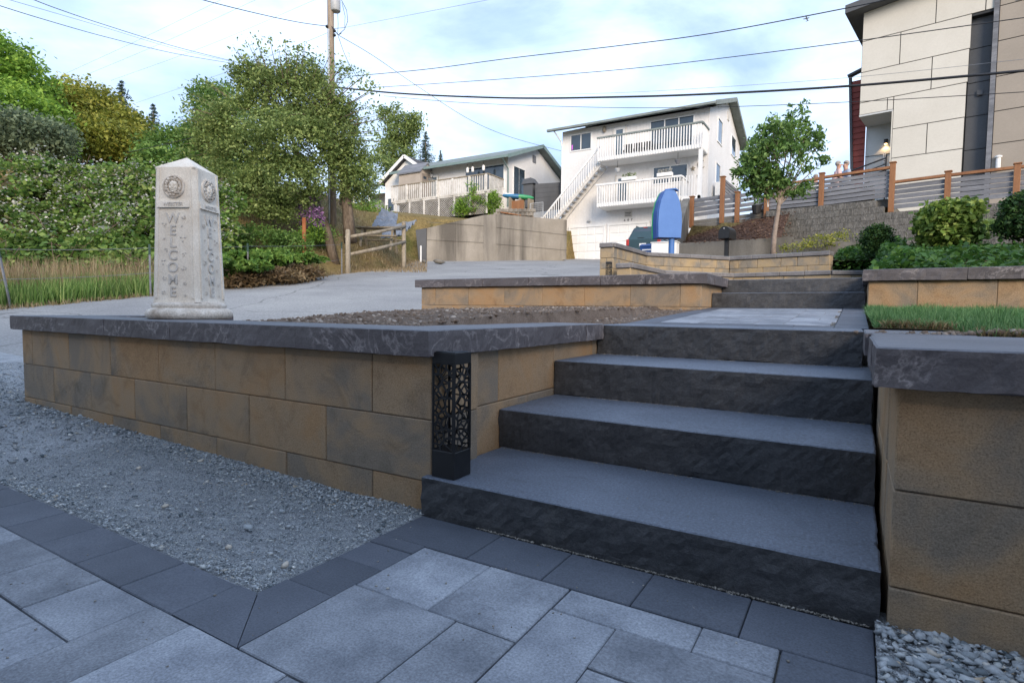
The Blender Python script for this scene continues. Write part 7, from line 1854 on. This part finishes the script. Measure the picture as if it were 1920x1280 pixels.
iy = 6.2 + 8.0 * RNG.random(n); ix = 0.10 + 0.36 * RNG.random(n)
iz = np.array([0.98 + (bed_z(0.4, b_) + 0.08 - 0.98) * min(1.0, max(0.0, (a - 0.06) / 0.34)) for a, b_ in zip(ix, iy)]) + RNG.normal(0, 0.04, n)
struct(leaf_soup('ivy', np.stack([ix, iy, iz], 1), 0.07, L_ivy, iv, 0.7, None, 0.85), 'stuff')
struct(MB().add([p for y_ in np.linspace(6.1, 21, 12) for p in ((0.12, y_, 0.9), (0.345, y_, bed_z(0.34, y_)))], [(2*i, 2*i+1, 2*i+3, 2*i+2) for i in range(11)]).build('garden_bank', M_mulch))
def bush(label, px_, py_, d, rx, ry, nsub, per, sub_r, leaf, mat, nm='bush', ellx=None):
    e = ellx or [E(px_, py_, d, rx, ry)]; b_ = at(px_, py_ + ry, d); t = thing(nm, label, 'shrub', b_)
    sub, pts, rn = crown_points(e, nsub, per, sub_r, 0.6); MB().tube([b_ - Vector((0, 0, 0.3)), at(px_, py_, d)], [0.04, 0.02], 6).build('stem', M_bark, t); leaf_soup('foliage', pts, leaf, mat, t, 0.3, rn, 0.75)
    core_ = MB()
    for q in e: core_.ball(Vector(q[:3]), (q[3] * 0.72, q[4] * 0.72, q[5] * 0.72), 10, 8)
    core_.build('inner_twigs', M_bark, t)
bush('clipped rounded dark green bush in the ivy bed', 1644, 452, 11.5, 28, 34, 520, 16, 0.05, 0.045, L_box, ellx=[E(1644, 446, 11.5, 23, 23), E(1647, 464, 11.5, 19, 22)])
bush('large yellow-green leafy bush in front of the split-face wall', 1780, 425, 10.5, 55, 50, 750, 14, 0.09, 0.10, L_map, ellx=[E(1776, 412, 10.5, 38, 30), E(1784, 440, 10.5, 42, 34), E(1800, 398, 10.5, 26, 18), E(1754, 430, 10.5, 22, 28)])
bush('dark round bush cut off by the right edge of the picture', 1925, 400, 9.5, 38, 42, 420, 16, 0.06, 0.06, L_box, ellx=[E(1925, 400, 9.5, 36, 38), E(1918, 425, 9.5, 40, 22)])
t = thing('low_hedge', 'low fresh green grassy hedge between the two bushes at the right', 'hedge', at(1862, 434, 12)); hb_ = [tuple(at(1840 + 60 * random.random(), 434 - 2 * random.random(), 12 + random.uniform(-0.4, 0.4))) for _ in range(2200)]
blades('blades', np.array(hb_), RNG.uniform(0.12, 0.30, 2200), np.full(2200, 0.010), RNG.uniform(0, 0.12, 2200), L_tall, t)
# young tree
dT = 15.2; tb = at(1449, 474, dT)
trk = [tb - Vector((0, 0, 0.3)), at(1452, 440, dT), at(1459, 395, dT), at(1462, 372, dT)]
el = [E(1460, 300, dT, 62, 52), E(1420, 310, dT, 35, 45), E(1500, 300, dT, 36, 46), E(1435, 345, dT, 36, 32), E(1495, 345, dT, 32, 28), E(1455, 255, dT, 45, 30), E(1530, 280, dT, 20, 25), E(1395, 335, dT, 20, 20)]
sh_ = [E(1483, 225, dT, 7, 30), E(1503, 215, dT, 8, 38), E(1448, 232, dT, 6, 28), E(1432, 250, dT, 6, 22), E(1513, 250, dT, 9, 28), E(1535, 258, dT, 8, 18), E(1545, 300, dT, 10, 14), E(1383, 322, dT, 9, 8)]
yt = thing('young_tree', 'young leafy tree with a slim pale trunk behind the court wall', 'tree', tb)
sub, pts, rn = crown_points(el, 720, 13, 0.085, 0.3, hole=0.24); sub2, pts2, rn2 = crown_points(sh_, 130, 9, 0.06, 0.1)
m = MB().tube(trk, [0.075, 0.062, 0.055, 0.045], 10)
m.build('trunk', M_bark_s, yt, smooth=True)
lb = MB(); fork = trk[-1]
for e_ in el + sh_:
    c = Vector(e_[:3]); lb.tube([fork - Vector((0, 0, random.uniform(0, 0.2))), fork.lerp(c, 0.5) + Vector((0, 0, -0.05)), c], [0.028, 0.018, 0.006], 5, cap=False)
for k in range(40):
    c = Vector([float(q) for q in sub[RNG.integers(len(sub))]]); s_ = fork.lerp(Vector(el[RNG.integers(len(el))][:3]), 0.6); lb.tube([s_, c], [0.010, 0.004], 4, cap=False)
lb.build('limbs', M_bark_s, yt, smooth=True, fix=False)
leaf_soup('crown', np.concatenate([pts, pts2]), 0.125, L_young, yt, 0.05, np.concatenate([rn, rn2]), 0.42, 0.6)
tag(MB().tube([at(1440, 388, dT + 0.2), at(1439, 355, dT + 0.2)], 0.018, 6).build('tree_stake', M_trim), 'white stake tied beside the young tree', 'stake')
sub, pts, rn = crown_points([E(1470, 465, 15.6, 12, 7), E(1500, 462, 15.4, 20, 8), E(1540, 452, 15.5, 24, 12), E(1580, 445, 15.8, 14, 12)], 90, 14, 0.08)
tag(struct(leaf_soup('bed_weeds', pts, 0.06, L_gold, None, 0.3, rn), 'stuff'), 'sparse weeds at the foot of the young tree')

# ================================================================== utility pole and lines
dP = 24.0; pb_, pt_ = at(624, 480, dP), at(619, -60, dP)
UP = thing('utility_pole', 'wooden utility pole with a transformer rising behind the olive tree', 'pole', pb_)
MB().tube([pb_ - Vector((0, 0, 1)), pt_], [0.17, 0.13], 12).build('pole', M_pole, UP, smooth=True)
cA, cB_ = at(617, 430, dP - 0.16), at(616, 55, dP - 0.16); MB().tube([cA, cB_], 0.045, 8).build('conduit', M_steel, UP, smooth=True)
tc = at(629, 22, dP); tcz = tc.z; MB().lathe((tc.x, tc.y, tcz), [(0.18, 0), (0.205, 0.03), (0.205, 0.8), (0.15, 0.86)], 18).build('transformer', M_steel, UP, smooth=True); MB().bar(at(620, 10, dP), at(628, 10, dP), 0.1, 0.1).build('bracket', M_steel, UP)
for (y_, s_) in ((50, -1), (58, 1), (66, 1)): MB().ball(at(620 + s_ * 7, y_, dP - 0.1), 0.07, 6, 5).build('insulator', M_metal_bk, UP)
def loop(pts, r_, nm='lead'): 
    P_ = [at(x_, y_, dP - 0.15) for x_, y_ in pts]; MB().tube(P_, r_, 5).build(nm, M_cable, UP)
loop([(640, 0), (650, 20), (652, 40), (646, 55), (634, 66)], 0.012); loop([(641, 5), (647, 30), (646, 52), (625, 54)], 0.010); loop([(633, 24), (634, 45), (633, 66)], 0.010); loop([(622, 50), (628, 58), (634, 66), (640, 62)], 0.02)
def wire(lab, pts, r_, mat=None, grp='overhead lines'):
    """smooth line through (photo x, photo y, distance) points"""
    P_ = [at(*q) for q in pts]; out_ = []
    for i in range(len(P_) - 1):
        p0 = P_[max(i - 1, 0)]; p1 = P_[i]; p2 = P_[i + 1]; p3 = P_[min(i + 2, len(P_) - 1)]
        for s in range(8):
            t_ = s / 8; out_.append(0.5 * ((2 * p1) + (p2 - p0) * t_ + (2 * p0 - 5 * p1 + 4 * p2 - p3) * t_ ** 2 + (3 * p1 - p0 - 3 * p2 + p3) * t_ ** 3))
    out_.append(P_[-1]); tag(MB().tube(out_, r_, 5).build('overhead_line', mat or M_cable, smooth=True), lab, 'cable', grp)
wire('thickest dark cable crossing in front of the modern house', [(622, 163, 24), (760, 176, 22.5), (960, 184, 20.5), (1160, 182, 18.6), (1340, 176, 17), (1600, 161, 15), (1930, 132, 12.5)], 0.032)
wire('highest line running to the top right corner', [(660, 143, 23.6), (800, 130, 22), (960, 109, 20), (1160, 86, 18), (1340, 62, 16.5), (1600, 13, 14), (1720, -14, 13)], 0.014)
wire('line passing just above the cream roof edge', [(690, 165, 23), (800, 158, 22), (960, 147, 20), (1160, 131, 18), (1340, 111, 16.5), (1606, 77, 14), (1930, 32, 12)], 0.011)
wire('thin grey line above the thickest cable', [(860, 180, 22), (1000, 178, 20), (1160, 174, 18.4), (1340, 164, 17), (1600, 145, 15), (1930, 110, 12.4)], 0.005, M_cable_g)
wire('lowest line, below the thickest cable', [(720, 180, 23), (860, 192, 21.6), (1000, 198, 20), (1160, 202, 18.4), (1340, 201, 17), (1600, 191, 15), (1930, 172, 12.4)], 0.009)
wire('service line dropping from the pole to the white house', [(634, 66, 24), (700, 105, 26), (780, 160, 29), (880, 224, 32), (960, 258, 35), (1052, 283, 38.4)], 0.012)
wire('steep line from the pole down behind the thick cable', [(634, 68, 24), (652, 115, 25), (684, 168, 27)], 0.011)
wire('dark line from the pole to the upper left', [(619, 50, 24), (560, 42, 22.5), (480, 25, 20.5), (380, 0, 18), (340, -14, 17)], 0.014)
wire('uppermost of the three parallel lines at the upper left', [(445, 117, 34), (330, 88, 29), (200, 48, 24), (100, 14, 20), (40, -10, 18)], 0.013)
wire('middle of the three parallel lines at the upper left', [(444, 118, 34), (330, 92, 29), (200, 53, 24), (80, 18, 19.5), (-10, -8, 17)], 0.007)
wire('lowest of the three parallel lines at the upper left', [(442, 120, 34), (330, 101, 29), (200, 70, 24), (80, 36, 19.5), (-10, 8, 17)], 0.012)
wire('faint far line, first from the left', [(114, 142, 80), (260, 75, 70), (414, 0, 60), (450, -18, 58)], 0.013, M_cable_g)
wire('faint far line, second from the left', [(153, 144, 80), (310, 78, 70), (479, 0, 60), (510, -14, 58)], 0.013, M_cable_g)
wire('faint far line, third from the left', [(208, 151, 80), (390, 85, 70), (590, 0, 60), (620, -14, 58)], 0.013, M_cable_g)
wire('faint line meeting the pole from the left', [(255, 193, 50), (400, 144, 40), (554, 86, 28), (618, 60, 24)], 0.008, M_cable_g)
wire('faint line leaving the pole to the upper right', [(640, 53, 24), (760, 30, 22), (915, 0, 19), (980, -14, 18)], 0.006, M_cable_g)
wire('dark sagging line in front of the golden tree', [(238, 286, 22), (320, 268, 22.5), (405, 246, 23), (450, 228, 23.5)], 0.012)

# ================================================================== aeroplane
ap = at(1513, 35, 1500); ak = 1500 / FPX
pl = thing('aeroplane', 'tiny dark airliner high in the sky right of centre', 'aeroplane', ap)
def apx(x_, y_, z_=0.0): return ap + _r * x_ * ak - _u * y_ * ak + _f * z_
def seg(pts, rad, nm): MB().tube([apx(*p) for p in pts], rad, 8).build(nm, M_chark, pl, smooth=True)
seg([(-2.0, -6, 0), (-1.5, -4.5, 0), (0.6, 2, 0), (1.6, 4.6, 0)], [0.7, 1.5, 1.5, 0.6], 'fuselage')
def wing(a, b_, c, d, nm): MB().prism([apx(*a), apx(*b_), apx(*c), apx(*d)], _f * 0.8).build(nm, M_chark, pl)
wing((-0.9, -1.2), (0.1, 1.0), (-6.4, 1.4), (-6.8, 0.4), 'wing'); wing((-0.4, -1.2), (0.4, 1.0), (5.2, -1.6), (4.6, -2.4), 'wing'); wing((1.0, 3.4), (1.5, 4.6), (-1.8, 5.6), (-1.9, 5.0), 'tailplane'); wing((1.2, 3.2), (1.6, 4.4), (4.4, 3.3), (4.2, 2.8), 'tailplane')
for (x_, y_) in ((-3, 0.6), (2.6, -0.6)): seg([(x_ - 0.3, y_ - 0.9), (x_ + 0.2, y_ + 0.5)], [0.55, 0.45], 'engine')
